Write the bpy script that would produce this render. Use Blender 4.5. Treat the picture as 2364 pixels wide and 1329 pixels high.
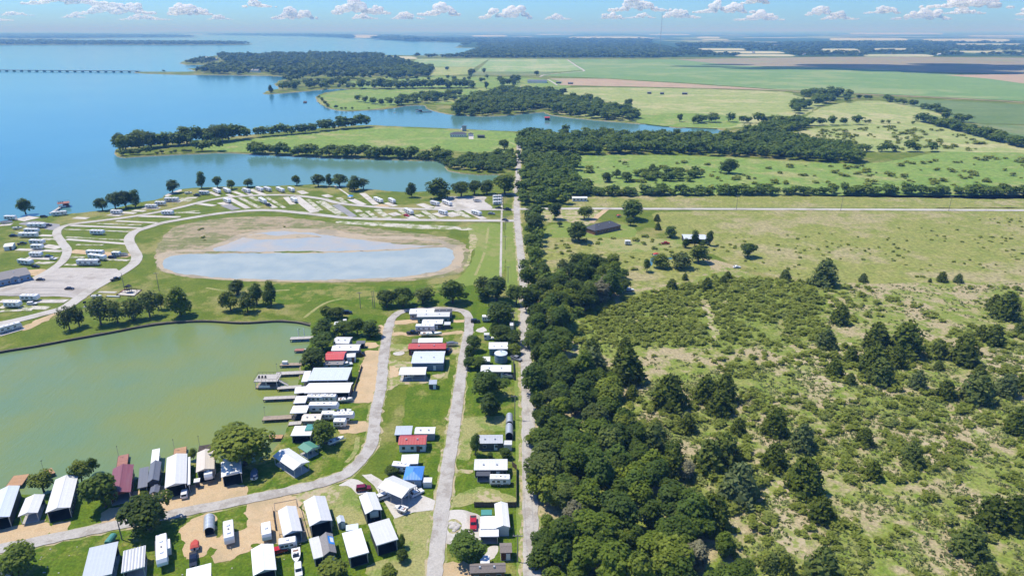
import bpy, math, random
import numpy as np
from mathutils import Vector, Matrix, noise as mnoise
from mathutils.geometry import tessellate_polygon

SC = bpy.context.scene
for o in list(bpy.data.objects):
    bpy.data.objects.remove(o)
COL = SC.collection
RNG = np.random.default_rng(7)
random.seed(7)
R = math.radians

# ------------------------------------------------------------------ camera
CAM_H = 125.0
FPX, CX, CY = 1576.0, 1182.0, 664.5        # focal length and centre on the 2364 x 1329 image pixel grid
PITCH = math.atan((CY - 70.0) / FPX)
cam = bpy.data.cameras.new('camera')
cam.lens, cam.sensor_width, cam.clip_start, cam.clip_end = 24.0, 36.0, 1.0, 400000.0
cam_o = bpy.data.objects.new('camera', cam); COL.objects.link(cam_o)
cam_o.location = (0, 0, CAM_H)
cam_o.rotation_euler = (math.pi / 2 - PITCH, 0, 0)
SC.camera = cam_o

# ------------------------------------------------------------------ light
SUN_EL, SUN_AZ = R(64), math.atan2(-0.93, 0.36)      # azimuth measured from +Y towards +X
sun_dir = Vector((math.sin(SUN_AZ) * math.cos(SUN_EL), math.cos(SUN_AZ) * math.cos(SUN_EL), math.sin(SUN_EL)))
W = bpy.data.worlds.new('World'); SC.world = W; W.use_nodes = True
wn = W.node_tree.nodes; wl = W.node_tree.links
bg = wn['Background']
sky = wn.new('ShaderNodeTexSky'); sky.sky_type = 'NISHITA'; sky.sun_disc = False
sky.sun_elevation = SUN_EL; sky.sun_rotation = SUN_AZ
sky.altitude = 150; sky.air_density = 1.0; sky.dust_density = 0.35; sky.ozone_density = 4.0
bg.inputs[1].default_value = 0.13
def wnode(t, **kw):
    n = wn.new(t)
    for k, v in kw.items(): setattr(n, k, v)
    return n
def wmix(f, a, b, mode='MIX'):
    n = wnode('ShaderNodeMixRGB', blend_type=mode)
    for i, v in ((0, f), (1, a), (2, b)):
        if isinstance(v, (int, float)): n.inputs[i].default_value = v
        elif isinstance(v, tuple): n.inputs[i].default_value = (*v, 1)
        else: wl.new(v, n.inputs[i])
    return n.outputs[0]
# clear summer sky
SKY_TINT = (0.47, 0.82, 1.36)
col = wmix(1.0, sky.outputs[0], SKY_TINT, 'MULTIPLY')
wl.new(col, bg.inputs[0])
sun = bpy.data.lights.new('sun', 'SUN'); sun.energy = 5.0; sun.angle = R(0.5); sun.color = (1.0, 0.95, 0.84)
sun_o = bpy.data.objects.new('sun', sun); COL.objects.link(sun_o)
sun_o.rotation_euler = sun_dir.to_track_quat('Z', 'Y').to_euler(); sun_o.location = (0, 0, 400)

SC.view_settings.view_transform = 'Standard'; SC.view_settings.look = 'None'
SC.view_settings.exposure = 0.1; SC.view_settings.gamma = 1.0
SC.render.engine = 'CYCLES'
cy = SC.cycles
cy.use_denoising = True
try: cy.denoiser = 'OPENIMAGEDENOISE'
except Exception: pass
cy.max_bounces = 4; cy.diffuse_bounces = 2; cy.glossy_bounces = 2; cy.transmission_bounces = 2
cy.volume_bounces = 0; cy.transparent_max_bounces = 8; cy.sample_clamp_indirect = 4.0
cy.caustics_reflective = False; cy.caustics_refractive = False

# ------------------------------------------------------------------ image crops: enlarged windows, coordinates in image pixels (origin x, origin y, scale)
S = {'z': (0, 0, 1.0), 'a': (0, 950, 3.506), 'b': (400, 950, 3.506), 'c': (800, 950, 3.506), 'd': (580, 680, 4.152),
     'e': (850, 680, 4.152), 'f': (0, 440, 3.91), 'g': (380, 380, 4.152), 'h': (780, 380, 3.909), 'p': (1200, 400, 3.582),
     'q': (860, 230, 3.582), 'r': (240, 230, 3.582), 'w': (1180, 700, 2.113), 'x': (1760, 600, 1.823), 'm': (780, 0, 2.955),
     'l': (0, 0, 2.955), 'n': (1560, 0, 2.94), 'i': (1200, 120, 3.908), 'j': (1764, 160, 3.908), 'k': (700, 130, 3.94)}
_sp, _cp = math.sin(PITCH), math.cos(PITCH)
def gp(s, x, y, z=0.0):
    """image crop pixel -> point of the place at height z"""
    ox, oy, k = S[s]
    dx = (ox + x / k - CX) / FPX; dy = (CY - (oy + y / k)) / FPX
    d = Vector((dx, _cp + dy * _sp, -_sp + dy * _cp))
    t = (z - CAM_H) / min(d.z, -1e-6)
    return Vector((d.x * t, d.y * t, z))
def gps(s, pts, z=0.0): return [gp(s, x, y, z) for x, y in pts]
def pxm(p):
    """image pixels per metre across the view at a ground point"""
    return FPX / (p.y * _cp + (CAM_H - p.z) * _sp)

# ------------------------------------------------------------------ materials
MATS = {}
class NT:
    def __init__(s, name):
        s.m = bpy.data.materials.new(name); s.m.use_nodes = True
        s.n, s.l = s.m.node_tree.nodes, s.m.node_tree.links
        s.b = s.n['Principled BSDF']
        MATS[name] = s.m
    def new(s, t, **kw):
        n = s.n.new(t)
        for k, v in kw.items(): setattr(n, k, v)
        return n
    def pos(s, coord='world'):
        if coord == 'world': return s.new('ShaderNodeNewGeometry').outputs['Position']
        return s.new('ShaderNodeTexCoord').outputs['Object']
    def mapping(s, v, scale=(1, 1, 1), rot=(0, 0, 0)):
        m = s.new('ShaderNodeMapping'); m.inputs['Scale'].default_value = scale; m.inputs['Rotation'].default_value = rot
        s.l.new(v, m.inputs['Vector']); return m.outputs[0]
    def noise(s, v, scale, detail=4.0, rough=0.6, dist=0.0):
        t = s.new('ShaderNodeTexNoise'); t.inputs['Scale'].default_value = scale
        t.inputs['Detail'].default_value = detail; t.inputs['Roughness'].default_value = rough
        t.inputs['Distortion'].default_value = dist
        s.l.new(v, t.inputs['Vector']); return t.outputs['Fac']
    def ramp(s, f, lo, hi, a=0.0, b=1.0):
        t = s.new('ShaderNodeMapRange'); t.inputs[1].default_value = lo; t.inputs[2].default_value = hi
        t.inputs[3].default_value = a; t.inputs[4].default_value = b
        s.l.new(f, t.inputs[0]); return t.outputs[0]
    def mix(s, f, a, b, mode='MIX'):
        t = s.new('ShaderNodeMixRGB', blend_type=mode)
        for i, v in ((0, f), (1, a), (2, b)):
            if isinstance(v, (int, float)): t.inputs[i].default_value = v if i == 0 else (v, v, v, 1)
            elif isinstance(v, (tuple, list)): t.inputs[i].default_value = (*v[:3], 1)
            else: s.l.new(v, t.inputs[i])
        return t.outputs[0]
    def math(s, op, a, b):
        t = s.new('ShaderNodeMath', operation=op)
        for i, v in ((0, a), (1, b)):
            if isinstance(v, (int, float)): t.inputs[i].default_value = v
            else: s.l.new(v, t.inputs[i])
        return t.outputs[0]
    def bump(s, h, strength=0.3, dist=0.1):
        t = s.new('ShaderNodeBump'); t.inputs['Strength'].default_value = strength; t.inputs['Distance'].default_value = dist
        s.l.new(h, t.inputs['Height']); s.l.new(t.outputs[0], s.b.inputs['Normal'])
    def out(s, col, rough=0.8, spec=0.3, metal=0.0):
        if isinstance(col, tuple): s.b.inputs['Base Color'].default_value = (*col, 1)
        else: s.l.new(col, s.b.inputs['Base Color'])
        s.b.inputs['Roughness'].default_value = rough; s.b.inputs['Metallic'].default_value = metal
        s.b.inputs['Specular IOR Level'].default_value = spec
        return s.m

def ground_mat(name, ca, cb, cc, s_mid=0.11, s_big=0.016, s_fine=1.1, dry=(0.52, 0.62), fine=(0.62, 1.38), streak=None):
    t = NT(name); p = t.pos()
    mid = t.noise(p, s_mid, 6, 0.65); big = t.noise(p, s_big, 5, 0.6); fi = t.noise(p, s_fine, 4, 0.75)
    c = t.mix(t.ramp(mid, 0.35, 0.65), ca, cb)
    bigm = t.math('ADD', big, t.math('MULTIPLY', t.math('SUBTRACT', mid, 0.5), 0.55))
    c = t.mix(t.ramp(bigm, dry[0], dry[1]), c, cc)
    if streak:
        pm = t.mapping(p, streak[0], (0, 0, streak[1]))
        c = t.mix(t.ramp(t.noise(pm, 1.0, 4, 0.6), 0.5, 0.72, 0, streak[3]), c, streak[2])
    c = t.mix(1.0, c, t.mix(1.0, t.ramp(fi, 0.3, 0.7, fine[0], fine[1]), 1.0, 'MULTIPLY'), 'MULTIPLY')
    t.bump(fi, 0.5, 0.25)
    return t.out(c, 0.9, 0.15)

def solid(name, col, rough=0.6, var=0.12, scale=1.5, spec=0.4, metal=0.0, coord='object', rnd=0.0, bump=0.0, dirt=None):
    t = NT(name); p = t.pos(coord)
    n = t.noise(p, scale, 5, 0.65)
    c = t.mix(1.0, col, t.mix(1.0, t.ramp(n, 0.25, 0.75, 1 - var, 1 + var), 1.0, 'MULTIPLY'), 'MULTIPLY')
    if dirt:
        c = t.mix(t.ramp(t.noise(p, scale * 0.35, 6, 0.7), 0.52, 0.72, 0, dirt[1]), c, dirt[0])
    if rnd:
        oi = t.new('ShaderNodeObjectInfo').outputs['Random']
        c = t.mix(1.0, c, t.mix(1.0, t.ramp(oi, 0, 1, 1 - rnd, 1 + rnd), 1.0, 'MULTIPLY'), 'MULTIPLY')
    if bump: t.bump(n, bump, 0.03)
    return t.out(c, rough, spec, metal)

def metal_roof(name, col, var=0.07, dirt=((0.35, 0.3, 0.25), 0.18)):
    t = NT(name); p = t.pos('object')
    n = t.noise(p, 0.9, 5, 0.7)
    c = t.mix(1.0, col, t.mix(1.0, t.ramp(n, 0.25, 0.75, 1 - var, 1 + var), 1.0, 'MULTIPLY'), 'MULTIPLY')
    st = t.noise(t.mapping(p, (3.0, 0.12, 1)), 1.0, 3, 0.6)
    c = t.mix(t.ramp(st, 0.5, 0.8, 0, dirt[1]), c, dirt[0])
    w = t.new('ShaderNodeTexWave', wave_type='BANDS', bands_direction='X'); w.inputs['Scale'].default_value = 0.36
    t.l.new(p, w.inputs['Vector']); t.bump(w.outputs['Fac'], 0.3, 0.05)
    c = t.mix(t.ramp(w.outputs['Fac'], 0.88, 0.99, 0, 0.08), c, (col[0] * .45, col[1] * .45, col[2] * .45))
    c = t.mix(t.ramp(t.noise(p, 0.45, 6, 0.75), 0.55, 0.78, 0, 0.35), c, (col[0] * .62, col[1] * .57, col[2] * .5))
    oi = t.new('ShaderNodeObjectInfo').outputs['Random']
    c = t.mix(1.0, c, t.mix(1.0, t.ramp(oi, 0, 1, 0.84, 1.14), 1.0, 'MULTIPLY'), 'MULTIPLY')
    return t.out(c, 0.45, 0.4)

# ground covers
ground_mat('lawn_grass', (0.066, 0.128, 0.006), (0.118, 0.168, 0.009), (0.235, 0.225, 0.06), s_mid=0.2, s_big=0.035, s_fine=1.3, dry=(0.53, 0.64), fine=(0.5, 1.45), streak=((0.55, 0.03, 1), 0.08, (0.15, 0.195, 0.02), 0.45))
ground_mat('camp_grass', (0.088, 0.135, 0.010), (0.145, 0.175, 0.020), (0.25, 0.23, 0.075), s_mid=0.09, s_big=0.02, dry=(0.5, 0.64))
ground_mat('verge_grass', (0.17, 0.235, 0.04), (0.20, 0.25, 0.05), (0.25, 0.26, 0.08), s_mid=0.2, fine=(0.75, 1.2))
ground_mat('meadow_grass', (0.155, 0.215, 0.028), (0.262, 0.265, 0.075), (0.37, 0.305, 0.17), s_mid=0.22, s_big=0.05, s_fine=1.0, dry=(0.47, 0.58), fine=(0.5, 1.45))
ground_mat('scrub_floor', (0.15, 0.20, 0.028), (0.21, 0.24, 0.05), (0.30, 0.26, 0.12), s_mid=0.25, s_big=0.06, s_fine=1.0, dry=(0.56, 0.68), fine=(0.5, 1.45))
ground_mat('pale_pasture', (0.20, 0.23, 0.048), (0.285, 0.275, 0.08), (0.335, 0.29, 0.14), s_mid=0.09, s_big=0.016, s_fine=0.45, dry=(0.5, 0.62), fine=(0.5, 1.4))
ground_mat('green_pasture', (0.155, 0.25, 0.045), (0.22, 0.285, 0.065), (0.30, 0.30, 0.11), s_mid=0.05, s_big=0.01, s_fine=0.22, dry=(0.52, 0.66), fine=(0.6, 1.35))
ground_mat('cream_pasture', (0.24, 0.30, 0.085), (0.33, 0.35, 0.13), (0.39, 0.37, 0.17), s_mid=0.03, s_big=0.007, s_fine=0.15, dry=(0.5, 0.62), fine=(0.7, 1.25))
ground_mat('crop_green', (0.14, 0.24, 0.075), (0.17, 0.265, 0.085), (0.23, 0.29, 0.11), s_mid=0.008, s_big=0.002, s_fine=0.06, fine=(0.85, 1.15),
           streak=((0.0015, 0.03, 1), 0.25, (0.24, 0.30, 0.13), 0.6))
ground_mat('crop_pale', (0.20, 0.30, 0.11), (0.26, 0.34, 0.14), (0.33, 0.36, 0.18), s_mid=0.01, s_big=0.003, s_fine=0.06, fine=(0.85, 1.15),
           streak=((0.02, 0.0012, 1), 0.1, (0.36, 0.38, 0.2), 0.7))
ground_mat('crop_dark', (0.11, 0.175, 0.055), (0.15, 0.205, 0.075), (0.21, 0.23, 0.1), s_mid=0.01, s_big=0.003, s_fine=0.06, fine=(0.85, 1.15),
           streak=((0.004, 0.06, 1), 0.15, (0.2, 0.24, 0.09), 0.6))
ground_mat('ploughed_soil', (0.36, 0.255, 0.165), (0.43, 0.32, 0.21), (0.33, 0.29, 0.17), s_mid=0.02, s_big=0.004, s_fine=0.1, fine=(0.85, 1.12))
ground_mat('fallow_soil', (0.25, 0.215, 0.135), (0.29, 0.25, 0.16), (0.24, 0.25, 0.13), s_mid=0.01, s_big=0.003, s_fine=0.08, fine=(0.88, 1.12))
ground_mat('far_hay', (0.42, 0.40, 0.24), (0.50, 0.46, 0.30), (0.32, 0.36, 0.18), s_mid=0.006, s_big=0.002, s_fine=0.05, fine=(0.85, 1.15))
ground_mat('sand', (0.50, 0.355, 0.20), (0.56, 0.42, 0.255), (0.42, 0.32, 0.18), s_mid=0.4, s_big=0.09, s_fine=2.5, dry=(0.5, 0.7), fine=(0.8, 1.15))
ground_mat('mixed_dirt', (0.46, 0.36, 0.23), (0.40, 0.36, 0.2), (0.24, 0.27, 0.07), s_mid=0.5, s_big=0.22, s_fine=2.0, dry=(0.46, 0.54), fine=(0.72, 1.2))
ground_mat('dry_yard', (0.27, 0.27, 0.095), (0.33, 0.30, 0.12), (0.17, 0.23, 0.045), s_mid=0.35, s_big=0.08, s_fine=1.6, dry=(0.5, 0.62))
ground_mat('pond_mud', (0.36, 0.285, 0.18), (0.26, 0.225, 0.13), (0.18, 0.19, 0.07), s_mid=0.14, s_big=0.035, s_fine=0.8, dry=(0.46, 0.56), fine=(0.6, 1.3),
           streak=((0.02, 0.25, 1), 0.1, (0.52, 0.40, 0.26), 0.8))
ground_mat('pale_mud', (0.43, 0.34, 0.23), (0.38, 0.32, 0.225), (0.31, 0.265, 0.185), s_mid=0.12, s_big=0.03, s_fine=0.9, fine=(0.85, 1.12))
ground_mat('gravel', (0.43, 0.39, 0.345), (0.50, 0.46, 0.41), (0.36, 0.32, 0.275), s_mid=0.14, s_big=0.06, s_fine=1.6, fine=(0.84, 1.1),
           streak=((0.025, 0.35, 1), 0.6, (0.27, 0.255, 0.235), 0.75))
ground_mat('road_surface', (0.42, 0.39, 0.345), (0.49, 0.455, 0.405), (0.35, 0.315, 0.27), s_mid=0.5, s_big=0.14, s_fine=2.4, dry=(0.5, 0.6), fine=(0.78, 1.14))
ground_mat('white_gravel', (0.45, 0.42, 0.37), (0.51, 0.475, 0.425), (0.38, 0.345, 0.285), s_mid=0.3, s_big=0.06, s_fine=1.8, fine=(0.86, 1.1))
ground_mat('concrete', (0.52, 0.48, 0.42), (0.58, 0.54, 0.475), (0.43, 0.39, 0.33), s_mid=0.4, s_big=0.12, s_fine=2.0, fine=(0.88, 1.08))
ground_mat('worn_pad', (0.46, 0.44, 0.36), (0.55, 0.50, 0.41), (0.22, 0.25, 0.09), s_mid=0.5, s_big=0.16, s_fine=1.8, dry=(0.48, 0.56))
ground_mat('grey_pad', (0.27, 0.265, 0.265), (0.31, 0.30, 0.30), (0.25, 0.25, 0.24), s_mid=0.4, s_big=0.1, s_fine=2.0, fine=(0.88, 1.1))
ground_mat('bank_earth', (0.33, 0.27, 0.17), (0.26, 0.22, 0.13), (0.18, 0.19, 0.08), s_mid=0.3, s_big=0.06, s_fine=1.5)
# far plain: woods, hay fields and bare fields seen as a patchwork
def far_mat():
    t = NT('plain_patchwork'); p = t.pos()
    q = t.mapping(p, (1.0, 0.45, 1.0), (0, 0, 0.12))
    v = t.new('ShaderNodeTexVoronoi'); v.inputs['Scale'].default_value = 1 / 750.0
    t.l.new(q, v.inputs['Vector'])
    sep = t.new('ShaderNodeSeparateColor'); t.l.new(v.outputs['Color'], sep.inputs[0])
    n = t.noise(q, 1 / 1400.0, 6, 0.62)
    field = t.mix(t.ramp(sep.outputs[0], 0.35, 0.75), (0.20, 0.25, 0.08), (0.36, 0.33, 0.2))
    wood = t.mix(t.noise(p, 1 / 60.0, 3), (0.025, 0.06, 0.014), (0.05, 0.095, 0.025))
    f = t.math('ADD', n, t.math('MULTIPLY', sep.outputs[1], 0.16))
    c = t.mix(t.ramp(f, 0.63, 0.67), wood, field)
    return t.out(c, 0.95, 0.1)
far_mat()

# water
def water_mat(name, deep, shallow, s_tone, wave=(0.9, 0.35), strength=0.12, rough=0.08, streak=(1.0, 0.25), lo=0.4, hi=0.62):
    t = NT(name); p = t.pos()
    c = t.mix(t.ramp(t.noise(p, s_tone, 4, 0.55), lo, hi), deep, shallow)
    w1 = t.noise(t.mapping(p, (wave[0], wave[1], 1), (0, 0, 0.5)), 1.0, 4, 0.6, 0.6)
    w2 = t.noise(t.mapping(p, (wave[0] * 0.16, wave[1] * 0.12, 1), (0, 0, 0.35)), 1.0, 3, 0.5, 0.5)
    t.bump(t.math('ADD', w1, t.math('MULTIPLY', w2, 1.6)), strength, 0.5)
    t.b.inputs['IOR'].default_value = 1.33
    return t.out(c, rough, 0.5)
water_mat('cove_water', (0.15, 0.225, 0.10), (0.205, 0.235, 0.050), 0.016, wave=(1.1, 0.4), strength=0.30, rough=0.12)
def lake_mat():
    m = water_mat('lake_water', (0.052, 0.195, 0.26), (0.066, 0.22, 0.275), 0.004, wave=(0.35, 0.14), strength=0.10, rough=0.14)
    # shallower, silty water in the inlets to the east
    nt = m.node_tree; b = nt.nodes['Principled BSDF']; old = b.inputs['Base Color'].links[0].from_socket
    g = nt.nodes.new('ShaderNodeNewGeometry'); sp = nt.nodes.new('ShaderNodeSeparateXYZ'); nt.links.new(g.outputs['Position'], sp.inputs[0])
    def mr(v, a, c):
        r = nt.nodes.new('ShaderNodeMapRange'); r.inputs[1].default_value = a; r.inputs[2].default_value = c; nt.links.new(v, r.inputs[0]); return r.outputs[0]
    mu = nt.nodes.new('ShaderNodeMath'); mu.operation = 'MULTIPLY'
    nt.links.new(mr(sp.outputs[0], -520, -150), mu.inputs[0]); nt.links.new(mr(sp.outputs[1], 1500, 800), mu.inputs[1])
    mx = nt.nodes.new('ShaderNodeMixRGB'); mx.inputs[2].default_value = (0.125, 0.235, 0.165, 1)
    nt.links.new(mu.outputs[0], mx.inputs[0]); nt.links.new(old, mx.inputs[1]); nt.links.new(mx.outputs[0], b.inputs['Base Color'])
lake_mat()
0 and water_mat('lake_water', (0.05, 0.185, 0.32), (0.065, 0.22, 0.35), 0.004, wave=(0.35, 0.14), strength=0.10, rough=0.16)
water_mat('inlet_water', (0.075, 0.20, 0.25), (0.10, 0.21, 0.20), 0.01, wave=(0.5, 0.2), strength=0.05, rough=0.10)
water_mat('pond_water', (0.29, 0.345, 0.345), (0.36, 0.40, 0.375), 0.06, wave=(0.5, 0.3), strength=0.3, rough=0.42)
water_mat('pond_silt_water', (0.33, 0.365, 0.37), (0.42, 0.375, 0.31), 0.05, wave=(0.5, 0.3), strength=0.3, rough=0.4)

# built things
metal_roof('white_roof', (0.70, 0.695, 0.675)); metal_roof('pale_blue_roof', (0.53, 0.57, 0.615)); metal_roof('grey_roof', (0.42, 0.43, 0.45))
metal_roof('cream_roof', (0.62, 0.545, 0.45)); metal_roof('red_roof', (0.48, 0.055, 0.055)); metal_roof('maroon_roof', (0.23, 0.075, 0.09))
metal_roof('green_roof', (0.075, 0.23, 0.16)); metal_roof('blue_roof', (0.07, 0.24, 0.60)); metal_roof('slate_roof', (0.145, 0.15, 0.17), dirt=((0.2, 0.2, 0.22), 0.3))
solid('shingle_grey', (0.24, 0.225, 0.215), 0.9, 0.25, 3.0); solid('shingle_dark', (0.075, 0.08, 0.095), 0.85, 0.2, 2.0)
solid('shingle_brown', (0.21, 0.175, 0.15), 0.9, 0.25, 3.0)
solid('white_siding', (0.70, 0.70, 0.68), 0.6, 0.06); solid('grey_siding', (0.28, 0.31, 0.33), 0.7, 0.1); solid('blue_siding', (0.20, 0.30, 0.42), 0.7, 0.1)
solid('dark_siding', (0.055, 0.06, 0.07), 0.7, 0.15); solid('brown_siding', (0.19, 0.085, 0.05), 0.8, 0.18); solid('maroon_siding', (0.13, 0.035, 0.03), 0.8, 0.18)
solid('tan_siding', (0.42, 0.33, 0.23), 0.8, 0.12); solid('charcoal', (0.025, 0.027, 0.03), 0.7, 0.2); solid('blue_metal', (0.13, 0.20, 0.27), 0.5, 0.12)
solid('white_paint', (0.78, 0.78, 0.77), 0.5, 0.04); solid('rv_white', (0.78, 0.77, 0.74), 0.35, 0.05, rnd=0.07, dirt=((0.5, 0.45, 0.38), 0.3))
solid('rv_trim', (0.16, 0.15, 0.15), 0.5, 0.2, rnd=0.4); solid('window_glass', (0.02, 0.025, 0.032), 0.08, 0.1, spec=0.6)
solid('rubber', (0.018, 0.018, 0.018), 0.8); solid('steel', (0.42, 0.43, 0.44), 0.4, 0.1, metal=0.6); solid('galvanised', (0.50, 0.53, 0.55), 0.45, 0.1, metal=0.4)
solid('weathered_wood', (0.33, 0.26, 0.19), 0.9, 0.2, 2.0, dirt=((0.2, 0.17, 0.14), 0.5)); solid('grey_deck', (0.44, 0.41, 0.37), 0.9, 0.15, 2.0, dirt=((0.28, 0.25, 0.22), 0.5))
solid('orange_deck', (0.42, 0.24, 0.125), 0.85, 0.15, 2.0); solid('red_deck', (0.34, 0.155, 0.115), 0.85, 0.15, 2.0); solid('dark_wood', (0.075, 0.055, 0.042), 0.9, 0.25, 2.0)
solid('pole_wood', (0.25, 0.22, 0.19), 0.9, 0.2, 3.0); solid('fence_wood', (0.105, 0.075, 0.055), 0.9, 0.25, 1.5)
solid('car_dark', (0.012, 0.016, 0.028), 0.2, 0.05, spec=0.6); solid('car_red', (0.42, 0.015, 0.02), 0.22, 0.05, spec=0.6); solid('car_white', (0.72, 0.72, 0.71), 0.25, 0.04, spec=0.6)
solid('car_maroon', (0.16, 0.01, 0.03), 0.22, 0.05, spec=0.6); solid('car_grey', (0.22, 0.23, 0.25), 0.25, 0.05, spec=0.6); solid('car_blue', (0.03, 0.06, 0.12), 0.2, 0.05, spec=0.6)
solid('gel_coat', (0.76, 0.75, 0.72), 0.3, 0.06); solid('boat_cover', (0.12, 0.14, 0.18), 0.9, 0.2); solid('red_paint', (0.46, 0.05, 0.03), 0.5, 0.12)
solid('tarp_blue', (0.02, 0.23, 0.66), 0.6, 0.1); solid('teal_paint', (0.07, 0.26, 0.22), 0.5, 0.12); solid('tank_roof', (0.60, 0.67, 0.72), 0.45, 0.06)
solid('tank_wall', (0.17, 0.27, 0.36), 0.45, 0.1); solid('concrete_wall', (0.42, 0.40, 0.37), 0.9, 0.12); solid('stone', (0.5, 0.46, 0.4), 0.9, 0.2)
solid('bark', (0.11, 0.085, 0.06), 0.95, 0.3, 3.0); solid('seat_brown', (0.2, 0.1, 0.06), 0.8)

# foliage
def leaf_mat(name, dark, light, accent=None, trans=0.25, rnd=0.35, patch=False):
    t = NT(name)
    a = t.new('ShaderNodeAttribute', attribute_name='tint').outputs['Fac']
    oi = t.new('ShaderNodeObjectInfo').outputs['Random']
    c = t.mix(a, dark, light)
    if patch: c = t.mix(t.ramp(t.noise(t.pos(), 1 / 26.0, 3, 0.7), 0.48, 0.68, 0, 0.8), c, t.mix(a, (dark[0] * 1.8, dark[1] * 1.45, dark[2]), (light[0] * 1.7, light[1] * 1.35, light[2])))
    if accent: c = t.mix(t.ramp(oi, 0.55, 1.0, 0, 0.75), c, t.mix(a, accent[0], accent[1]))
    c = t.mix(1.0, c, t.mix(1.0, t.ramp(oi, 0, 1, 1 - rnd, 1 + rnd), 1.0, 'MULTIPLY'), 'MULTIPLY')
    t.out(c, 0.65, 0.2)
    tr = t.new('ShaderNodeBsdfTranslucent'); t.l.new(c, tr.inputs[0])
    mx = t.new('ShaderNodeMixShader'); mx.inputs[0].default_value = trans
    t.l.new(t.b.outputs[0], mx.inputs[1]); t.l.new(tr.outputs[0], mx.inputs[2])
    t.l.new(mx.outputs[0], t.n['Material Output'].inputs[0])
    return t.m
leaf_mat('leaf_oak', (0.054, 0.098, 0.009), (0.150, 0.212, 0.020), ((0.090, 0.128, 0.008), (0.22, 0.26, 0.022)), 0.42, 0.3)
leaf_mat('leaf_dark', (0.044, 0.085, 0.011), (0.122, 0.178, 0.022), None, 0.4, 0.25)
leaf_mat('leaf_bright', (0.085, 0.125, 0.010), (0.235, 0.275, 0.028), None, 0.35, 0.12)
leaf_mat('leaf_levee', (0.060, 0.095, 0.014), (0.155, 0.190, 0.034), None, 0.35, 0.2)
leaf_mat('leaf_far', (0.046, 0.088, 0.010), (0.120, 0.176, 0.020), None, 0.35, 0.3, True)
leaf_mat('needle_cedar', (0.066, 0.102, 0.009), (0.195, 0.23, 0.024), ((0.075, 0.108, 0.040), (0.20, 0.23, 0.105)), 0.35, 0.22)
leaf_mat('leaf_scrub', (0.20, 0.25, 0.03), (0.37, 0.41, 0.075), ((0.18, 0.22, 0.055), (0.34, 0.37, 0.12)), 0.5, 0.15)
leaf_mat('leaf_grey', (0.13, 0.125, 0.06), (0.25, 0.235, 0.13), None, 0.2, 0.15)
leaf_mat('blade_grass', (0.15, 0.20, 0.05), (0.30, 0.32, 0.11), None, 0.25, 0.0)
M = MATS

# ------------------------------------------------------------------ mesh helpers
def link(o, parent=None):
    COL.objects.link(o)
    if parent is not None: o.parent = parent
    return o
def mesh_from(name, V, F, mats, fm=None, smooth=False):
    me = bpy.data.meshes.new(name); me.from_pydata([tuple(v) for v in V], [], F)
    for m in (mats if isinstance(mats, (list, tuple)) else [mats]): me.materials.append(M[m] if isinstance(m, str) else m)
    if fm: me.polygons.foreach_set('material_index', fm)
    if smooth: me.polygons.foreach_set('use_smooth', [True] * len(me.polygons))
    me.update(); return me
def obj(name, me, parent=None, loc=None):
    o = bpy.data.objects.new(name, me)
    if loc is not None: o.location = loc
    return link(o, parent)
def tag(o, label, cat, group=None):
    o['label'] = label; o['category'] = cat
    if group: o['group'] = group
    return o
def struct(o): o['kind'] = 'structure'; return o
def stuff(o, label=None, cat=None):
    o['kind'] = 'stuff'
    if label: o['label'] = label; o['category'] = cat
    return o

def densify(pts, closed=True, smooth=True, step=None, amp=0.25, seed=0.0):
    """natural outline: spline through the points, cut short, wobbled by noise in proportion to the viewing distance"""
    P = [Vector((p.x, p.y)) for p in pts]; n = len(P); out = []
    for i in range(n if closed else n - 1):
        p1, p2 = P[i], P[(i + 1) % n]
        p0 = P[i - 1] if (closed or i > 0) else p1
        p3 = P[(i + 2) % n] if (closed or i + 2 < n) else p2
        L = (p2 - p1).length; d = max(60.0, ((p1 + p2) / 2).length)
        st = step or max(0.7, min(d * 0.004, 120.0))
        k = int(max(1, min(160, L / st)))
        for j in range(k):
            t = j / k
            if smooth:
                m1 = (p2 - p0) * 0.5; m2 = (p3 - p1) * 0.5
                m1 = m1 * min(1, L / max(m1.length, 1e-6)); m2 = m2 * min(1, L / max(m2.length, 1e-6))
                q = (2*t**3-3*t**2+1)*p1 + (t**3-2*t**2+t)*m1 + (-2*t**3+3*t**2)*p2 + (t**3-t**2)*m2
            else: q = p1.lerp(p2, t)
            if amp:
                a = amp * max(0.8, min(st, 40.0)); f = 1.0 / (st * 4.0)
                q = q + Vector((mnoise.noise((q.x * f, q.y * f, seed)) + .5 * mnoise.noise((q.x * f * 3, q.y * f * 3, seed)),
                                mnoise.noise((q.x * f, q.y * f, seed + 9.7)) + .5 * mnoise.noise((q.x * f * 3, q.y * f * 3, seed + 9.7)))) * a * 2
            out.append(q)
    if not closed: out.append(P[-1])
    return out

def sheet(name, pts, z, mat, amp=0.3, smooth=True, step=None, parent=None):
    P = densify(pts, True, smooth, step, amp, z * 31)
    V = [(p.x, p.y, z) for p in P]
    T = tessellate_polygon([[Vector((p.x, p.y, 0)) for p in P]])
    F = [(a, b, c) if ((P[b] - P[a]).cross(P[c] - P[a]) > 0) else (a, c, b) for a, b, c in T]
    o = obj(name, mesh_from(name, V, F, mat), parent)
    return struct(o) if parent is None else o

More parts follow.
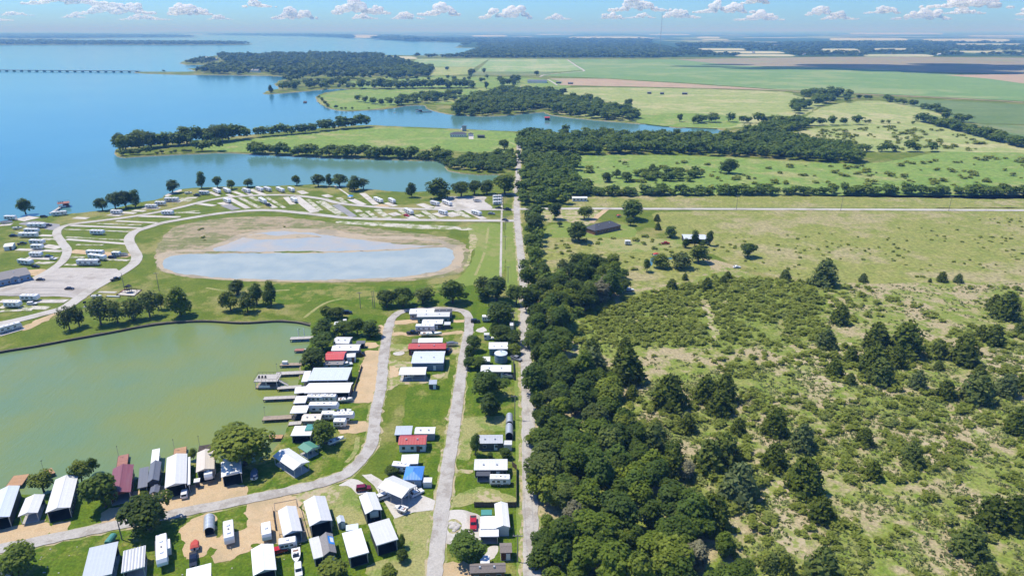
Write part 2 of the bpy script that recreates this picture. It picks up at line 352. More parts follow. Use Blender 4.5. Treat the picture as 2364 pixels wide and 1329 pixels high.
def ribbon(name, pts, width, z, mat, amp=0.12, closed=False, step=None, wvar=0.0):
    C = densify(pts, closed, True, step or 2.0, 0)
    V = []; F = []; n = len(C)
    for i, c in enumerate(C):
        a = C[(i - 1) % n] if (closed or i > 0) else c; b = C[(i + 1) % n] if (closed or i < n - 1) else c
        t = (b - a).normalized(); nn = Vector((-t.y, t.x))
        w = width / 2
        for s in (-1, 1):
            e = w + amp * width * 0.5 * (mnoise.noise((c.x * .35, c.y * .35, s * 5)) + .6 * mnoise.noise((c.x * 1.3, c.y * 1.3, s * 7))) + wvar * mnoise.noise((c.x * .03, c.y * .03, s))
            q = c + nn * s * e; V.append((q.x, q.y, z))
    for i in range(n - 1 if not closed else n):
        j = (i + 1) % n
        F.append((2*i, 2*i+1, 2*j+1, 2*j))
    return struct(obj(name, mesh_from(name, V, [f[::-1] for f in F], mat)))

# ------------------------------------------------------------------ the land and the water
def Wp(x, y): return Vector((x, y, 0))
cove_south = gps('z', [(-330, 1215), (-150, 1185), (0, 1160), (40, 1150), (100, 1140), (180, 1128), (260, 1116), (320, 1104), (380, 1088), (440, 1070), (500, 1066),
                       (560, 1072), (610, 1060), (645, 1022), (655, 1003), (666, 980), (672, 950), (682, 915), (690, 880), (695, 845), (702, 815), (718, 790), (724, 765), (722, 748)])
cove_north = gps('z', [(690, 741), (640, 738), (560, 742), (480, 738), (400, 741), (330, 750), (250, 765), (160, 781), (80, 796), (0, 809), (-120, 835), (-330, 890)])
lake_south = gps('z', [(-330, 540), (-150, 522), (0, 511), (60, 501), (110, 499), (160, 494), (210, 488), (255, 483), (330, 466), (365, 460), (380, 452), (414, 438), (452, 433), (515, 431), (563, 430),
                       (621, 429), (674, 428), (717, 426), (780, 430), (841, 436), (903, 441), (938, 443), (1000, 441), (1060, 436), (1110, 426), (1145, 414), (1160, 408)])
inlet1_north = gps('z', [(1150, 402), (1100, 402), (1061, 398), (1033, 391), (1029, 381), (1020, 373), (972, 370), (916, 368), (860, 367), (770, 364), (715, 361), (631, 357),
                         (519, 352), (435, 355), (352, 359), (290, 363), (272, 360), (266, 350)])
penin_north = gps('z', [(275, 343), (320, 338), (400, 328), (500, 319), (600, 309), (700, 300), (760, 294), (800, 291), (850, 289), (900, 291), (944, 293), (1039, 297), (1111, 300), (1181, 303),
                        (1300, 306), (1450, 309), (1600, 311), (1660, 307), (1667, 300)])
inlet2_north = gps('z', [(1640, 295), (1600, 294), (1560, 294), (1520, 287), (1474, 285), (1390, 278), (1307, 270), (1265, 263), (1256, 258), (1245, 259), (1167, 266), (1111, 268), (1039, 263), (1000, 255),
                         (985, 249), (980, 243), (944, 243), (902, 250), (860, 253), (798, 256), (765, 251), (741, 239), (731, 228), (735, 220), (750, 215), (775, 210), (805, 206.5)])
far_points = gps('z', [(790, 204.5), (744, 207), (700, 211), (650, 215), (619, 217), (609, 214.5), (625, 208), (645, 205), (636, 193), (650, 185), (675, 178.5), (626, 175), (575, 174), (494, 173), (399, 172),
                       (318, 168.4), (318, 166), (440, 165.5), (443, 161), (440, 158), (514, 154), (516, 149), (470, 150), (423, 148.5), (426, 142), (474, 135), (501, 128.5), (592, 127), (711, 125.5),
                       (780, 125), (881, 127), (1000, 128.5), (1051, 127.5), (1078, 118), (1105, 110), (1075, 111), (1051, 109.5), (1078, 99), (1010, 96.5), (949, 94.5), (871, 89.5), (780, 85.5), (700, 82.5),
                       (560, 80.8), (400, 79.2), (330, 77.5)])
shore = cove_south + cove_north + lake_south + inlet1_north + penin_north + inlet2_north + far_points
shoreP = densify(shore, False, True, None, 0.35)
outer = [Vector(p) for p in ((-9000, 62000), (-60000, 90000), (90000, 90000), (90000, -500), (-420, -500), (-420, 60))]
landP = shoreP + outer
V = [(p.x, p.y, 0.0) for p in landP]
F = []
for a, b, c in tessellate_polygon([[Vector((p.x, p.y, 0)) for p in landP]]):
    F.append((a, b, c) if (landP[b] - landP[a]).cross(landP[c] - landP[a]) > 0 else (a, c, b))
ground = struct(obj('ground', mesh_from('ground', V, F, ['camp_grass'])))
# earth bank round the shore
n = len(shoreP); V = []; F = []
for i, p in enumerate(shoreP):
    a, b = shoreP[max(0, i - 1)], shoreP[min(n - 1, i + 1)]
    t = (b - a).normalized(); out = Vector((-t.y, t.x))            # the water lies on the left-hand side of the walk
    w = max(0.6, min(p.length * 0.0012, 3.0)) * (1.0 + 0.6 * mnoise.noise((p.x * .05, p.y * .05, 3)))
    V += [(p.x - out.x * .4 * w, p.y - out.y * .4 * w, 0.012), (p.x + out.x * .2 * w, p.y + out.y * .2 * w, -0.15), (p.x + out.x * w, p.y + out.y * w, -1.0)]
for i in range(n - 1):
    for k in (0, 1): F.append((3*i+k, 3*i+k+1, 3*i+k+4, 3*i+k+3))
struct(obj('shore_bank', mesh_from('shore_bank', V, F, 'bank_earth')))

WATER_Z = -0.75
lk = struct(obj('lake', mesh_from('lake', [(-90000, 345, WATER_Z), (1500, 345, WATER_Z), (1500, 3000, WATER_Z), (6000, 95000, WATER_Z), (-90000, 95000, WATER_Z)], [(0, 1, 2, 3, 4)], 'lake_water')))
sheet('cove', [Wp(-420, 100)] + gps('z', [(760, 1100), (740, 700), (-330, 760)]) + [Wp(-420, 320)], WATER_Z + 0.02, 'cove_water', amp=0, smooth=False)

# islands out in the lake
for nm, pts in (('lake_island', [(-400, 91), (-400, 77), (0, 77), (150, 78), (300, 80.5), (400, 83), (452, 85.2), (440, 87), (300, 88), (100, 90.5)]),
                ('lake_island', [(-400, 104.5), (-400, 95), (0, 95.5), (250, 97.5), (450, 99.5), (565, 101), (584, 101.8), (560, 104), (430, 104.6), (200, 104.2)])):
    sheet(nm, gps('z', pts), 0.5, 'camp_grass', amp=0.3)

# land covers
def cover(name, s, pts, mat, z=0.03, amp=0.5, smooth=True): return sheet(name, gps(s, pts), z, mat, amp, smooth)
cover('plain', 'z', [(345, 78.3), (560, 81.2), (700, 83.5), (780, 86.5), (871, 90.5), (949, 95.5), (1010, 97.5), (1084, 100), (1060, 109.8), (1112, 110), (1082, 118), (1055, 127), (1045, 129.5), (1100, 132), (1500, 133), (2000, 131), (3600, 131), (3600, 72.5), (345, 72.5)], 'plain_patchwork', 0.4, smooth=False)
cover('meadow', 'z', [(1232, 1420), (2700, 1420), (2700, 640), (1800, 650), (1650, 600), (1215, 560), (1212, 650)], 'meadow_grass', 0.02)
cover('scrub_floor', 'z', [(1335, 800), (1335, 730), (1460, 695), (1640, 650), (1880, 655), (1900, 780), (1740, 800), (1500, 800)], 'scrub_floor', 0.028, 1.5)
cover('pasture', 'z', [(1530, 489), (2900, 489), (2900, 655), (2300, 652), (1850, 650), (1700, 610), (1590, 560), (1520, 520)], 'pale_pasture', 0.03)
cover('pasture', 'z', [(1216, 545), (1330, 535), (1470, 540), (1560, 570), (1640, 620), (1500, 660), (1240, 640), (1216, 600)], 'pale_pasture', 0.026)
cover('roadside_field', 'z', [(1320, 477), (1335, 455), (1600, 452), (2364, 450), (2900, 449), (2900, 481), (2364, 480.5), (1500, 478.5)], 'pale_pasture', 0.03)
cover('pasture', 'z', [(1310, 400), (1330, 361), (1600, 360), (1990, 377), (2200, 350), (2900, 348), (2900, 449), (1600, 450), (1350, 444)], 'green_pasture', 0.03)
cover('pasture', 'z', [(1800, 325), (1840, 305), (1900, 295), (2130, 285), (2300, 320), (2420, 350), (2150, 350), (1990, 350)], 'cream_pasture', 0.04)
cover('pasture', 'z', [(1862, 290), (1870, 262), (1930, 240), (2000, 233), (2080, 238), (2180, 268), (2130, 284), (2000, 288)], 'cream_pasture', 0.05)
cover('pasture', 'z', [(1290, 262), (1310, 235), (1300, 205), (1480, 203), (1800, 212), (1840, 222), (1900, 235), (1860, 262), (1780, 285), (1680, 296), (1560, 293), (1480, 284)], 'cream_pasture', 0.05)
cover('pasture', 'z', [(1440, 268), (1520, 262), (1620, 262), (1700, 270), (1690, 292), (1560, 293), (1480, 284)], 'green_pasture', 0.07)
cover('pasture', 'z', [(735, 230), (770, 213), (860, 204), (1000, 206), (1180, 203), (1300, 204), (1300, 215), (1220, 230), (1080, 240), (950, 240), (860, 252), (800, 255), (766, 250)], 'green_pasture', 0.05)
cover('pasture', 'z', [(800, 192), (900, 178), (1000, 176), (1180, 179), (1290, 186), (1300, 203), (1100, 203), (900, 203), (830, 203)], 'green_pasture', 0.05)
cover('pasture', 'z', [(450, 340), (560, 322), (700, 308), (850, 294), (1000, 298), (1190, 308), (1192, 350), (1100, 352), (1000, 345), (700, 350), (520, 350)], 'green_pasture', 0.03)
cover('crop_field', 'z', [(962, 136.5), (1130, 136), (1098, 155), (940, 154)], 'crop_pale', 0.3, 0, False)
cover('crop_field', 'z', [(1132, 136), (1306, 137.5), (1345, 162), (1290, 166.5), (1100, 166)], 'crop_pale', 0.3, 0, False)
cover('crop_field', 'z', [(1098, 166.6), (1286, 167), (1250, 174.5), (1080, 174)], 'crop_dark', 0.3, 0, False)
cover('hay_field', 'z', [(940, 154.6), (1098, 155.4), (1080, 172), (1000, 176), (930, 165)], 'cream_pasture', 0.3, 0, False)
cover('crop_field', 'z', [(1312, 137.5), (1660, 137.5), (1700, 152), (1930, 157), (2110, 166), (2200, 172), (2364, 192), (2900, 205), (2900, 247), (2364, 234), (2100, 221), (1800, 207), (1600, 193), (1400, 181), (1252, 175.4), (1300, 168), (1350, 163)], 'crop_green', 0.3, 0, False)
cover('fallow_field', 'z', [(1560, 137.5), (1900, 132), (2050, 132), (2364, 134), (2900, 136), (2900, 176), (2364, 171), (2110, 166), (1930, 157), (1700, 152), (1640, 146)], 'fallow_soil', 0.32, 0, False)
cover('ploughed_field', 'z', [(2180, 174), (2364, 171.5), (2900, 176), (2900, 206), (2364, 193.5), (2280, 182)], 'ploughed_soil', 0.34, 0, False)
cover('ploughed_field', 'z', [(1265, 181), (1400, 183), (1600, 195), (1800, 208.5), (1840, 211), (1700, 206), (1480, 201), (1290, 197), (1300, 190)], 'ploughed_soil', 0.34, 0, False)
cover('crop_field', 'z', [(2110, 229), (2364, 242), (2900, 265), (2900, 300), (2364, 288), (2230, 285), (2180, 262), (2100, 240)], 'crop_dark', 0.3, 0, False)
cover('crop_field', 'z', [(2250, 287), (2364, 290), (2900, 303), (2900, 345), (2364, 322), (2310, 312)], 'crop_dark', 0.34, 0, False)
ribbon('farm_road', gps('z', [(1246, 178), (1262, 173), (1345, 165.5), (1349, 164), (1330, 152), (1309, 138)]), 7, 0.6, 'white_gravel', step=20)
ribbon('farm_road', gps('z', [(1830, 213), (2000, 219), (2200, 228), (2364, 237), (2700, 256)]), 10, 0.6, 'ploughed_soil', step=20)
ribbon('farm_road', gps('z', [(1264, 184), (1275, 190), (1287, 198)]), 5, 0.6, 'white_gravel', step=10)
ribbon('farm_road', gps('z', [(1203, 200), (1205, 210), (1206, 222)]), 5, 0.3, 'white_gravel', step=10)

cover('lawn', 'z', [(905, 1090), (925, 1000), (945, 860), (955, 780), (960, 735), (1035, 728), (1068, 735), (1070, 790), (1055, 880), (1035, 1000), (1020, 1120), (1000, 1250), (985, 1400), (860, 1400), (850, 1250)], 'lawn_grass', 0.02)
cover('lawn', 'z', [(1090, 700), (1130, 690), (1195, 690), (1208, 1000), (1218, 1400), (1000, 1400), (1035, 1180), (1060, 980), (1085, 800)], 'lawn_grass', 0.022)
cover('lawn', 'z', [(-200, 1420), (-200, 1130), (100, 1142), (330, 1104), (450, 1072), (600, 1062), (660, 1000), (690, 880), (715, 790), (735, 735), (900, 735), (860, 1000), (830, 1060), (740, 1110), (560, 1150), (860, 1180), (960, 1250), (980, 1420)], 'lawn_grass', 0.014)
cover('verge', 'z', [(1184, 690), (1196, 690), (1205, 850), (1210, 1000), (1216, 1200), (1221, 1420), (1196, 1420), (1192, 1200), (1190, 1000), (1187, 850)], 'verge_grass', 0.035, 0.1)
cover('verge', 'z', [(1168, 515), (1186, 515), (1192, 600), (1198, 680), (1172, 670), (1168, 600)], 'verge_grass', 0.035, 0.1)
cover('levee_grass', 'z', [(1080, 520), (1156, 520), (1154, 640), (1000, 665), (1060, 640), (1090, 600), (1096, 560)], 'verge_grass', 0.03, 0.3)
cover('levee_grass', 'z', [(640, 655), (900, 660), (1080, 655), (1110, 690), (900, 715), (760, 700), (640, 700)], 'lawn_grass', 0.024, 0.3)

cover('dry_yard', 'b', [(1300, 620), (1480, 570), (1560, 640), (1490, 700), (1560, 860), (1580, 900), (1400, 930), (1290, 850), (1250, 720)], 'dry_yard', 0.04)
cover('dry_yard', 'c', [(390, 870), (700, 800), (690, 950), (640, 1329), (200, 1329), (170, 1240), (470, 1130), (420, 980)], 'dry_yard', 0.04)
cover('dry_yard', 'c', [(930, 60), (1120, 40), (1270, 40), (1290, 150), (1050, 170), (1000, 380), (900, 380), (890, 200)], 'dry_yard', 0.04)
cover('dry_yard', 'c', [(880, 680), (1060, 610), (1160, 620), (1360, 690), (1340, 740), (1100, 740), (860, 760)], 'dry_yard', 0.04)
cover('bare_patch', 'c', [(1060, 650), (1120, 625), (1170, 650), (1240, 690), (1270, 715), (1130, 725), (1040, 690)], 'mixed_dirt', 0.05)
cover('bare_patch', 'c', [(890, 480), (960, 465), (1030, 472), (1025, 490), (930, 500)], 'mixed_dirt', 0.05)
cover('dry_yard', 'p', [(170, 310), (620, 305), (600, 390), (560, 430), (400, 400), (190, 400)], 'mixed_dirt', 0.045)
cover('yard', 'p', [(200, 480), (250, 430), (420, 410), (600, 480), (820, 420), (940, 450), (960, 500), (900, 530), (600, 530), (210, 530)], 'verge_grass', 0.045)
cover('dirt_paddock', 'p', [(560, 545), (900, 545), (1330, 545), (1340, 600), (1150, 640), (800, 650), (600, 600)], 'dry_yard', 0.045)
for pts in ([(940, 0), (1010, 0), (1005, 175), (985, 180), (955, 80)], [(230, 210), (320, 190), (330, 350), (250, 380)]):
    cover('bare_patch', 'w', pts, 'mixed_dirt', 0.04, 1.0)
for bi, pts in enumerate(([(180, 380), (380, 350), (420, 500), (230, 520), (140, 440)], [(0, 880), (100, 900), (90, 1080), (0, 1100)], [(900, 420), (1101, 400), (1101, 490), (980, 500)],
            [(640, 760), (780, 760), (760, 860), (650, 880)], [(20, 1060), (140, 1110), (190, 1240), (60, 1180)], [(860, 640), (960, 630), (1000, 700), (900, 760), (850, 700)])):
    cover('bare_patch', 'x', pts, 'mixed_dirt', 0.03 + .004 * bi, 1.6)

# sand and concrete lots
for s, pts, m in (('a', [(-40, 980), (375, 882), (350, 1022), (-40, 1105)], 'sand'), ('a', [(430, 915), (560, 875), (545, 980), (410, 1008)], 'sand'),
               ('a', [(845, 800), (1085, 755), (1065, 885), (835, 922)], 'sand'), ('a', [(1100, 640), (1345, 615), (1395, 790), (1085, 760)], 'sand'),
               ('a', [(1310, 650), (1540, 600), (1660, 560), (1823, 480), (1823, 725), (1400, 800), (1345, 720)], 'sand'),
               ('b', [(0, 690), (170, 640), (300, 560), (580, 595), (590, 675), (300, 750), (0, 805)], 'sand'),
               ('b', [(100, 900), (345, 840), (350, 1015), (400, 1000), (560, 955), (600, 905), (590, 745), (800, 705), (1010, 672), (1180, 690), (1040, 750), (1120, 1010), (1070, 1060), (840, 1075), (640, 1080), (620, 1130), (350, 1212), (330, 1075), (215, 1180), (100, 1200)], 'sand'),
               ('b', [(1010, 672), (1330, 600), (1345, 700), (1260, 760), (1300, 990), (1090, 1060), (1050, 760)], 'mixed_dirt'),
               ('d', [(1060, 690), (1100, 600), (1090, 545), (1235, 540), (1215, 700), (1170, 1028), (970, 1028), (985, 950), (1040, 800)], 'sand'),
               ('d', [(1095, 465), (1200, 460), (1215, 500), (1110, 515)], 'sand'), ('d', [(905, 1232), (1112, 1215), (1105, 1312), (835, 1318)], 'sand'),
               ('d', [(1215, 300), (1275, 292), (1255, 375), (1218, 380)], 'sand'), ('d', [(860, 960), (990, 940), (985, 1028), (860, 1028)], 'sand'),
               ('e', [(215, 478), (385, 472), (390, 530), (208, 540)], 'mixed_dirt'), ('e', [(205, 630), (400, 640), (425, 690), (310, 705), (310, 765), (560, 790), (560, 850), (330, 852), (230, 910), (175, 915), (195, 760)], 'mixed_dirt'),
               ('e', [(205, 690), (300, 700), (305, 770), (200, 790)], 'sand'),
               ('e', [(245, 242), (500, 238), (500, 272), (245, 276)], 'sand'), ('e', [(235, 362), (460, 366), (700, 372), (900, 346), (908, 372), (700, 396), (235, 390)], 'sand'),
               ('e', [(590, 785), (720, 765), (715, 800), (590, 825)], 'mixed_dirt'), ('e', [(755, 470), (905, 460), (885, 585), (770, 565)], 'mixed_dirt'),
               ('e', [(1040, 330), (1110, 310), (1150, 345), (1050, 365)], 'concrete'), ('e', [(820, 240), (925, 238), (925, 262), (820, 262)], 'sand'),
               ('c', [(790, 1230), (1000, 1230), (1000, 1345), (765, 1345)], 'sand'), ('c', [(1130, 1100), (1210, 1100), (1205, 1180), (1150, 1190)], 'concrete'),
               ('f', [(245, 715), (420, 715), (400, 755), (260, 760)], 'sand'), ('f', [(210, 1225), (360, 1150), (520, 1105), (560, 1100), (440, 1160), (230, 1260)], 'sand'),
               ('f', [(0, 1195), (120, 1170), (60, 1215), (0, 1240)], 'sand')):
    LOT = globals().get('LOT', 0) + 1; cover('sand_lot' if m == 'sand' else 'dirt_lot' if m == 'mixed_dirt' else 'concrete_slab', s, pts, m, 0.055 + 0.004 * (LOT % 9), 0.75)
cover('concrete_slab', 'c', [(125, 512), (200, 505), (290, 560), (430, 640), (560, 655), (720, 720), (702, 795), (540, 815), (388, 865), (300, 720), (225, 600)], 'concrete', 0.10, 0.05, False)
cover('driveway', 'b', [(1340, 600), (1440, 545), (1530, 575), (1580, 640), (1500, 670), (1420, 600)], 'concrete', 0.098, 0.2)
cover('driveway', 'c', [(825, 805), (950, 798), (1040, 822), (1085, 855), (1080, 1050), (960, 1060), (850, 1075), (785, 1050), (800, 930)], 'concrete', 0.098, 0.2)
cover('stone_bed', 'c', [(830, 880), (880, 870), (930, 905), (920, 960), (850, 990), (820, 960)], 'mixed_dirt', 0.104, 0.2)
cover('stone_bed', 'e', [(245, 555), (330, 540), (350, 560), (320, 580), (250, 578)], 'concrete', 0.104, 0.2)

# the drained pond north of the cove
cover('pond_basin', 'z', [(360, 602), (366, 565), (395, 530), (450, 512), (540, 502), (640, 500), (720, 508), (820, 522), (920, 534), (1000, 543), (1062, 558), (1085, 585), (1078, 615), (1045, 635), (960, 647), (800, 651), (600, 650), (480, 643), (405, 635), (368, 622)], 'pond_mud', 0.04)
cover('pond_margin', 'z', [(362, 606), (372, 585), (440, 576), (560, 578), (760, 580), (950, 572), (1040, 563), (1068, 575), (1068, 600), (1056, 620), (1005, 637), (900, 646), (700, 650), (515, 646), (415, 636), (374, 624)], 'pale_mud', 0.055)
cover('pond_margin', 'z', [(470, 577), (520, 555), (580, 535), (660, 528), (760, 530), (860, 545), (930, 545), (1000, 552), (1030, 562), (960, 572), (800, 578), (640, 580), (540, 580)], 'pale_mud', 0.05)
cover('pond_water', 'z', [(376, 606), (390, 593), (445, 586), (560, 585), (700, 585), (850, 581), (950, 575), (1022, 572), (1046, 578), (1050, 595), (1040, 611), (990, 630), (895, 641), (700, 646), (520, 642), (420, 632), (380, 620)], 'pond_water', 0.07)
cover('pond_shallows', 'z', [(495, 577), (540, 557), (585, 541), (640, 534), (680, 536), (720, 538), (790, 548), (850, 556), (900, 560), (985, 561), (1005, 567), (940, 573), (800, 579), (640, 581), (540, 581)], 'pond_silt_water', 0.065)
cover('mud_bar', 'z', [(400, 583), (470, 580.5), (560, 581.5), (610, 582), (600, 584.5), (540, 585), (450, 586)], 'pond_mud', 0.08, .6)
cover('mud_bar', 'z', [(635, 581), (700, 580), (745, 581), (735, 583), (650, 583.5)], 'camp_grass', 0.08, .6)
cover('mud_bar', 'z', [(830, 579.5), (900, 576), (960, 573), (962, 574.5), (900, 578.5)], 'pale_mud', 0.08, .6)
cover('mud_bar', 'z', [(560, 548), (600, 540), (640, 545), (690, 540), (740, 546), (690, 550), (610, 553)], 'pale_mud', 0.084, .5)
cover('mud_bar', 'z', [(850, 552), (930, 552), (1000, 558), (1020, 565), (960, 566), (900, 560)], 'pond_mud', 0.088, .5)
cover('small_pond', 'p', [(1085, 700), (1120, 697), (1160, 700), (1390, 690), (1392, 702), (1180, 712), (1110, 712), (1095, 760), (1078, 770), (1078, 730)], 'inlet_water', 0.06, 0.1)
cover('gravel_wash', 'h', [(1180, 640), (1240, 625), (1260, 680), (1215, 790), (1180, 900), (1110, 960), (1160, 880), (1190, 780)], 'mixed_dirt', 0.05)
cover('gravel_wash', 'h', [(20, 510), (500, 530), (1150, 565), (1200, 590), (700, 575), (200, 545), (10, 530)], 'worn_pad', 0.045)

# roads
main_road = gps('z', [(1232, 1420), (1229, 1329), (1224, 1150), (1219, 950), (1215, 840), (1212, 760), (1210.5, 679), (1204.5, 610), (1197, 540), (1193.5, 500), (1193, 478), (1194, 440), (1196.5, 395), (1198, 352), (1197, 335)])
ribbon('main_road', main_road, 4.4, 0.225, 'road_surface', 0.24)
ribbon('county_road', gps('z', [(1196, 483), (1320, 481.8), (1479, 482.4), (1860, 483.5), (2364, 486), (2900, 489)]), 5.6, 0.22, 'white_gravel', 0.08, step=6)
ribbon('loop_road', gps('z', [(-120, 1292), (0, 1267), (86, 1251), (171, 1232), (285, 1209), (400, 1187), (486, 1170), (571, 1153), (657, 1135), (742, 1115), (799, 1093), (839, 1056), (859, 1020), (868, 950), (879, 897), (886, 824), (900, 745), (912, 728), (936, 717.5),
                                  (995, 713), (1050, 714.5), (1072, 720), (1082, 735), (1082, 765), (1072, 815), (1064, 873), (1057, 921), (1048, 990), (1032, 1093), (1020, 1178), (1002.5, 1329), (990, 1420)]), 4.1, 0.215, 'road_surface', 0.2)
ribbon('campground_lane', gps('z', [(1192, 510), (1120, 509.5), (1036, 509), (908, 507), (800, 503), (693, 491.5), (609, 485.5), (525, 491), (452, 501.5), (380, 514), (345, 524), (312, 535), (298, 552), (306, 573), (316, 592), (308, 610), (276, 632), (217, 665), (179, 691), (148, 711), (102, 724), (51, 737), (0, 748), (-150, 775)]), 6.0, 0.21, 'white_gravel', 0.08)
ribbon('campground_lane', gps('z', [(1192, 484.5), (1100, 484), (1036, 484), (908, 481), (831, 475), (780, 469), (741, 459), (669, 451), (597, 451), (525, 456), (476, 464), (428, 476), (380, 487), (307, 500), (230, 510), (166, 518), (138, 527), (131, 541), (143, 560), (155, 578), (147, 600), (128, 617), (95, 636), (60, 650), (0, 668), (-150, 690)]), 5.0, 0.205, 'white_gravel', 0.08)
cover('parking_lot', 'f', [(560, 698), (1065, 715), (870, 850), (705, 970), (600, 962), (300, 955), (-60, 945), (-60, 900), (60, 880), (200, 830), (330, 770), (430, 720)], 'gravel', 0.2, 0.25)
cover('driveway', 'h', [(890, 400), (950, 330), (960, 292), (1130, 285), (1330, 290), (1322, 330), (1370, 400)], 'white_gravel', 0.084, 0.2)
ribbon('driveway', gps('h', [(1480, 268), (1600, 266)]), 3.5, 0.07, 'white_gravel', step=2)
ribbon('trail', gps('z', [(1159, 447), (1158, 500), (1157, 560), (1155.5, 640)]), 1.3, 0.1, 'white_gravel', step=3)
ribbon('driveway', gps('p', [(720, 295), (640, 360), (590, 410)]), 4, 0.07, 'sand', step=3)
ribbon('driveway', gps('q', [(815, 328), (818, 295)]), 6, 0.07, 'concrete', step=4)
ribbon('driveway', gps('q', [(1200, 385), (1120, 350), (960, 330), (700, 320), (400, 318)]), 3.5, 0.06, 'cream_pasture', step=6)
cover('driveway', 'f', [(170, 300), (300, 275), (420, 290), (540, 310), (490, 355), (410, 350), (300, 320)], 'grey_pad', 0.084, 0.2)

# dirt shoulders and worn tracks
for nm, pts, w_, z_ in (('road_shoulder', main_road, 6.2, 0.05), ('road_shoulder', gps('z', [(-120, 1292), (0, 1267), (86, 1251), (171, 1232), (285, 1209), (400, 1187), (486, 1170), (571, 1153), (657, 1135), (742, 1115), (799, 1093), (839, 1056), (859, 1020), (868, 950), (879, 897), (886, 824), (900, 745)]), 5.3, 0.052),
                        ('road_shoulder', gps('z', [(1082, 765), (1072, 815), (1064, 873), (1057, 921), (1048, 990), (1032, 1093), (1020, 1178), (1002.5, 1329), (990, 1420)]), 5.4, 0.051)):
    ribbon(nm, pts, w_, z_, 'mixed_dirt', 0.45)
for s_, pts in (('b', [(1490, 205), (1485, 270), (1462, 340), (1400, 410)]), ('d', [(505, 225), (560, 180), (640, 120), (740, 70), (900, 30)]), ('e', [(760, 600), (765, 700), (740, 800)]), ('h', [(1240, 1000), (1320, 800), (1360, 560)]), ('c', [(560, 1329), (610, 1150), (640, 900)]), ('g', [(400, 1180), (700, 1220), (1200, 1200)])):
    ribbon('worn_track', gps(s_, pts), 1.5, 0.048, 'dry_yard', 0.5)

# concrete strips of the campground, one sheet each
PADN = 0
def pad(s, x1, y1, x2, y2, w=3.6, m='concrete', nm='concrete_pad'):
    a, b = gp(s, x1, y1), gp(s, x2, y2); d = (b - a).normalized(); nn = Vector((-d.y, d.x, 0)) * w / 2
    global PADN; PADN += 1
    sheet(nm, [a - nn, b - nn, b + nn, a + nn], 0.085 + 0.0012 * PADN, m, 0.12 if m == 'worn_pad' else 0.03, False, 1.2)
for a in ((660, 258, 770, 300), (750, 240, 830, 290), (820, 238, 980, 300, 4.5), (590, 308, 800, 420, 4.5), (290, 370, 480, 395, 5), (530, 365, 625, 390, 6), (900, 330, 1060, 415, 4.5), (1250, 310, 1440, 455, 7), (1160, 312, 1230, 382, 4.5),
          (1295, 252, 1350, 280, 6), (1532, 290, 1590, 312, 6), (1665, 318, 1700, 335), (430, 262, 520, 300), (600, 285, 660, 305), (205, 318, 310, 318, 5), (20, 502, 150, 503, 4)):
    pad('g', *a)
for a in ((720, 318, 910, 415, 3.5, 'worn_pad'), (980, 315, 1150, 415, 3.0, 'worn_pad'), (820, 310, 900, 345, 4, 'worn_pad'), (1370, 335, 1500, 440, 3.5, 'worn_pad'), (1485, 350, 1690, 480, 6, 'worn_pad'), (1660, 322, 1744, 365, 3, 'worn_pad'), (100, 460, 340, 465, 3, 'worn_pad'),
          (575, 388, 690, 430, 7, 'grey_pad'), (1640, 385, 1744, 455, 6, 'grey_pad'), (130, 330, 260, 345, 7, 'worn_pad'), (0, 470, 330, 445, 3, 'worn_pad')):
    pad('g', *a)
for a in ((115, 312, 230, 365, 6), (220, 258, 345, 362, 5), (430, 345, 520, 375, 5), (740, 355, 840, 392, 7), (945, 365, 1040, 390, 6), (1115, 340, 1225, 390, 9), (485, 437, 540, 460, 7), (885, 437, 970, 468, 8), (990, 435, 1072, 467, 9), (1160, 412, 1320, 492, 5), (640, 465, 700, 495, 6)):
    pad('h', *a)
for a in ((10, 378, 140, 470, 5.5, 'grey_pad'), (165, 408, 200, 430, 5, 'worn_pad'), (205, 445, 260, 475, 5, 'worn_pad'), (265, 420, 340, 478, 3.5, 'worn_pad'), (350, 405, 460, 485, 5, 'worn_pad'), (570, 405, 640, 455, 6, 'worn_pad'),
          (712, 450, 760, 470, 5, 'worn_pad'), (765, 415, 885, 495, 4, 'worn_pad'), (1070, 415, 1185, 485, 5, 'worn_pad'), (360, 365, 450, 385, 8, 'sand'), (0, 300, 60, 345, 3, 'worn_pad')):
    pad('h', *a)
for a in ((640, 316, 1270, 340, 3.6), (600, 440, 1150, 482, 3.4), (1050, 275, 1420, 292, 3), (1260, 231, 1620, 240, 4.5), (670, 246, 795, 252, 5), (1090, 198, 1225, 205, 5), (1200, 180, 1310, 186, 4.5), (985, 216, 1100, 224, 6), (1290, 158, 1440, 160, 6),
          (150, 532, 560, 548, 4), (400, 497, 540, 520, 6), (190, 246, 290, 262, 11), (340, 998, 600, 998, 4.5), (0, 998, 190, 998, 4.5), (240, 607, 510, 615, 5), (0, 312, 110, 305, 6), (360, 405, 480, 409, 4), (1500, 95, 1642, 100, 7)):
    pad('f', *a)
for a in ((570, 350, 1180, 372, 2.2, 'worn_pad'), (600, 420, 1130, 446, 2.4, 'worn_pad'), (640, 548, 1180, 590, 7, 'sand'), (640, 600, 760, 603, 3, 'worn_pad'), (960, 622, 1160, 632, 3, 'worn_pad'), (590, 668, 700, 672, 3, 'worn_pad'), (880, 300, 1270, 313, 2.5, 'worn_pad'),
          (330, 650, 480, 656, 4, 'worn_pad'), (190, 1050, 440, 1062, 4, 'worn_pad'), (370, 438, 530, 441, 4, 'worn_pad'), (690, 490, 930, 492, 2.5, 'worn_pad'), (0, 1090, 300, 1075, 2.5, 'worn_pad'), (890, 915, 1050, 920, 2, 'concrete'), (130, 380, 300, 372, 3, 'worn_pad'), (0, 1052, 60, 1050, 4, 'worn_pad')):
    pad('f', *a)
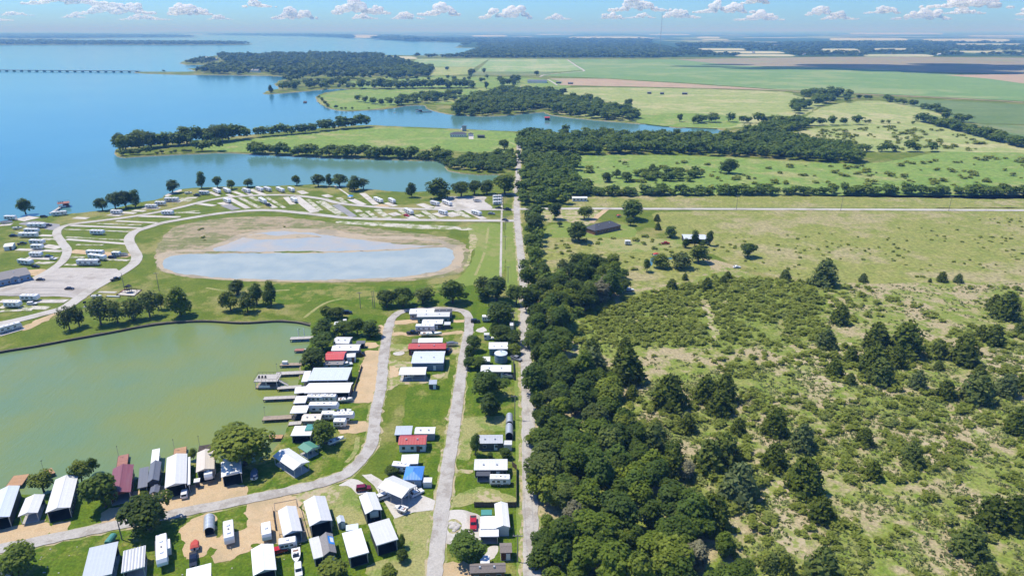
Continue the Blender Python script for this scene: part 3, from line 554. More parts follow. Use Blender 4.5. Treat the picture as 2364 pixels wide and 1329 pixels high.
pad('f', -10, 1305, 215, 1238, 4.5)
cover('playground', 'f', [(1050, 942), (1130, 890), (1280, 898), (1210, 950)], 'concrete', 0.08, 0.02, False)
cover('foot_path', 'z', [(381, 451), (400, 443), (416, 437.5), (420, 440), (404, 446.5), (386, 454)], 'concrete', 0.06, 0.05)
ribbon('foot_path', gps('h', [(-30, 190), (90, 270), (110, 300)]), 1.6, 0.07, 'concrete', step=3)

# ------------------------------------------------------------------ vegetation
def rand_unit(n, rng):
    v = rng.normal(size=(n, 3)); return v / np.linalg.norm(v, axis=1, keepdims=True)
def leaf_cards(C, N, size, rng, tint, aspect=1.0, upbias=0.0):
    """one folded card of leaves at each centre C, facing N"""
    n = len(C)
    t = np.cross(N, rand_unit(n, rng)); t /= np.linalg.norm(t, axis=1, keepdims=True) + 1e-9
    if upbias:
        up = np.tile([0, 0, 1.0], (n, 1)); t = t * (1 - upbias) + up * upbias; t /= np.linalg.norm(t, axis=1, keepdims=True) + 1e-9
    b = np.cross(N, t); b /= np.linalg.norm(b, axis=1, keepdims=True) + 1e-9
    s = size[:, None]
    fold = N * s * 0.22
    V = np.stack([C - t * s * aspect, C + b * s * .8 - fold, C + t * s * aspect, C - b * s * .8 - fold], 1).reshape(-1, 3)
    base = np.arange(n) * 4
    F = np.concatenate([np.stack([base, base + 1, base + 2], 1), np.stack([base, base + 2, base + 3], 1)])
    return V, F, np.repeat(tint, 4)
def np_mesh(name, V, F, mat, tint=None):
    me = bpy.data.meshes.new(name)
    me.vertices.add(len(V)); me.vertices.foreach_set('co', np.ascontiguousarray(V, np.float32).ravel())
    me.loops.add(len(F) * 3); me.loops.foreach_set('vertex_index', np.ascontiguousarray(F, np.int32).ravel())
    me.polygons.add(len(F)); me.polygons.foreach_set('loop_start', np.arange(len(F), dtype=np.int32) * 3)
    try: me.polygons.foreach_set('loop_total', np.full(len(F), 3, np.int32))
    except Exception: pass
    me.materials.append(M[mat])
    if tint is not None:
        at = me.attributes.new('tint', 'FLOAT', 'POINT'); at.data.foreach_set('value', np.clip(tint, 0, 1).astype(np.float32))
    me.update(calc_edges=True); return me

def broad_crown(seed, n=1500, spread=1.0, leaf=0.42, tall=1.0, holes=0.0):
    """crown of a broadleaf tree 9 m wide, lifted from 1.6 m to about 9 m: lobes covered in leaf cards"""
    r = np.random.default_rng(seed); L = []
    k = 17
    for i in range(k):
        a = r.uniform(0, 2 * math.pi); u = r.uniform(0, 1) ** 0.6; z = r.uniform(-0.75, 0.9)
        rad = math.sqrt(max(0.05, 1 - z * z)) * u * 3.0 * spread
        L.append((math.cos(a) * rad, math.sin(a) * rad, 5.1 + z * 2.7 * tall, r.uniform(1.15, 2.0)))
    L.append((0, 0, 5.6, 2.4)); L = np.array(L)
    w = L[:, 3] ** 2; idx = r.choice(len(L), n, p=w / w.sum())
    D = rand_unit(n, r); D[:, 2] = np.abs(D[:, 2]) * np.where(r.random(n) < 0.76, 1, -1)
    rr = L[idx, 3] * np.where(r.random(n) < 0.8, r.uniform(0.86, 1.12, n), r.uniform(0.3, 0.86, n))
    C = L[idx, :3] + D * rr[:, None]
    N = D + 0.5 * rand_unit(n, r) + np.array([0, 0, 0.75]); N /= np.linalg.norm(N, axis=1, keepdims=True)
    lobe_t = r.uniform(0.25, 0.7, len(L))
    return leaf_cards(C, N, r.uniform(0.65, 1.35, n) * leaf, r, lobe_t[idx] + r.normal(0, 0.22, n))
def cedar_crown(seed, n=1500, leaf=0.36):
    """dense pointed crown 5 m wide and 8 m high, foliage sprays pointing up and out"""
    r = np.random.default_rng(seed); tips = [(0, 0, 8.0, 1.0)] + [(r.uniform(-1.1, 1.1), r.uniform(-1.1, 1.1), r.uniform(5.0, 7.2), r.uniform(.6, .85)) for _ in range(3)]
    T = np.array(tips); p = np.array([.46, .18, .18, .18]); idx = r.choice(4, n, p=p)
    h = r.beta(1.15, 1.6, n); a = r.uniform(0, 2 * math.pi, n)
    bump = 1 + 0.22 * np.sin(a * 5 + h * 9 + idx) + 0.15 * np.sin(a * 9 - h * 17)
    R0 = 2.6 * T[idx, 3] * (1 - h) ** 0.5 * np.minimum(1, (h + .10) * 5.5) * bump
    rr = R0 * np.where(r.random(n) < .8, r.uniform(.85, 1.1, n), r.uniform(.4, .85, n))
    C = np.stack([T[idx, 0] * (0.4 + .6 * h) + np.cos(a) * rr, T[idx, 1] * (0.4 + .6 * h) + np.sin(a) * rr, 0.25 + h * T[idx, 2]], 1)
    N = np.stack([np.cos(a), np.sin(a), np.full(n, .9)], 1) + .45 * rand_unit(n, r); N /= np.linalg.norm(N, axis=1, keepdims=True)
    cl = np.sin(a * 7 + h * 13) * .18
    return leaf_cards(C, N, r.uniform(.6, 1.3, n) * leaf, r, .42 + cl + r.normal(0, .2, n), 1.5, .45)
def shrub_crown(seed, n=260, leaf=0.17, rad=1.6, h=1.5, lobes=6):
    r = np.random.default_rng(seed)
    L = np.array([(r.uniform(-1, 1) * rad * .6, r.uniform(-1, 1) * rad * .6, r.uniform(.35, .75) * h, r.uniform(.3, .55) * rad) for _ in range(lobes)])
    idx = r.integers(0, lobes, n); D = rand_unit(n, r); D[:, 2] = np.abs(D[:, 2]) * np.where(r.random(n) < .8, 1, -.6)
    C = L[idx, :3] + D * (L[idx, 3] * r.uniform(.5, 1.15, n))[:, None]; C[:, 2] = np.maximum(C[:, 2], .08)
    N = D + .6 * rand_unit(n, r) + np.array([0, 0, 1.6]); N /= np.linalg.norm(N, axis=1, keepdims=True)
    return leaf_cards(C, N, r.uniform(.6, 1.5, n) * leaf, r, r.uniform(.2, .7, lobes)[idx] + r.normal(0, .25, n), 1.5, .3)
def far_crown(seed, n=70, leaf=1.15):
    V, F, t = broad_crown(seed, n, 1.0, leaf)
    return V, F, t
def trunk_mesh(seed, h=4.6, r0=0.32, limbs=5):
    r = random.Random(seed); V = []; F = []
    def tube(a, b, ra, rb, k=6):
        a, b = Vector(a), Vector(b); d = (b - a).normalized(); u = d.orthogonal().normalized(); v = d.cross(u); s = len(V)
        for q, rad in ((a, ra), (b, rb)):
            for i in range(k): V.append(q + (u * math.cos(i * 2 * math.pi / k) + v * math.sin(i * 2 * math.pi / k)) * rad)
        for i in range(k): F.append((s + i, s + (i + 1) % k, s + k + (i + 1) % k, s + k + i))
    m = (r.uniform(-.15, .15), r.uniform(-.15, .15), h * .5)
    tube((0, 0, -0.15), m, r0 * 1.15, r0 * .8); tube(m, (m[0] * 1.6, m[1] * 1.6, h), r0 * .8, r0 * .45)
    for i in range(limbs):
        a = i * 2 * math.pi / limbs + r.uniform(-.4, .4); z = h * r.uniform(.42, .8); L = r.uniform(1.6, 2.7)
        tube((m[0], m[1], z), (m[0] + math.cos(a) * L, m[1] + math.sin(a) * L, z + L * r.uniform(.6, 1.1)), r0 * .4, r0 * .14, 5)
    return mesh_from('trunk', V, F, 'bark')

BROAD = [np_mesh('broadleaf_crown', *broad_crown(100 + i, 1500, 1.0 + .1 * (i % 3 - 1), .40, 1.0 + .12 * (i % 2))[:2], 'leaf_oak', None) for i in range(0)]
def mk(fn, seed, mat, name, *a):
    V, F, t = fn(seed, *a); return np_mesh(name, V, F, mat, t)
BROAD = [mk(broad_crown, 100 + i, 'leaf_oak', 'broadleaf_crown', 2200, 1.0 + .16 * (i % 3 - 1), .345, .92 + .13 * (i % 4)) for i in range(8)]
LIGHTC = [mk(broad_crown, 140 + i, 'leaf_levee', 'broadleaf_crown', 1050, 1.12, .38, 1.2) for i in range(3)]
CEDAR = [mk(cedar_crown, 200 + i, 'needle_cedar', 'cedar_crown', 1500) for i in range(5)]
SHRUB = [mk(shrub_crown, 300 + i, 'leaf_scrub', 'shrub_foliage', 300, .2, 1.5 + .25 * (i % 3), 1.3 + .2 * (i % 2), 5 + i % 4) for i in range(6)]
TRUNK = [trunk_mesh(i) for i in range(3)]
CTRUNK = trunk_mesh(9, 5.5, .22, 0)

TREES = []                     # every placed tree: kind, foot, width, height, label, group, material
def size_ok(w, lo, hi): return max(lo, min(hi, w))
def tree_box(s, x0, y0, x1, y1, kind='broad', label=None, group=None, mat=None):
    """a tree from the box its crown fills in an image crop"""
    k = S[s][2]; cx = (x0 + x1) / 2
    f = gp(s, cx, y1); ang = math.atan2(CAM_H, f.y); m = pxm(f) * k
    w = (x1 - x0) / m
    drop = 0.30 * w * math.sin(ang) * m if kind != 'cedar' else .3 * w * math.sin(ang) * m
    foot = gp(s, cx, y1 - drop)
    hpx = (y1 - drop - y0) - 0.16 * w * math.sin(ang) * m
    h = hpx / (m * math.cos(ang))
    w *= .97 if kind == 'cedar' else 1.3 if s in 'de' else 1.1
    h = size_ok(h, .62 * w, 1.7 * w) if kind != 'cedar' else size_ok(h, .75 * w, 1.22 * w)
    TREES.append((kind, foot, w, h, label, group, mat))
def inside(p, poly):
    x, y = p; c = False; j = len(poly) - 1
    for i in range(len(poly)):
        a, b = poly[i], poly[j]
        if (a[1] > y) != (b[1] > y) and x < (b[0] - a[0]) * (y - a[1]) / (b[1] - a[1]) + a[0]: c = not c
        j = i
    return c
def scatter(poly, spacing, rng, jitter=.42):
    P = [(p.x, p.y) for p in poly]; xs = [p[0] for p in P]; ys = [p[1] for p in P]; out = []
    ny = int((max(ys) - min(ys)) / (spacing * .87)) + 1; nx = int((max(xs) - min(xs)) / spacing) + 1
    for j in range(ny + 1):
        for i in range(nx + 1):
            x = min(xs) + (i + .5 * (j % 2)) * spacing + rng.uniform(-jitter, jitter) * spacing
            y = min(ys) + j * spacing * .87 + rng.uniform(-jitter, jitter) * spacing
            if inside((x, y), P): out.append(Vector((x, y, 0)))
    return out
def wood(s, pts, spacing, wr, hr, label, group, mat=None, keep=1.0, kind='broad'):
    rng = random.Random(len(TREES) + 5)
    for p in scatter(gps(s, pts), spacing, rng):
        if rng.random() > keep: continue
        w = rng.uniform(*wr); p = p + Vector((rng.gauss(0, 1), rng.gauss(0, 1), 0)) * spacing * .18; TREES.append((kind, p, w, w * rng.uniform(*hr), label, group, mat))
def hedge(s, pts, spacing, wr, hr, label, group, mat=None, rows=1, off=4.0, keep=1.0, kind='broad'):
    rng = random.Random(len(TREES) + 11); P = gps(s, pts)
    for a, b in zip(P, P[1:]):
        L = (b - a).length; d = (b - a) / max(L, 1e-6); nn = Vector((-d.y, d.x, 0))
        for i in range(int(L / spacing) + 1):
            for rr in range(rows):
                if rng.random() > keep: continue
                q = a + d * (i * spacing + rng.uniform(-.4, .4) * spacing) + nn * ((rr - (rows - 1) / 2) * off + rng.uniform(-1, 1) * off * .35)
                w = rng.uniform(*wr); TREES.append((kind, q, w, w * rng.uniform(*hr), label, group, mat))

B, C_ = 'broad', 'cedar'
# trees with a place of their own near the houses
for a in ((('a', 5, 1090, 330, 1400), 'dark round tree beside the lane in the bottom corner of the village', None),
          (('a', 1035, 665, 1405, 1030), 'large dark round tree on the inner bend side of the lower lane', None),
          (('a', 695, 500, 1010, 830), 'dark tree crowding the maroon roofed house by the cove', None),
          (('a', 590, 400, 745, 610), 'yellow green tree on the cove bank behind the dark tree', 'leaf_bright'),
          (('a', 705, 378, 810, 500), 'small dark tree at the water edge behind the yellow green tree', None),
          (('a', 265, 490, 450, 680), 'thin yellow green tree behind the small white gabled shelter', 'leaf_bright'),
          (('a', 1525, 300, 1605, 390), 'small round tree between white and cream roofs by the cove', None),
          (('b', 345, 110, 820, 510), 'largest spreading yellow green tree over the cove bank', 'leaf_bright'),
          (('b', 1125, 60, 1335, 290), 'dark tree between the fifth wheel trailer and the green canopy', None),
          (('c', 310, 440, 425, 535), 'dark round bush behind the big white carport', None),
          (('c', 400, 1125, 515, 1230), 'clipped round bush alone on the dry lawn', None),
          (('c', 415, 1000, 490, 1115), 'leafy bush at the corner of the white flat roofed shelter', None),
          (('c', 840, 1000, 1130, 1260), 'grey green spreading tree beside the brown shingled house', 'leaf_dark'),
          (('c', 990, 195, 1100, 370), 'dark round tree at the corner of the grey roofed cabin', 'leaf_dark'),
          (('c', 1235, 285, 1335, 385), 'dark pointed tree behind the long white roofed house', 'leaf_dark'),
          (('c', 1135, 325, 1185, 380), 'small dark bush on the patio behind the long white roof', 'leaf_dark'),
          (('c', 1220, 485, 1280, 525), 'small clipped bush beside the screened porch', None),
          (('e', 1035, 730, 1300, 1010), 'tall dark tree in front of the long white roofed house', 'leaf_dark'),
          (('e', 1060, 950, 1255, 1190), 'dark tree on the bare lot nearest the arched shelters', 'leaf_dark'),
          (('e', 945, 385, 1085, 560), 'tall dark tree beside the east lane near the two small sheds', 'leaf_dark'),
          (('e', 925, 480, 1030, 650), 'middle dark tree of the clump beside the east lane', 'leaf_dark'),
          (('e', 905, 590, 1010, 725), 'dark tree at the foot of the clump beside the east lane', 'leaf_dark'),
          (('e', 985, 595, 1120, 725), 'round tree against the small white roof by the round tank', None),
          (('e', 1135, 60, 1365, 290), 'dark round tree behind the parked white trailer at the lane head', 'leaf_dark'),
          (('e', 1175, 270, 1370, 470), 'large green tree over the small blue shed', None),
          (('e', 1300, 330, 1465, 500), 'green tree between the white roofed workshop and the main road', None),
          (('e', 1350, 490, 1475, 585), 'low yellow green tree beside the white roofed workshop', 'leaf_bright'),
          (('e', 1050, 0, 1200, 70), 'dark tree at the corner of the pond meadow and the main road', 'leaf_dark'),
          (('b', 1180, 1240, 1440, 1420), 'yellow green bushy tree at the bottom edge below the flat white shelter', 'leaf_bright'),
          (('c', 280, 1250, 425, 1400), 'yellow green bush at the bottom edge on the dry lawn', 'leaf_bright'),
          (('a', 1125, 640, 1200, 700), 'low bush in front of the dark grey roofed cabin', None),
          (('d', 650, 140, 800, 250), 'yellow green tree at the head of the cove grove', 'leaf_bright'), (('d', 760, 145, 905, 250), 'dark tree at the head of the cove grove', None),
          (('d', 600, 240, 790, 420), 'broad dark tree at the landing with two mooring posts', 'leaf_dark'), (('d', 800, 265, 980, 420), 'dark tree in front of the white shed in the grove', None),
          (('d', 960, 210, 1080, 400), 'tall tree next to the rounded thicket by the sand verge', None), (('d', 1050, 265, 1225, 425), 'rounded dark thicket tree by the sandy road verge', 'leaf_dark'),
          (('d', 585, 380, 780, 560), 'dark tree beside the upper white roofed boat cabin', 'leaf_dark'), (('d', 480, 530, 710, 725), 'big dark tree leaning over the cove beside the red roof', 'leaf_dark'),
          (('f', 565, 1030, 700, 1275), 'slender tree with two forked tops on the levee', 'leaf_levee'), (('f', 660, 1030, 775, 1240), 'slender tree right beside the forked tree on the levee', 'leaf_levee'),
          (('f', 820, 970, 1010, 1235), 'leaning tree on the levee below the parked boat', 'leaf_levee'), (('f', 990, 965, 1140, 1215), 'middle tree of the levee row', 'leaf_levee'),
          (('f', 1120, 960, 1300, 1190), 'bushy tree on the levee below the playground', 'leaf_levee'), (('f', 1270, 910, 1440, 1160), 'tall tree on the levee right of the playground', 'leaf_levee'),
          (('f', 1410, 920, 1505, 1080), 'small dark tree behind the levee row', None), (('f', 1515, 870, 1745, 1155), 'separate dark tree on the levee by the seawall corner', 'leaf_oak'),
          (('g', 545, 1205, 720, 1420), 'yellow green tree of the clump on the levee bank', 'leaf_bright'), (('g', 600, 1145, 800, 1270), 'dark tree at the back of the levee bank clump', 'leaf_dark'),
          (('g', 720, 1215, 880, 1430), 'light tree at the front of the levee bank clump', 'leaf_levee'), (('g', 800, 1150, 970, 1360), 'dark middle tree of the levee bank clump', 'leaf_dark'),
          (('g', 945, 1125, 1105, 1370), 'tall dark tree at the end of the levee bank clump', None),
          (('z', 868, 668, 918, 714), 'first tree of the belt behind the lane head', None), (('z', 905, 663, 958, 714), 'second tree of the belt behind the lane head', None),
          (('z', 950, 660, 1002, 706), 'third tree of the belt behind the lane head, light topped', 'leaf_levee'), (('z', 1008, 658, 1082, 708), 'wide tree of the belt behind the dark garage roof', None),
          (('z', 1093, 637, 1132, 692), 'light green tree on the meadow edge by the pond end', 'leaf_levee'), (('z', 1112, 640, 1180, 702), 'wide dark tree on the meadow edge below the pond end', 'leaf_dark'),
          (('z', 1172, 655, 1212, 708), 'tree tight against the main road at the meadow end', None),
          (('z', 40, 460, 80, 497), 'lone twin crowned tree on the shore by the boat landing', None), (('z', 222, 457, 252, 488), 'small tree at the end of the shoreline clump', 'leaf_dark'),
          (('z', 250, 446, 285, 486), 'first big tree of the shoreline clump', 'leaf_dark'), (('z', 275, 441, 308, 483), 'middle big tree of the shoreline clump', 'leaf_dark'), (('z', 298, 442, 328, 480), 'last big tree of the shoreline clump', 'leaf_dark'),
          (('z', 383, 418, 415, 448), 'wide tree at the bend of the lake path', 'leaf_dark'), (('z', 455, 400, 478, 436), 'tall oval tree on the lake shore', None), (('z', 491, 407, 513, 435), 'small fan shaped tree on the lake shore', None),
          (('z', 525, 414, 546, 438), 'small round tree on the lake shore', None), (('z', 560, 412, 586, 434), 'dark flat topped tree on the lake shore', 'leaf_dark'), (('z', 674, 404, 697, 429), 'bent tree on the inlet shore', None),
          (('z', 720, 402, 751, 433), 'wide tree of the inlet shore clump', None), (('z', 750, 405, 769, 432), 'narrow tree in the middle of the inlet shore clump', None), (('z', 766, 402, 802, 433), 'dark tree of the inlet shore clump', None),
          (('z', 800, 408, 838, 444), 'tree at the head of the foot path', None), (('z', 825, 412, 853, 438), 'loose leafy tree leaning over the inlet', 'leaf_levee'),
          (('z', 938, 425, 964, 457), 'oval dark tree alone by the upper lane', 'leaf_dark'), (('z', 985, 413, 1046, 462), 'largest round tree by the upper lane', None), (('z', 1044, 418, 1086, 457), 'round tree right of the largest one by the upper lane', None),
          (('z', 1078, 415, 1112, 452), 'tree over the inlet end behind the boat trailer', None), (('z', 1105, 418, 1142, 450), 'bushy tree behind the driveway loop', None), (('z', 1138, 404, 1192, 452), 'large tree between driveway loop and main road', None),
          (('p', 390, 415, 585, 582), 'round dark oak in front of the dark roofed farmhouse', None), (('p', 830, 235, 1045, 400), 'huge dark oak behind the dark roofed farmhouse', 'leaf_dark'), (('p', 870, 355, 960, 438), 'dark pointed tree beside the huge oak', 'leaf_dark'),
          (('p', 230, 250, 350, 388), 'dark tree on the bare yard by the junction', 'leaf_dark'), (('p', 470, 265, 595, 388), 'light tree on the bare yard beside the driveway', None), (('p', 60, 255, 175, 365), 'tree at the corner of the road junction', 'leaf_dark'),
          (('p', 30, 330, 205, 525), 'dark tree along the main road below the junction', 'leaf_dark'), (('p', 20, 490, 180, 655), 'green tree along the main road opposite the pond end', None), (('p', 40, 600, 150, 720), 'tree along the main road above the thick wood', None),
          (('p', 1180, 455, 1300, 537), 'dark tree at the end of the pale barn', 'leaf_dark'), (('p', 1405, 485, 1485, 612), 'dark tree in front of the middle of the pale barn', 'leaf_dark'), (('p', 1525, 485, 1605, 605), 'tree at the far end of the pale barn', 'leaf_dark'),
          (('p', 1335, 540, 1405, 622), 'tree at the near corner of the pale barn', 'leaf_dark'), (('p', 1460, 560, 1540, 615), 'low tree before the pale barn', 'leaf_dark'),
          (('p', 1380, 610, 1575, 758), 'yellow willow at the end of the small pond', 'leaf_bright'), (('p', 1085, 700, 1250, 795), 'yellow bush on the near bank of the small pond', 'leaf_bright'), (('p', 1240, 710, 1430, 800), 'olive bush on the near bank of the small pond', 'leaf_levee'),
          (('p', 1015, 700, 1085, 820), 'dark tree at the near end of the small pond', 'leaf_dark'), (('p', 1815, 575, 1955, 708), 'lone dark tree in the pale pasture', 'leaf_dark'), (('p', 305, 395, 350, 445), 'small dark bush on the bare yard', 'leaf_dark'),
          (('i', 940, 430, 1020, 505), 'lone round tree in the cream pasture beyond the inlet', 'leaf_dark'), (('i', 1415, 565, 1470, 632), 'lone tree near the end of the far inlet', 'leaf_dark'), (('i', 1540, 588, 1600, 650), 'thin tree at the end of the far inlet', None),
          (('i', 1145, 1015, 1240, 1095), 'round dark tree in the green pasture', 'leaf_dark'), (('i', 1805, 1010, 1975, 1105), 'wide dark oak in the green pasture', 'leaf_dark'), (('i', 740, 1085, 835, 1178), 'pointed dark tree in the green pasture near the wood', 'leaf_dark'),
          (('i', 835, 1060, 910, 1142), 'oval tree next to the pointed tree in the green pasture', 'leaf_dark'), (('i', 905, 1080, 1020, 1180), 'round tree at the end of the pasture thicket', 'leaf_dark'),
          (('i', 130, 172, 175, 215), 'lone tree in the dark crop field beside the farm road', 'leaf_dark'), (('k', 1490, 115, 1570, 182), 'round tree at the hay field corner', 'leaf_dark'), (('k', 1645, 238, 1690, 300), 'lone dark tree in the pasture before the long barn', 'leaf_dark'),
          (('q', 1040, 330, 1140, 420), 'round dark tree beside the farm driveway on the peninsula', 'leaf_dark'), (('z', 618, 198, 632, 215), 'lone tree on the tip of the small point', 'leaf_dark'), (('k', 1365, 465, 1455, 530), 'tree on the bank opposite the far pier', 'leaf_dark')):
    tree_box(*a[0], B, a[1], None, a[2])

# cedars of the scrub meadow
CED = [('x', *c) for c in ((225, 295, 305, 378), (285, 195, 362, 275), (340, 350, 400, 435), (265, 430, 335, 492), (345, 485, 390, 525), (420, 280, 530, 390), (525, 285, 665, 415), (405, 370, 520, 485), (525, 345, 600, 455), (440, 445, 545, 530), (615, 460, 685, 545),
       (730, 510, 805, 590), (830, 505, 955, 610), (785, 350, 900, 445), (705, 325, 770, 415), (890, 440, 935, 487), (720, 430, 758, 465), (890, 275, 945, 335), (930, 280, 1010, 362), (965, 175, 1070, 255), (940, 150, 1005, 220), (1055, 245, 1101, 320), (975, 500, 1065, 580),
       (1065, 470, 1140, 560), (1020, 590, 1120, 740), (100, 870, 245, 995), (190, 1010, 295, 1110), (115, 685, 215, 810), (0, 750, 100, 890), (0, 620, 100, 745), (800, 1115, 935, 1265), (895, 940, 1020, 1140), (980, 960, 1110, 1145), (585, 760, 670, 870), (430, 830, 500, 930),
       (395, 710, 465, 785), (0, 1130, 75, 1320), (55, 1150, 130, 1329), (175, 1240, 320, 1370), (900, 1280, 990, 1370), (75, 55, 115, 90), (205, 55, 310, 115), (735, 70, 775, 95), (805, 62, 840, 98), (697, 70, 712, 95), (405, 72, 440, 95))]
CED += [('w', *c) for c in ((885, 285, 1000, 490), (975, 300, 1095, 490), (955, 420, 1075, 550), (1070, 535, 1140, 645), (335, 165, 445, 300), (325, 240, 460, 370), (475, 250, 640, 400), (690, 395, 850, 525), (625, 580, 770, 755), (720, 670, 850, 865), (890, 660, 1035, 835), (975, 600, 1110, 795),
       (1025, 740, 1200, 985), (905, 890, 1060, 1120), (520, 170, 590, 245), (560, 395, 620, 470), (815, 545, 900, 635))]
CED += [('p', *c) for c in ((1500, 840, 1590, 970), (1645, 850, 1710, 920), (1680, 825, 1750, 890), (2150, 820, 2235, 890), (1340, 820, 1390, 885), (1210, 870, 1300, 975), (1110, 330, 1160, 400), (1115, 390, 1165, 470))]
ZONES = ((lambda x, y: y < 700, 'on the upper fence line of the scrub meadow'), (lambda x, y: x < 1480 and y < 900, 'beside the upper edge of the roadside wood'), (lambda x, y: x < 1600, 'beside the bulging lower wood edge'),
         (lambda x, y: x < 1740 and y < 960, 'around the big round tree in mid meadow'), (lambda x, y: x < 1740, 'in the file below mid meadow nearest the wood'), (lambda x, y: 1900 < x < 2140 and y < 900, 'in the dark clump of the upper meadow'),
         (lambda x, y: x >= 2140 and y < 860, 'in the upper corner of the meadow'), (lambda x, y: x < 1900 and y < 820, 'alone between scrub and the dark clump'), (lambda x, y: x < 1900, 'on the tan ground of the lower meadow'), (lambda x, y: y < 960, 'on the slope under the dark clump'), (lambda x, y: True, 'in the lower corner of the meadow'))
zn = {}
for c in CED:
    ox, oy, k = S[c[0]]; x, y = ox + (c[1] + c[3]) / 2 / k, oy + c[4] / k
    zn.setdefault(next(z for f, z in ZONES if f(x, y)), []).append((-(c[3] - c[1]) / k, c))
ORD = ['largest', 'second largest', 'third largest', 'fourth largest', 'fifth largest', 'sixth largest', 'seventh largest', 'eighth largest', 'ninth largest', 'tenth largest', 'eleventh largest', 'twelfth largest', 'smallest but two', 'smallest but one', 'smallest']
for z, L_ in zn.items():
    for i, (_, c) in enumerate(sorted(L_, key=lambda t: t[0])): tree_box(*c, C_, f'dark green cedar, {ORD[min(i, 14)]} {z}', 'cedars of the scrub meadow')

# woods
WL, WG = 'broadleaf tree in the dense wood along the straight main road', 'trees of the roadside wood'
wood('z', [(1236, 1400), (1730, 1400), (1690, 1329), (1650, 1250), (1570, 1180), (1575, 1100), (1500, 1060), (1450, 1010), (1430, 930), (1410, 885), (1330, 880), (1312, 840), (1300, 790), (1320, 740), (1400, 705), (1452, 670), (1440, 625), (1330, 618), (1260, 645), (1224, 650), (1222, 760), (1228, 950), (1234, 1200)],
     5.9, (5.0, 12.0), (.7, 1.15), WL, WG, keep=.95)
wood('z', [(1218, 655), (1246, 640), (1252, 560), (1240, 500), (1212, 500), (1212, 560)], 7.5, (6, 9), (.9, 1.3), 'tree in the narrow belt between main road and pasture', 'trees of the roadside belt')
wood('z', [(1206, 476), (1318, 476), (1330, 455), (1370, 446), (1330, 420), (1340, 395), (1330, 375), (1280, 366), (1206, 362)], 9.5, (9, 13), (.7, 1.0), 'tree in the wood filling the corner north of the road junction', 'trees of the junction wood')
NB, NG = 'tree in the broad wood block between far inlet and green pasture', 'trees of the inlet wood'
wood('z', [(1200, 355), (1290, 358), (1400, 358), (1600, 358), (1730, 362), (1850, 372), (1985, 378), (1992, 364), (1940, 345), (1850, 330), (1770, 325), (1700, 323), (1600, 323), (1400, 319), (1205, 313)], 11, (11, 16), (.7, 1.0), NB, NG)
wood('z', [(1700, 314), (1780, 322), (1860, 300), (1866, 285), (1820, 280), (1760, 300)], 11, (10, 15), (.7, 1.0), NB, NG)
wood('z', [(1040, 396), (1110, 398), (1160, 400), (1190, 395), (1193, 360), (1150, 362), (1080, 368), (1040, 378)], 8.5, (7, 11), (.7, 1.0), 'tree on the wooded tip at the end of the near inlet', 'trees at the inlet end')
PN = 'tree lining the lake side of the grassy peninsula'; PS = 'tree lining the inlet side of the grassy peninsula'
hedge('z', [(275, 350), (330, 343), (420, 335), (510, 327), (560, 322)], 7.5, (14, 21), (.75, 1.05), PN, 'peninsula shoreline trees', rows=2, off=9)
hedge('z', [(575, 319), (640, 313), (700, 308), (745, 303), (800, 297), (852, 293)], 9, (13, 20), (.7, 1.0), PN, 'peninsula shoreline trees', rows=1, off=7, keep=.85)
hedge('z', [(280, 361), (300, 358), (350, 356)], 9, (7, 11), (.6, .9), PS, 'peninsula inlet side trees')
hedge('z', [(360, 356), (430, 352), (450, 352)], 7, (4, 6), (.5, .8), PS, 'peninsula inlet side trees', 'leaf_levee')
hedge('z', [(455, 350), (505, 349)], 7, (12, 15), (.7, 1.0), PS, 'peninsula inlet side trees')
hedge('z', [(590, 354), (615, 355), (650, 357), (700, 358), (740, 361), (800, 362), (870, 364), (930, 365), (990, 366), (1030, 370)], 6.5, (9, 15), (.6, .95), PS, 'peninsula inlet side trees', rows=2, off=7, keep=.85)
hedge('z', [(940, 367), (1000, 369), (1026, 376), (1040, 390)], 5, (4, 7), (.45, .7), PS, 'peninsula inlet side trees', 'leaf_levee')
HL = 'tree in the long hedge line behind the county road field'
hedge('z', [(1340, 449), (1500, 450), (1700, 449), (1900, 448), (2100, 447), (2364, 447), (2700, 446)], 5.6, (6.5, 11), (.5, .85), HL, 'hedge line trees', rows=2, off=5, keep=.92)
hedge('z', [(1985, 350), (2050, 350), (2148, 350)], 11, (10, 15), (.6, .9), 'tree in the short row between the two right hand pastures', 'short row trees')
hedge('z', [(1870, 290), (1905, 289), (1980, 288)], 14, (12, 17), (.7, .9), 'tree in the row above the scrubby cream pasture', 'upper row trees')
hedge('z', [(1930, 285), (2010, 284), (2120, 287)], 14, (5, 9), (.5, .8), 'tree in the row above the scrubby cream pasture', 'upper row trees', keep=.7)
hedge('z', [(2128, 280), (2180, 293), (2240, 308), (2300, 325), (2364, 340), (2500, 365)], 8.5, (11, 17), (.6, .85), 'tree in the diagonal hedge beside the dark crop field', 'diagonal hedge trees', rows=2, off=8)
hedge('z', [(2180, 280), (2215, 282), (2252, 284)], 14, (14, 18), (.7, .9), 'tree in the clump where the diagonal hedges meet', 'hedge meeting trees')
hedge('z', [(1980, 228), (2050, 235), (2110, 246), (2150, 256), (2200, 270)], 15, (11, 17), (.6, .8), 'tree in the curved hedge round the knoll pasture', 'knoll hedge trees', keep=.9)
wood('z', [(1835, 218), (1920, 218), (1960, 228), (1950, 238), (1900, 246), (1870, 248), (1870, 235)], 22, (16, 24), (.7, .9), 'tree in the clump on top of the knoll pasture', 'knoll clump trees', keep=.75)
wood('z', [(1812, 264), (1845, 245), (1862, 246), (1860, 262)], 17, (14, 20), (.75, .95), 'tree in the dark clump below the knoll', 'lower knoll trees')
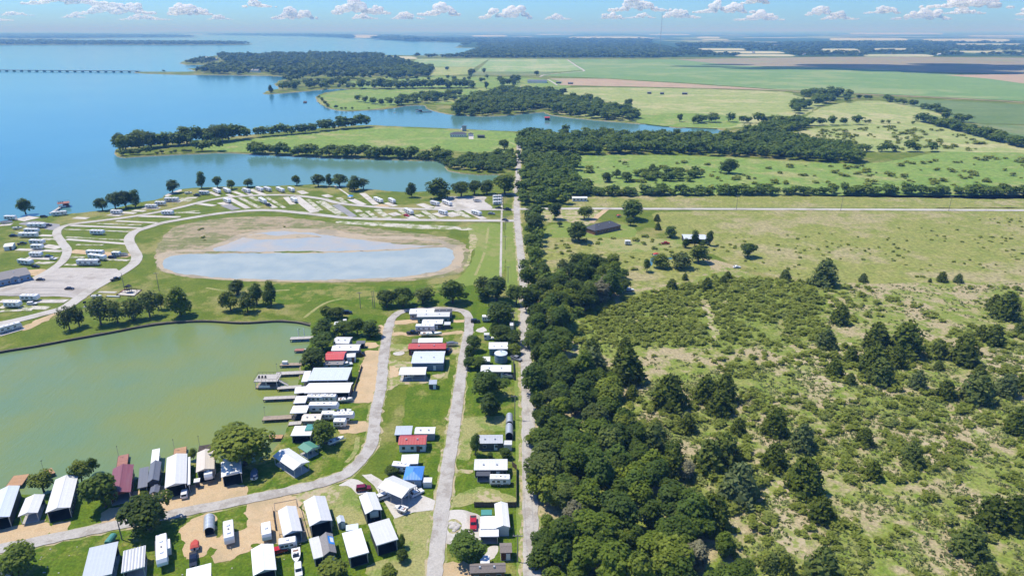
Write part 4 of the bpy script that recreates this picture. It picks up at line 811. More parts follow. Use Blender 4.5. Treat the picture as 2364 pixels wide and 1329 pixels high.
hedge('z', [(1615, 283), (1668, 282)], 12, (12, 18), (.7, .9), 'tree in the row at the end of the far inlet', 'far inlet row trees', rows=2, off=9)
hedge('z', [(1680, 281), (1720, 284), (1760, 285), (1800, 284)], 17, (12, 18), (.7, .95), 'tree in the row at the end of the far inlet', 'far inlet row trees')
wood('z', [(1460, 420), (1470, 400), (1540, 397), (1615, 400), (1618, 416), (1560, 424)], 10, (7, 11), (.5, .75), 'low tree in the thicket in the middle of the green pasture', 'pasture thicket trees', 'leaf_levee')
# across the far inlet
FW = 'tree in the woods across the far inlet'
wood('z', [(1040, 266), (1110, 268), (1170, 265), (1240, 257), (1300, 222), (1240, 213), (1160, 212), (1100, 222), (1060, 240)], 15, (13, 21), (.65, .9), FW, 'trees across the far inlet', keep=.8)
wood('z', [(1262, 258), (1310, 270), (1400, 278), (1478, 282), (1470, 270), (1410, 250), (1360, 236), (1300, 232), (1268, 240)], 15, (13, 21), (.65, .9), FW, 'trees across the far inlet', keep=.85)
wood('z', [(900, 247), (980, 240), (1060, 232), (1060, 220), (980, 225), (890, 238)], 16, (13, 20), (.65, .9), FW, 'trees across the far inlet', keep=.8)
hedge('z', [(828, 235), (880, 243), (905, 244)], 16, (11, 16), (.7, .9), FW, 'trees across the far inlet', keep=.8)
hedge('z', [(735, 225), (760, 248), (790, 254), (860, 252)], 22, (4, 9), (.6, .9), 'bush on the bank of the far grassy point', 'bank bushes')
BL = 'tree in the belts on the fields beyond the far inlet'
hedge('z', [(840, 205), (900, 205), (960, 204), (1040, 203), (1100, 203)], 17, (17, 26), (.7, .95), BL, 'far field belt trees', rows=3, off=16, keep=.85)
hedge('z', [(790, 205), (830, 204)], 16, (12, 18), (.7, .9), BL, 'far field belt trees')
wood('z', [(640, 212), (700, 208), (790, 204), (800, 190), (700, 196), (650, 203)], 22, (15, 22), (.7, .9), BL, 'far field belt trees', keep=.5)
wood('z', [(895, 184), (1000, 178), (1000, 160), (950, 155), (890, 170)], 22, (20, 30), (.6, .85), BL, 'far field belt trees', keep=.8)
wood('z', [(1150, 200), (1200, 200), (1195, 186), (1150, 188)], 22, (13, 20), (.8, 1.1), BL, 'far field belt trees', keep=.6)
wood('z', [(800, 185), (1150, 195), (1120, 178), (1000, 176), (860, 180)], 60, (9, 16), (.7, .9), BL, 'far field belt trees', keep=.5)
wood('z', [(1300, 205), (1150, 178), (1010, 163), (1080, 160)], 70, (12, 18), (.7, .9), BL, 'far field belt trees', keep=.3)
STRIPS = [(1968, 75.5, 2172, 80), (1920, 88, 2090, 94), (2135, 90, 2330, 97.5), (1607, 112, 1720, 117), (1640, 119, 1805, 124), (1700, 126, 1830, 131), (1893, 113, 1982, 121), (1998, 126, 2150, 131.5), (1318, 85, 1490, 88.5), (1091, 81.5, 1169, 85), (814, 81, 875, 88),
          (1610, 85, 1660, 89), (1620, 91, 1680, 93.5), (2200, 101, 2364, 104), (1740, 101, 1790, 103), (2020, 112, 2110, 116), (2180, 118, 2364, 122), (1240, 79, 1290, 81), (1500, 79, 1590, 81.5), (2240, 82, 2400, 85), (885, 131, 960, 137)]
for i, (x0, y0, x1, y1) in enumerate(STRIPS): cover('hay_field', 'z', [(x0, y1 - .4), (x0 + (x1 - x0) * .3, y1), (x1, y1 - .2), (x1 - (x1 - x0) * .1, y0 + .3), (x0 + (x1 - x0) * .4, y0), (x0 + 4, y0 + .4)], 'far_hay', .7, 0.2)
def to_px(p):
    dep = p.y * _cp + CAM_H * _sp; return CX + FPX * p.x / dep, CY + FPX * (CAM_H * _cp - p.y * _sp) / dep
def in_strip(p, lo=.3, hi=2.2):
    x, y = to_px(p); return any(x0 < x < x1 and y0 - lo < y < y1 + hi * (1 if y1 < 95 else 1.2) for x0, y0, x1, y1 in STRIPS)
FTREES = []           # far woods, too distant to tell tree from tree
def far_wood(pts, spacing, wr, keep=1.0, hr=None, gap=-2):
    rng = random.Random(len(FTREES) + 3); hr = hr or ((.55, .8) if wr[1] < 36 else (.3, .45) if wr[1] < 90 else (.16, .28))
    for p in scatter(gps('z', pts), spacing, rng):
        if rng.random() < keep and not in_strip(p) and mnoise.noise((p.x / 150, p.y / 150, 1)) + .5 * mnoise.noise((p.x / 60, p.y / 60, 4)) > gap: FTREES.append((p, rng.uniform(*wr), rng.uniform(*hr)))
far_wood([(445, 166), (500, 172), (575, 173), (660, 174), (700, 182), (880, 184), (900, 165), (960, 150), (900, 137), (880, 129), (711, 127), (592, 129), (505, 130), (520, 150), (516, 156)], 24, (20, 34), .9, None, -.22)
far_wood([(428, 147), (470, 149), (500, 140), (470, 138)], 24, (18, 28), .8)
far_wood([(645, 192), (700, 188), (700, 176), (660, 179)], 24, (16, 26), .6)
far_wood([(880, 132), (960, 134), (1060, 130), (1085, 122), (1110, 113), (1100, 101), (1200, 99), (1500, 103), (1560, 116), (1570, 131), (1500, 134), (1100, 134.5)], 40, (36, 56), .92)
far_wood([(1570, 131), (1560, 112), (1700, 108), (1900, 107), (2200, 108), (2500, 106), (2500, 130), (2100, 129), (1900, 130), (1700, 131)], 44, (34, 56), .42)
far_wood([(1560, 104), (1900, 100), (2500, 98), (2500, 105), (1900, 107), (1560, 109)], 55, (50, 75), .8)
far_wood([(1060, 108), (1090, 101), (1075, 100)], 45, (35, 50), .9)
far_wood([(880, 92), (960, 96), (1080, 98), (1500, 100), (1500, 92), (1100, 90), (900, 88)], 90, (80, 120), .85)
far_wood([(-60, 103.6), (200, 103.4), (430, 103.8), (560, 103), (580, 101.9), (560, 101), (450, 99.8), (250, 98), (0, 96), (-60, 96)], 60, (50, 80), .95)
far_wood([(-60, 89), (100, 89.5), (300, 87.4), (440, 86.2), (450, 85.2), (400, 83.4), (300, 81), (150, 78.8), (-60, 78)], 130, (110, 170), .9)
far_wood([(480, 81.6), (560, 82), (700, 84), (780, 87), (871, 91), (949, 96), (1000, 92), (900, 86), (700, 80.8), (560, 80.6)], 150, (120, 200), .8)
far_wood([(318, 167.6), (440, 166.5), (500, 165), (440, 165.9), (340, 166.2)], 40, (12, 20), .5)

def leafmat(o, mat):
    if mat:
        o.material_slots[0].link = 'OBJECT'; o.material_slots[0].material = M[mat]
TREE_LIMIT = 330
trees_b = [t for t in TREES if t[0] == 'broad']
named = [t for t in trees_b if t[5] is None]
rest = sorted([t for t in trees_b if t[5]], key=lambda t: -t[2] * pxm(t[1]))
cut = TREE_LIMIT - len(named)
if cut < 0: cut = 0
single = named + rest[:cut]; massed = rest[cut:]
def place_tree(t, i):
    kind, p, w, h, label, group, mat = t
    e = bpy.data.objects.new('cedar_tree' if kind == 'cedar' else 'broadleaf_tree', None); link(e); e.location = (p.x, p.y, 0); e.empty_display_size = .5
    tag(e, label, 'tree', group)
    rz = random.uniform(0, 6.28)
    e.rotation_euler = (0, 0, rz)
    if kind == 'cedar':
        sx, sz = w / 5.0, h / 8.0; sz = max(sz, sx * .7); cm, tm = CEDAR[i % len(CEDAR)], CTRUNK
    else:
        sx, sz = w / 8.1, h / 8.6; tm = TRUNK[i % 3]
        cm = LIGHTC[i % 3] if mat == 'leaf_levee' else BROAD[(i * 5 + int(p.x)) % 8]
    c = obj('crown', cm, e); c.scale = (sx, sx, sz)
    k = obj('trunk', tm, e); k.scale = (sx, sx, sz)
    if kind == 'broad' and group == WG: mat = random.choice([None, None, None, 'leaf_dark', 'leaf_dark', 'leaf_levee', 'leaf_bright', None, None, None, 'leaf_grey' if i % 3 == 0 else None])
    if mat and not (mat == 'leaf_levee' and cm in LIGHTC): leafmat(c, mat)
for i, t in enumerate(single): place_tree(t, i)
for i, t in enumerate([t for t in TREES if t[0] == 'cedar']): place_tree(t, i)

def join_many(name, protos, items, mat, label, cat):
    """one mass of foliage from many placed crowns: items = (proto index, pos, sx, sz, rot, tint shift)"""
    Vs, Fs, Ts, off = [], [], [], 0
    for k, p, sx, sz, rot, dt in items:
        V, F, t = protos[k]; c, s = math.cos(rot), math.sin(rot)
        X = np.empty_like(V); X[:, 0] = (V[:, 0] * c - V[:, 1] * s) * sx + p[0]; X[:, 1] = (V[:, 0] * s + V[:, 1] * c) * sx + p[1]; X[:, 2] = V[:, 2] * sz + (p[2] if len(p) > 2 else 0)
        Vs.append(X); Fs.append(F + off); Ts.append(t + dt); off += len(V)
    return stuff(obj(name, np_mesh(name, np.concatenate(Vs), np.concatenate(Fs), mat, np.concatenate(Ts))), label, cat)
mid_p = [broad_crown(500 + i, 230, 1.0, .86) for i in range(5)]
far_p = [broad_crown(520 + i, 46, 1.0, 1.5) for i in range(5)]
rr = random.Random(3)
near_mass = [t for t in massed if t[2] * pxm(t[1]) > 18]; far_mass = [t for t in massed if t[2] * pxm(t[1]) <= 18]
if near_mass: join_many('woodland', mid_p, [(rr.randrange(5), t[1], t[2] / 8.3, t[3] / 8.6, rr.uniform(0, 6.28), rr.gauss(0, .16)) for t in near_mass], 'leaf_far', 'dense mass of trees in the woods and hedges around the inlets', 'woods')
if far_mass: join_many('field_belt_trees', mid_p, [(rr.randrange(5), t[1], t[2] / 8.3, t[3] / 8.6, rr.uniform(0, 6.28), rr.gauss(0, .16)) for t in far_mass], 'leaf_far', 'small distant trees in belts beyond the far inlet', 'woods')
join_many('far_woods', far_p, [(rr.randrange(5), t[0], t[1] / 9.2, t[1] * t[2] / 9.0, rr.uniform(0, 6.28), rr.gauss(0, .12)) for t in FTREES], 'leaf_far', 'hazy blue woods covering the far shores and plain', 'woods')
print('TREES', len(trees_b), 'single', len(single), 'massed', len(near_mass), len(far_mass), 'far', len(FTREES))

# shrubs of the meadow
SHR = []
TRACK = [(q.x, q.y) for q in gps('z', [(1610, 685), (1628, 685), (1650, 740), (1672, 795), (1640, 798), (1625, 740)])]
def shrubs(s, pts, spacing, wr, keep, seed=0):
    rng = random.Random(int(spacing * 100) + len(SHR) + seed)
    for p in scatter(gps(s, pts), spacing, rng, .5):
        if inside((p.x, p.y), TRACK): continue
        v = 1.1 * mnoise.noise((p.x / 24, p.y / 24, 2.2)) + .5 * mnoise.noise((p.x / 7, p.y / 7, 6)) + .25 * rng.uniform(-1, 1)
        if v > 1 - 2 * keep - .15: SHR.append((p, rng.uniform(*wr) * (1 + .35 * max(-.6, min(1, v)))))
shrubs('z', [(1330, 800), (1330, 720), (1450, 690), (1640, 640), (1880, 650), (1900, 790), (1740, 800), (1500, 800)], 3.6, (2.4, 4.8), .78)
shrubs('z', [(1330, 880), (1480, 820), (1900, 800), (2364, 760), (2600, 760), (2600, 1400), (1700, 1400), (1640, 1220), (1580, 1080), (1460, 1000), (1420, 900)], 4.6, (1.6, 4.2), .5)
shrubs('z', [(1880, 660), (2364, 660), (2600, 660), (2600, 800), (2000, 800), (1900, 760)], 5.5, (1.6, 3.8), .42)
shrubs('z', [(1560, 560), (2364, 500), (2600, 500), (2600, 640), (1800, 640)], 8, (0.9, 2.2), .36)
shrubs('z', [(1240, 560), (1500, 545), (1640, 600), (1560, 670), (1450, 640), (1300, 600)], 8, (1.4, 3.6), .4)
shrubs('z', [(1350, 372), (1990, 382), (2364, 356), (2600, 356), (2600, 440), (1350, 440)], 12, (2, 7), .36)
shrubs('z', [(1830, 320), (1900, 300), (2120, 290), (2300, 330), (2250, 348), (1990, 348)], 12, (3, 8), .42)
shrubs('z', [(400, 540), (520, 508), (700, 510), (820, 528), (640, 545), (480, 560)], 8, (1.0, 2.4), .25)
SHR.sort(key=lambda t: -t[1] * pxm(t[0]))
print('SHRUBS', len(SHR))
for i, (p, w) in enumerate(SHR[:300]):
    o = obj('meadow_shrub', SHRUB[i % 6], None, (p.x, p.y, 0)); k = w / 2.5
    o.scale = (k, k, k * random.uniform(.55, .85)); o.rotation_euler = (0, 0, random.uniform(0, 6.28))
    tag(o, 'loose light green shrub growing in the scrub meadow beside the wood', 'shrub', 'shrubs of the scrub meadow')
sp = [shrub_crown(340 + i, 80, .33, 1.6, 1.4, 5) for i in range(5)]
join_many('meadow_scrub', sp, [(rr.randrange(5), p, w / 2.5, w / 2.5 * rr.uniform(.5, .8), rr.uniform(0, 6.28), rr.gauss(0, .15)) for p, w in SHR[300:]], 'leaf_scrub', 'low light green scrub spread over the meadow and pastures', 'scrub')

# tall grass of the meadow
def tuft(seed, n=9):
    r = np.random.default_rng(seed); a = r.uniform(0, 6.28, n); C = np.stack([r.uniform(-.45, .45, n), r.uniform(-.45, .45, n), r.uniform(.12, .3, n)], 1)
    N = np.stack([np.cos(a), np.sin(a), r.uniform(.3, 1.1, n)], 1); N /= np.linalg.norm(N, axis=1, keepdims=True)
    return leaf_cards(C, N, r.uniform(.14, .3, n), r, r.uniform(.1, .9, n), 1.6, .5)
tp = [tuft(600 + i) for i in range(6)]; items = []
rg = random.Random(21)
for s, pts, spc, kp in (('z', [(1330, 900), (1900, 820), (2600, 790), (2600, 1400), (1690, 1400), (1600, 1150), (1460, 1000)], 1.5, .5), ('z', [(1330, 880), (1320, 760), (1460, 690), (1800, 655), (2600, 655), (2600, 800), (1900, 810)], 2.6, .45)):
    for p in scatter(gps(s, pts), spc, rg, .5):
        v = mnoise.noise((p.x / 9, p.y / 9, 5)) + .3 * rg.uniform(-1, 1)
        if v > 1 - 2 * kp - .1: items.append((rg.randrange(6), p, rg.uniform(.8, 1.9), rg.uniform(.7, 1.4), rg.uniform(0, 6.28), v * .25))
print('TUFTS', len(items))
join_many('tall_grass', tp, items, 'blade_grass', 'tufted tall grass between the meadow shrubs', 'grass')

# ------------------------------------------------------------------ builders of things
class MB:
    """collects solids into one mesh"""
    def __init__(s): s.V, s.F, s.m = [], [], []
    def add(s, V, F, m=0):
        o = len(s.V); s.V += [tuple(v) for v in V]; s.F += [tuple(i + o for i in f) for f in F]; s.m += [m] * len(F); return s
    def box(s, x0, x1, y0, y1, z0, z1, m=0):
        V = [(x, y, z) for z in (z0, z1) for y in (y0, y1) for x in (x0, x1)]
        return s.add(V, [(0, 2, 3, 1), (4, 5, 7, 6), (0, 1, 5, 4), (2, 6, 7, 3), (0, 4, 6, 2), (1, 3, 7, 5)], m)
    def prism(s, prof, y0, y1, m=0, ax='y', bev=0.0):
        """closed outline (a, z) pushed along the other axis; bev rounds the two ends"""
        n = len(prof); c = (sum(p[0] for p in prof) / n, sum(p[1] for p in prof) / n)
        rings = [(y0, 1.0), (y1, 1.0)] if not bev else [(y0, 1 - bev), (y0 + (y1 - y0) * bev * .5, 1.0), (y1 - (y1 - y0) * bev * .5, 1.0), (y1, 1 - bev)]
        V = []
        for y, k in rings:
            for a, z in prof:
                aa, zz = c[0] + (a - c[0]) * (1 - (1 - k) * .35), c[1] + (z - c[1]) * k
                V.append((aa, y, zz) if ax == 'y' else (y, aa, zz))
        F = [tuple(range(n))[::-1], tuple(range((len(rings) - 1) * n, len(rings) * n))]
        for r in range(len(rings) - 1):
            F += [(r*n+i, r*n+(i+1) % n, (r+1)*n+(i+1) % n, (r+1)*n+i) for i in range(n)]
        return s.add(V, F, m)
    def tube(s, a, b, r, k=8, m=0, r2=None):
        a, b = Vector(a), Vector(b); d = (b - a).normalized(); u = d.orthogonal().normalized(); v = d.cross(u); r2 = r if r2 is None else r2
        V = [q + (u * math.cos(i * 2 * math.pi / k) + v * math.sin(i * 2 * math.pi / k)) * rr for q, rr in ((a, r), (b, r2)) for i in range(k)]
        F = [(i, (i + 1) % k, k + (i + 1) % k, k + i) for i in range(k)] + [tuple(range(k))[::-1], tuple(range(k, 2 * k))]
        return s.add(V, F, m)
    def mesh(s, name, mats, smooth=False): return mesh_from(name, s.V, s.F, mats, s.m, smooth)
def part(name, mb, mat, parent): return obj(name, mb.mesh(name, mat), parent)
def empty(name, loc, rz=0.0):
    e = bpy.data.objects.new(name, None); link(e); e.location = loc; e.rotation_euler = (0, 0, rz); e.empty_display_size = .5; return e

def rect(s, cs, h):
    A, B_, C, D = [gp(s, x, y, h) for x, y in cs]
    u = ((B_ - A) + (C - D)) / 2; v = ((D - A) + (C - B_)) / 2
    au = math.atan2(u.y, u.x); av = math.atan2(v.y, v.x) - math.pi / 2
    dv = (av - au + math.pi) % (2 * math.pi) - math.pi
    wu, wv = u.length, v.length
    ang = au + dv * wv ** 2 / (wu ** 2 + wv ** 2)
    c = (A + B_ + C + D) / 4
    if c.y > 500 and wv > .7 * wu:                 # far roofs: the depth cannot be read, keep the front edge and a house-like depth
        nl = max(.6 * wu, 6.0); nl = min(nl, wv); c = c - Vector((-math.sin(ang), math.cos(ang), 0)) * (wv - nl) / 2; wv = nl
    return Vector((c.x, c.y, 0)), ang, wu, wv

def window(parent, face, a, z, w, h, hw, hl, frame='white_paint', name='window', sill=True):
    """face S/N/E/W of a box with half sizes hw, hl"""
    f = MB(); g = MB(); t = .05
    def bx(mb, a0, a1, z0, z1, d0, d1):
        if face == 'S': mb.box(a0, a1, -hl - d1, -hl - d0, z0, z1)
        elif face == 'N': mb.box(a0, a1, hl + d0, hl + d1, z0, z1)
        elif face == 'E': mb.box(hw + d0, hw + d1, a0, a1, z0, z1)
        else: mb.box(-hw - d1, -hw - d0, a0, a1, z0, z1)
    bx(f, a - w/2 - t, a + w/2 + t, z - t, z + h + t, .002, .05); bx(g, a - w/2, a + w/2, z, z + h, .052, .07)
    o = part(name, f, frame, parent); part('pane' if name == 'window' else 'door_leaf', g, 'window_glass' if name == 'window' else frame, o)
    return o

BLD = []
def building(name, label, cat, s, cs, h=2.8, roof='gy', rise=.9, rm='white_roof', wm='white_siding', open_='', posts=True, wins='', doors='', over=.3, slab='concrete_wall', cap=True, group=None, z0=0.0):
    """walls under an eave rectangle read at height h; roof gy/gx = ridge along depth/width, flat, hip, arch; open_ = sides without wall"""
    c, ang, w, l = rect(s, cs, h + z0); BLD.append((label, round(w, 1), round(l, 1)))
    e = empty(name, (c.x, c.y, z0), ang); tag(e, label, cat, group)
    hw, hl = w / 2, l / 2; iw, il = hw - over, hl - over; t = .14
    sl = MB().box(-iw - .05, iw + .05, -il - .05, il + .05, -.1 if not z0 else -.02, .16)
    gm = wm
    if 'S' in open_ and wm in ('grey_siding', 'white_siding', 'tan_siding', 'dark_siding') : wm, slab = 'dark_siding', 'charcoal' if 'E' not in open_ else slab  # open fronts: the interior shade is put into dark wall and slab colours
    rf = MB()
    if roof in ('gy', 'gx'):
        W2, L2 = (hw, hl) if roof == 'gy' else (hl, hw)
        ax = 'y' if roof == 'gy' else 'x'
        for sg in (-1, 1):
            rf.prism([(sg * W2, h), (0, h + rise), (0, h + rise + t), (sg * (W2 + .02), h + t)], -L2, L2, ax=ax)
        ro = part('roof', rf, rm, e)
        if cap:
            part('ridge_cap', MB().prism([(-.22, h + rise + t - .05), (0, h + rise + t + .05), (.22, h + rise + t - .05)], -L2 - .02, L2 + .02, ax=ax), rm, ro)
        for sg, sd in ((-1, 'S' if roof == 'gy' else 'W'), (1, 'N' if roof == 'gy' else 'E')):
            g0 = sg * (L2 - over) - .06; iW = W2 - .02
            part('gable_end', MB().prism([(-iW * .97, h + .02), (iW * .97, h + .02), (0, h + rise - .01)], g0, g0 + .12, ax=ax), gm, e)
    elif roof == 'flat':
        lift = rise * .35
        rf.prism([(-hl, h), (hl, h + lift), (hl, h + lift + t), (-hl, h + t)], -hw, hw, ax='x'); part('roof', rf, rm, e)
        part('fascia', MB().box(-hw - .03, hw + .03, -hl - .06, -hl + .02, h - .12, h + t + .02), rm, e)
    elif roof == 'hip':
        k = min(hw, hl) * .92
        if hw >= hl: rd = [(-hw + k, 0), (hw - k, 0)]
        else: rd = [(0, -hl + k), (0, hl - k)]
        V = [(-hw, -hl, h), (hw, -hl, h), (hw, hl, h), (-hw, hl, h), (*rd[0], h + rise), (*rd[1], h + rise), (-hw, -hl, h - t), (hw, -hl, h - t), (hw, hl, h - t), (-hw, hl, h - t)]
        F = [(0, 1, 5, 4), (1, 2, 5), (2, 3, 4, 5), (3, 0, 4)] if hw >= hl else [(0, 1, 4), (1, 2, 5, 4), (2, 3, 5), (3, 0, 4, 5)]
        F += [(6, 9, 8, 7), (0, 6, 7, 1), (1, 7, 8, 2), (2, 8, 9, 3), (3, 9, 6, 0)]
        ro = part('roof', rf.add(V, F), rm, e)
        part('ridge_cap', MB().tube((*rd[0], h + rise), (*rd[1], h + rise), .1, 6), rm, ro)
    elif roof == 'arch':
        n = 12; pr = [(-math.cos(math.pi * i / n) * hw, h + math.sin(math.pi * i / n) * rise) for i in range(n + 1)]
        pr += [(x * .97, z - .08) for x, z in pr[::-1]]
        ro = part('roof', rf.prism(pr, -hl, hl), rm, e)
        for k in range(4):
            y = -hl + (k + .5) * l / 4; part('rib', MB().prism([(x * 1.02, z + .04) if i <= n else (x, z) for i, (x, z) in enumerate(pr)], y - .06, y + .06), rm, ro)
        if 'N' not in open_: part('end_wall', MB().prism([(-math.cos(math.pi * i / n) * hw * .96, h + math.sin(math.pi * i / n) * rise * .96) for i in range(n + 1)], hl - .12, hl - .04), wm, e)
    part('floor_slab', sl, slab, e)
    top = h - .02
    for sd, bx in (('S', (-iw, iw, -il, -il + .12)), ('N', (-iw, iw, il - .12, il)), ('E', (iw - .12, iw, -il + .12, il - .12)), ('W', (-iw, -iw + .12, -il + .12, il - .12))):
        if sd not in open_: part('wall', MB().box(*bx, .1, top + (rise * .3 if roof == 'flat' and sd == 'N' else 0)), wm, e)
    if posts and open_:
        sp = set()
        if 'S' in open_: sp |= {(-iw, -il), (iw - .12, -il)} | ({(-.06, -il)} if w > 7.5 else set())
        if 'N' in open_: sp |= {(-iw, il - .12), (iw - .12, il - .12)}
        for sd, x in (('E', iw - .12), ('W', -iw)):
            if sd in open_: sp |= {(x, -il + (2 * il - .12) * q / max(2, int(l / 3.5))) for q in range(max(2, int(l / 3.5)) + 1)}
        for x, y in sp: part('post', MB().box(x, x + .13, y, y + .13, .1, top + (rise * .35 * ((y + hl) / l) if roof == 'flat' else 0)), 'galvanised', e)
    if not open_ and w > 6 and c.y < 520:
        for k in range(2):
            vx, vy = (w * (-.22 + .4 * k), -l * .16) if roof != 'gy' else (w * .16, l * (-.22 + .4 * k))
            zr = h + rise * (1 - (abs(vy) / (l / 2) if roof != 'gy' else abs(vx) / (w / 2))) if roof != 'flat' else h + rise * .2
            part('roof_vent', MB().box(vx - .22, vx + .22, vy - .22, vy + .22, zr - .1, zr + .48), 'galvanised', e)
    for q in wins:                                 # letters = faces, evenly spaced windows
        n = max(1, int((2 * iw if q in 'SN' else 2 * il) / 2.6)); span = 2 * (iw if q in 'SN' else il)
        for i in range(n): window(e, q, -span / 2 + span * (i + .5) / n, 1.0, .95, 1.0, iw, il)
    for q in doors: window(e, q, (iw if q in 'SN' else il) * .45, .12, .95, 2.0, iw, il, 'brown_siding' if 'white' in wm else 'white_paint', 'door')
    return e

# ------------------------------------------------------------------ vehicles (built once, copied with their parts)
def proto(name): return bpy.data.objects.new(name, None)
def ppart(name, mb, mat, parent, smooth=False):
    o = bpy.data.objects.new(name, mb.mesh(name, mat, smooth)); o.parent = parent; PCH.setdefault(parent, []).append(o); return o
PCH = {}
def wheel_pair(p, x, yw, r=.36, wd=.24, tw=False):
    for sg in (-1, 1):
        y = sg * yw; tyre = ppart('wheel', MB().tube((x, y - wd / 2, r), (x, y + wd / 2, r), r, 12), 'rubber', p)
        ppart('rim', MB().tube((x, y - wd / 2 - .01, r), (x, y + wd / 2 + .01, r), r * .55, 8), 'steel', tyre)
def side_windows(p, xs, z, h, w, yw, mat='window_glass', name='window'):
    for x in xs:
        for sg in (-1, 1): ppart(name, MB().box(x - w / 2, x + w / 2, min(sg * yw, sg * (yw + .03)), max(sg * yw, sg * (yw + .03)), z, z + h), mat, p)
def make_trailer(L=8.0, kind='travel'):
    p = proto('travel_trailer' if kind == 'travel' else 'fifth_wheel_trailer' if kind == 'fifth' else 'motorhome'); a = L / 2; yw = 1.22
    if kind == 'travel': pr = [(-a, .62), (a - .5, .62), (a, 1.1), (a, 2.1), (a - .35, 2.85), (-a + .15, 2.95), (-a, 2.75)]
    elif kind == 'fifth': pr = [(-a, .7), (a - 2.4, .7), (a - 2.3, 1.75), (a, 1.75), (a, 2.6), (a - .5, 3.45), (-a + .15, 3.5), (-a, 3.3)]
    else: pr = [(-a, .55), (a, .55), (a + .05, 1.5), (a - .15, 2.7), (a - .5, 3.15), (-a + .1, 3.2), (-a, 3.0)]
    top = max(z for _, z in pr)
    ppart('body', MB().prism(pr, -yw, yw, bev=.09), 'rv_white', p)
    for sg in (-1, 1): ppart('stripe', MB().box(-a + .1, a - (2.5 if kind == 'fifth' else .6), min(sg * yw * 1.0, sg * (yw + .02)), max(sg * yw, sg * (yw + .02)), .85, 1.12), 'rv_trim', p)
    side_windows(p, (-L * .32, -L * .08, L * .2), 1.55, .62, 1.0, yw)
    for x in ((-L * .2, L * .22) if L > 7 else (0,)): ppart('roof_unit', MB().prism([(x - .5, top - .06), (x + .5, top - .06), (x + .38, top + .26), (x - .38, top + .26)], -.38, .38), 'white_paint', p)
    ppart('roof_vent', MB().box(-L * .02, L * .02 + .3, -.2, .2, top - .05, top + .1), 'rv_trim', p)
    d = ppart('door', MB().box(L * .05, L * .05 + .7, -yw - .03, -yw, .7, 2.5), 'white_paint', p); ppart('handle', MB().box(L * .05 + .58, L * .05 + .64, -yw - .06, -yw - .03, 1.5, 1.62), 'steel', d)
    ppart('awning', MB().tube((-L * .3, -yw - .09, top - .28), (L * .28, -yw - .09, top - .28), .1, 8), 'rv_trim', p)
    if kind == 'home':
        ppart('windshield', MB().prism([(a - .02, 1.55), (a + .08, 1.55), (a - .1, 2.62), (a - .2, 2.62)], -1.05, 1.05), 'window_glass', p)
        wheel_pair(p, a - 1.3, 1.05, .48, .28); wheel_pair(p, -a + 2.6, 1.05, .48, .28)
    else:
        wheel_pair(p, -.45 - L * .06, 1.1); wheel_pair(p, .4 - L * .06, 1.1)
        if kind == 'travel': ppart('hitch', MB().prism([(a - .1, .5), (a + 1.1, .5), (a + 1.1, .62), (a - .1, .66)], -.08, .08), 'rv_trim', p)
    if kind == 'fifth': ppart('slide_out', MB().box(-L * .28, L * .08, yw, yw + .65, .95, 3.0), 'rv_white', p)
    return p
def make_car(kind='sedan', body='car_dark'):
    p = proto('pickup_truck' if kind == 'pickup' else 'car'); L = 5.6 if kind == 'pickup' else 4.6; a = L / 2; yw = .94
    if kind == 'sedan': lo = [(-a, .35), (a, .35), (a, .75), (a - .9, .95), (-a + .3, 1.0), (-a, .8)]; cab = [(-a + .35, .97), (a - 1.35, .95), (a - 2.0, 1.45), (-a + 1.1, 1.47)]
    elif kind == 'suv': lo = [(-a, .4), (a, .4), (a, .85), (a - .9, 1.08), (-a, 1.1)]; cab = [(-a + .05, 1.08), (a - 1.2, 1.07), (a - 1.75, 1.74), (-a + .25, 1.78)]
    else: lo = [(-a, .5), (a, .5), (a, .95), (a - 1.2, 1.15), (-a, 1.15)]; cab = [(-a + 1.75, 1.13), (a - 1.25, 1.13), (a - 1.85, 1.85), (-a + 1.95, 1.87)]
    ppart('body', MB().prism(lo, -yw, yw, bev=.12), body, p)
    c = ppart('cabin', MB().prism(cab, -yw * .88, yw * .88, bev=.12), body, p)
    xm = [q[0] for q in cab]; z0, z1 = cab[0][1], cab[2][1]; x0, x1 = (cab[0][0] + cab[3][0]) / 2 + .15, (cab[1][0] + cab[2][0]) / 2 - .12; xm = (x0 + x1) / 2
    for s0, s1 in ((x0, xm - .05), (xm + .05, x1)):
        for sg in (-1, 1): ppart('side_window', MB().box(s0, s1, min(sg * yw * .86, sg * yw * .9), max(sg * yw * .86, sg * yw * .9), z0 + .1, z1 - .12), 'window_glass', c)
    (ax_, az), (bx_, bz) = cab[1], cab[2]; ppart('windshield', MB().prism([(ax_ - .08, az + .06), (ax_ + .0, az + .1), (bx_ + .06, bz - .05), (bx_ - .04, bz - .05)], -.7, .7), 'window_glass', c)
    (ax_, az), (bx_, bz) = cab[0], cab[3]; ppart('rear_window', MB().prism([(ax_ - .01, az + .1), (ax_ + .1, az + .06), (bx_ + .06, bz - .06), (bx_ - .05, bz - .06)], -.66, .66), 'window_glass', c)
    if kind == 'pickup': ppart('cargo_bed', MB().box(-a + .12, -a + 1.7, -.76, .76, 1.1, 1.165), 'charcoal', p)
    for sg in (-1, 1):
        ppart('headlight', MB().box(a - .06, a + .015, sg * .66 - .18, sg * .66 + .18, .66, .82), 'white_paint', p); ppart('tail_light', MB().box(-a - .015, -a + .05, sg * .74 - .12, sg * .74 + .12, .7, .9), 'red_paint', p)
    wheel_pair(p, a - .95, .82, .34, .22); wheel_pair(p, -a + .95, .82, .34, .22)
    return p
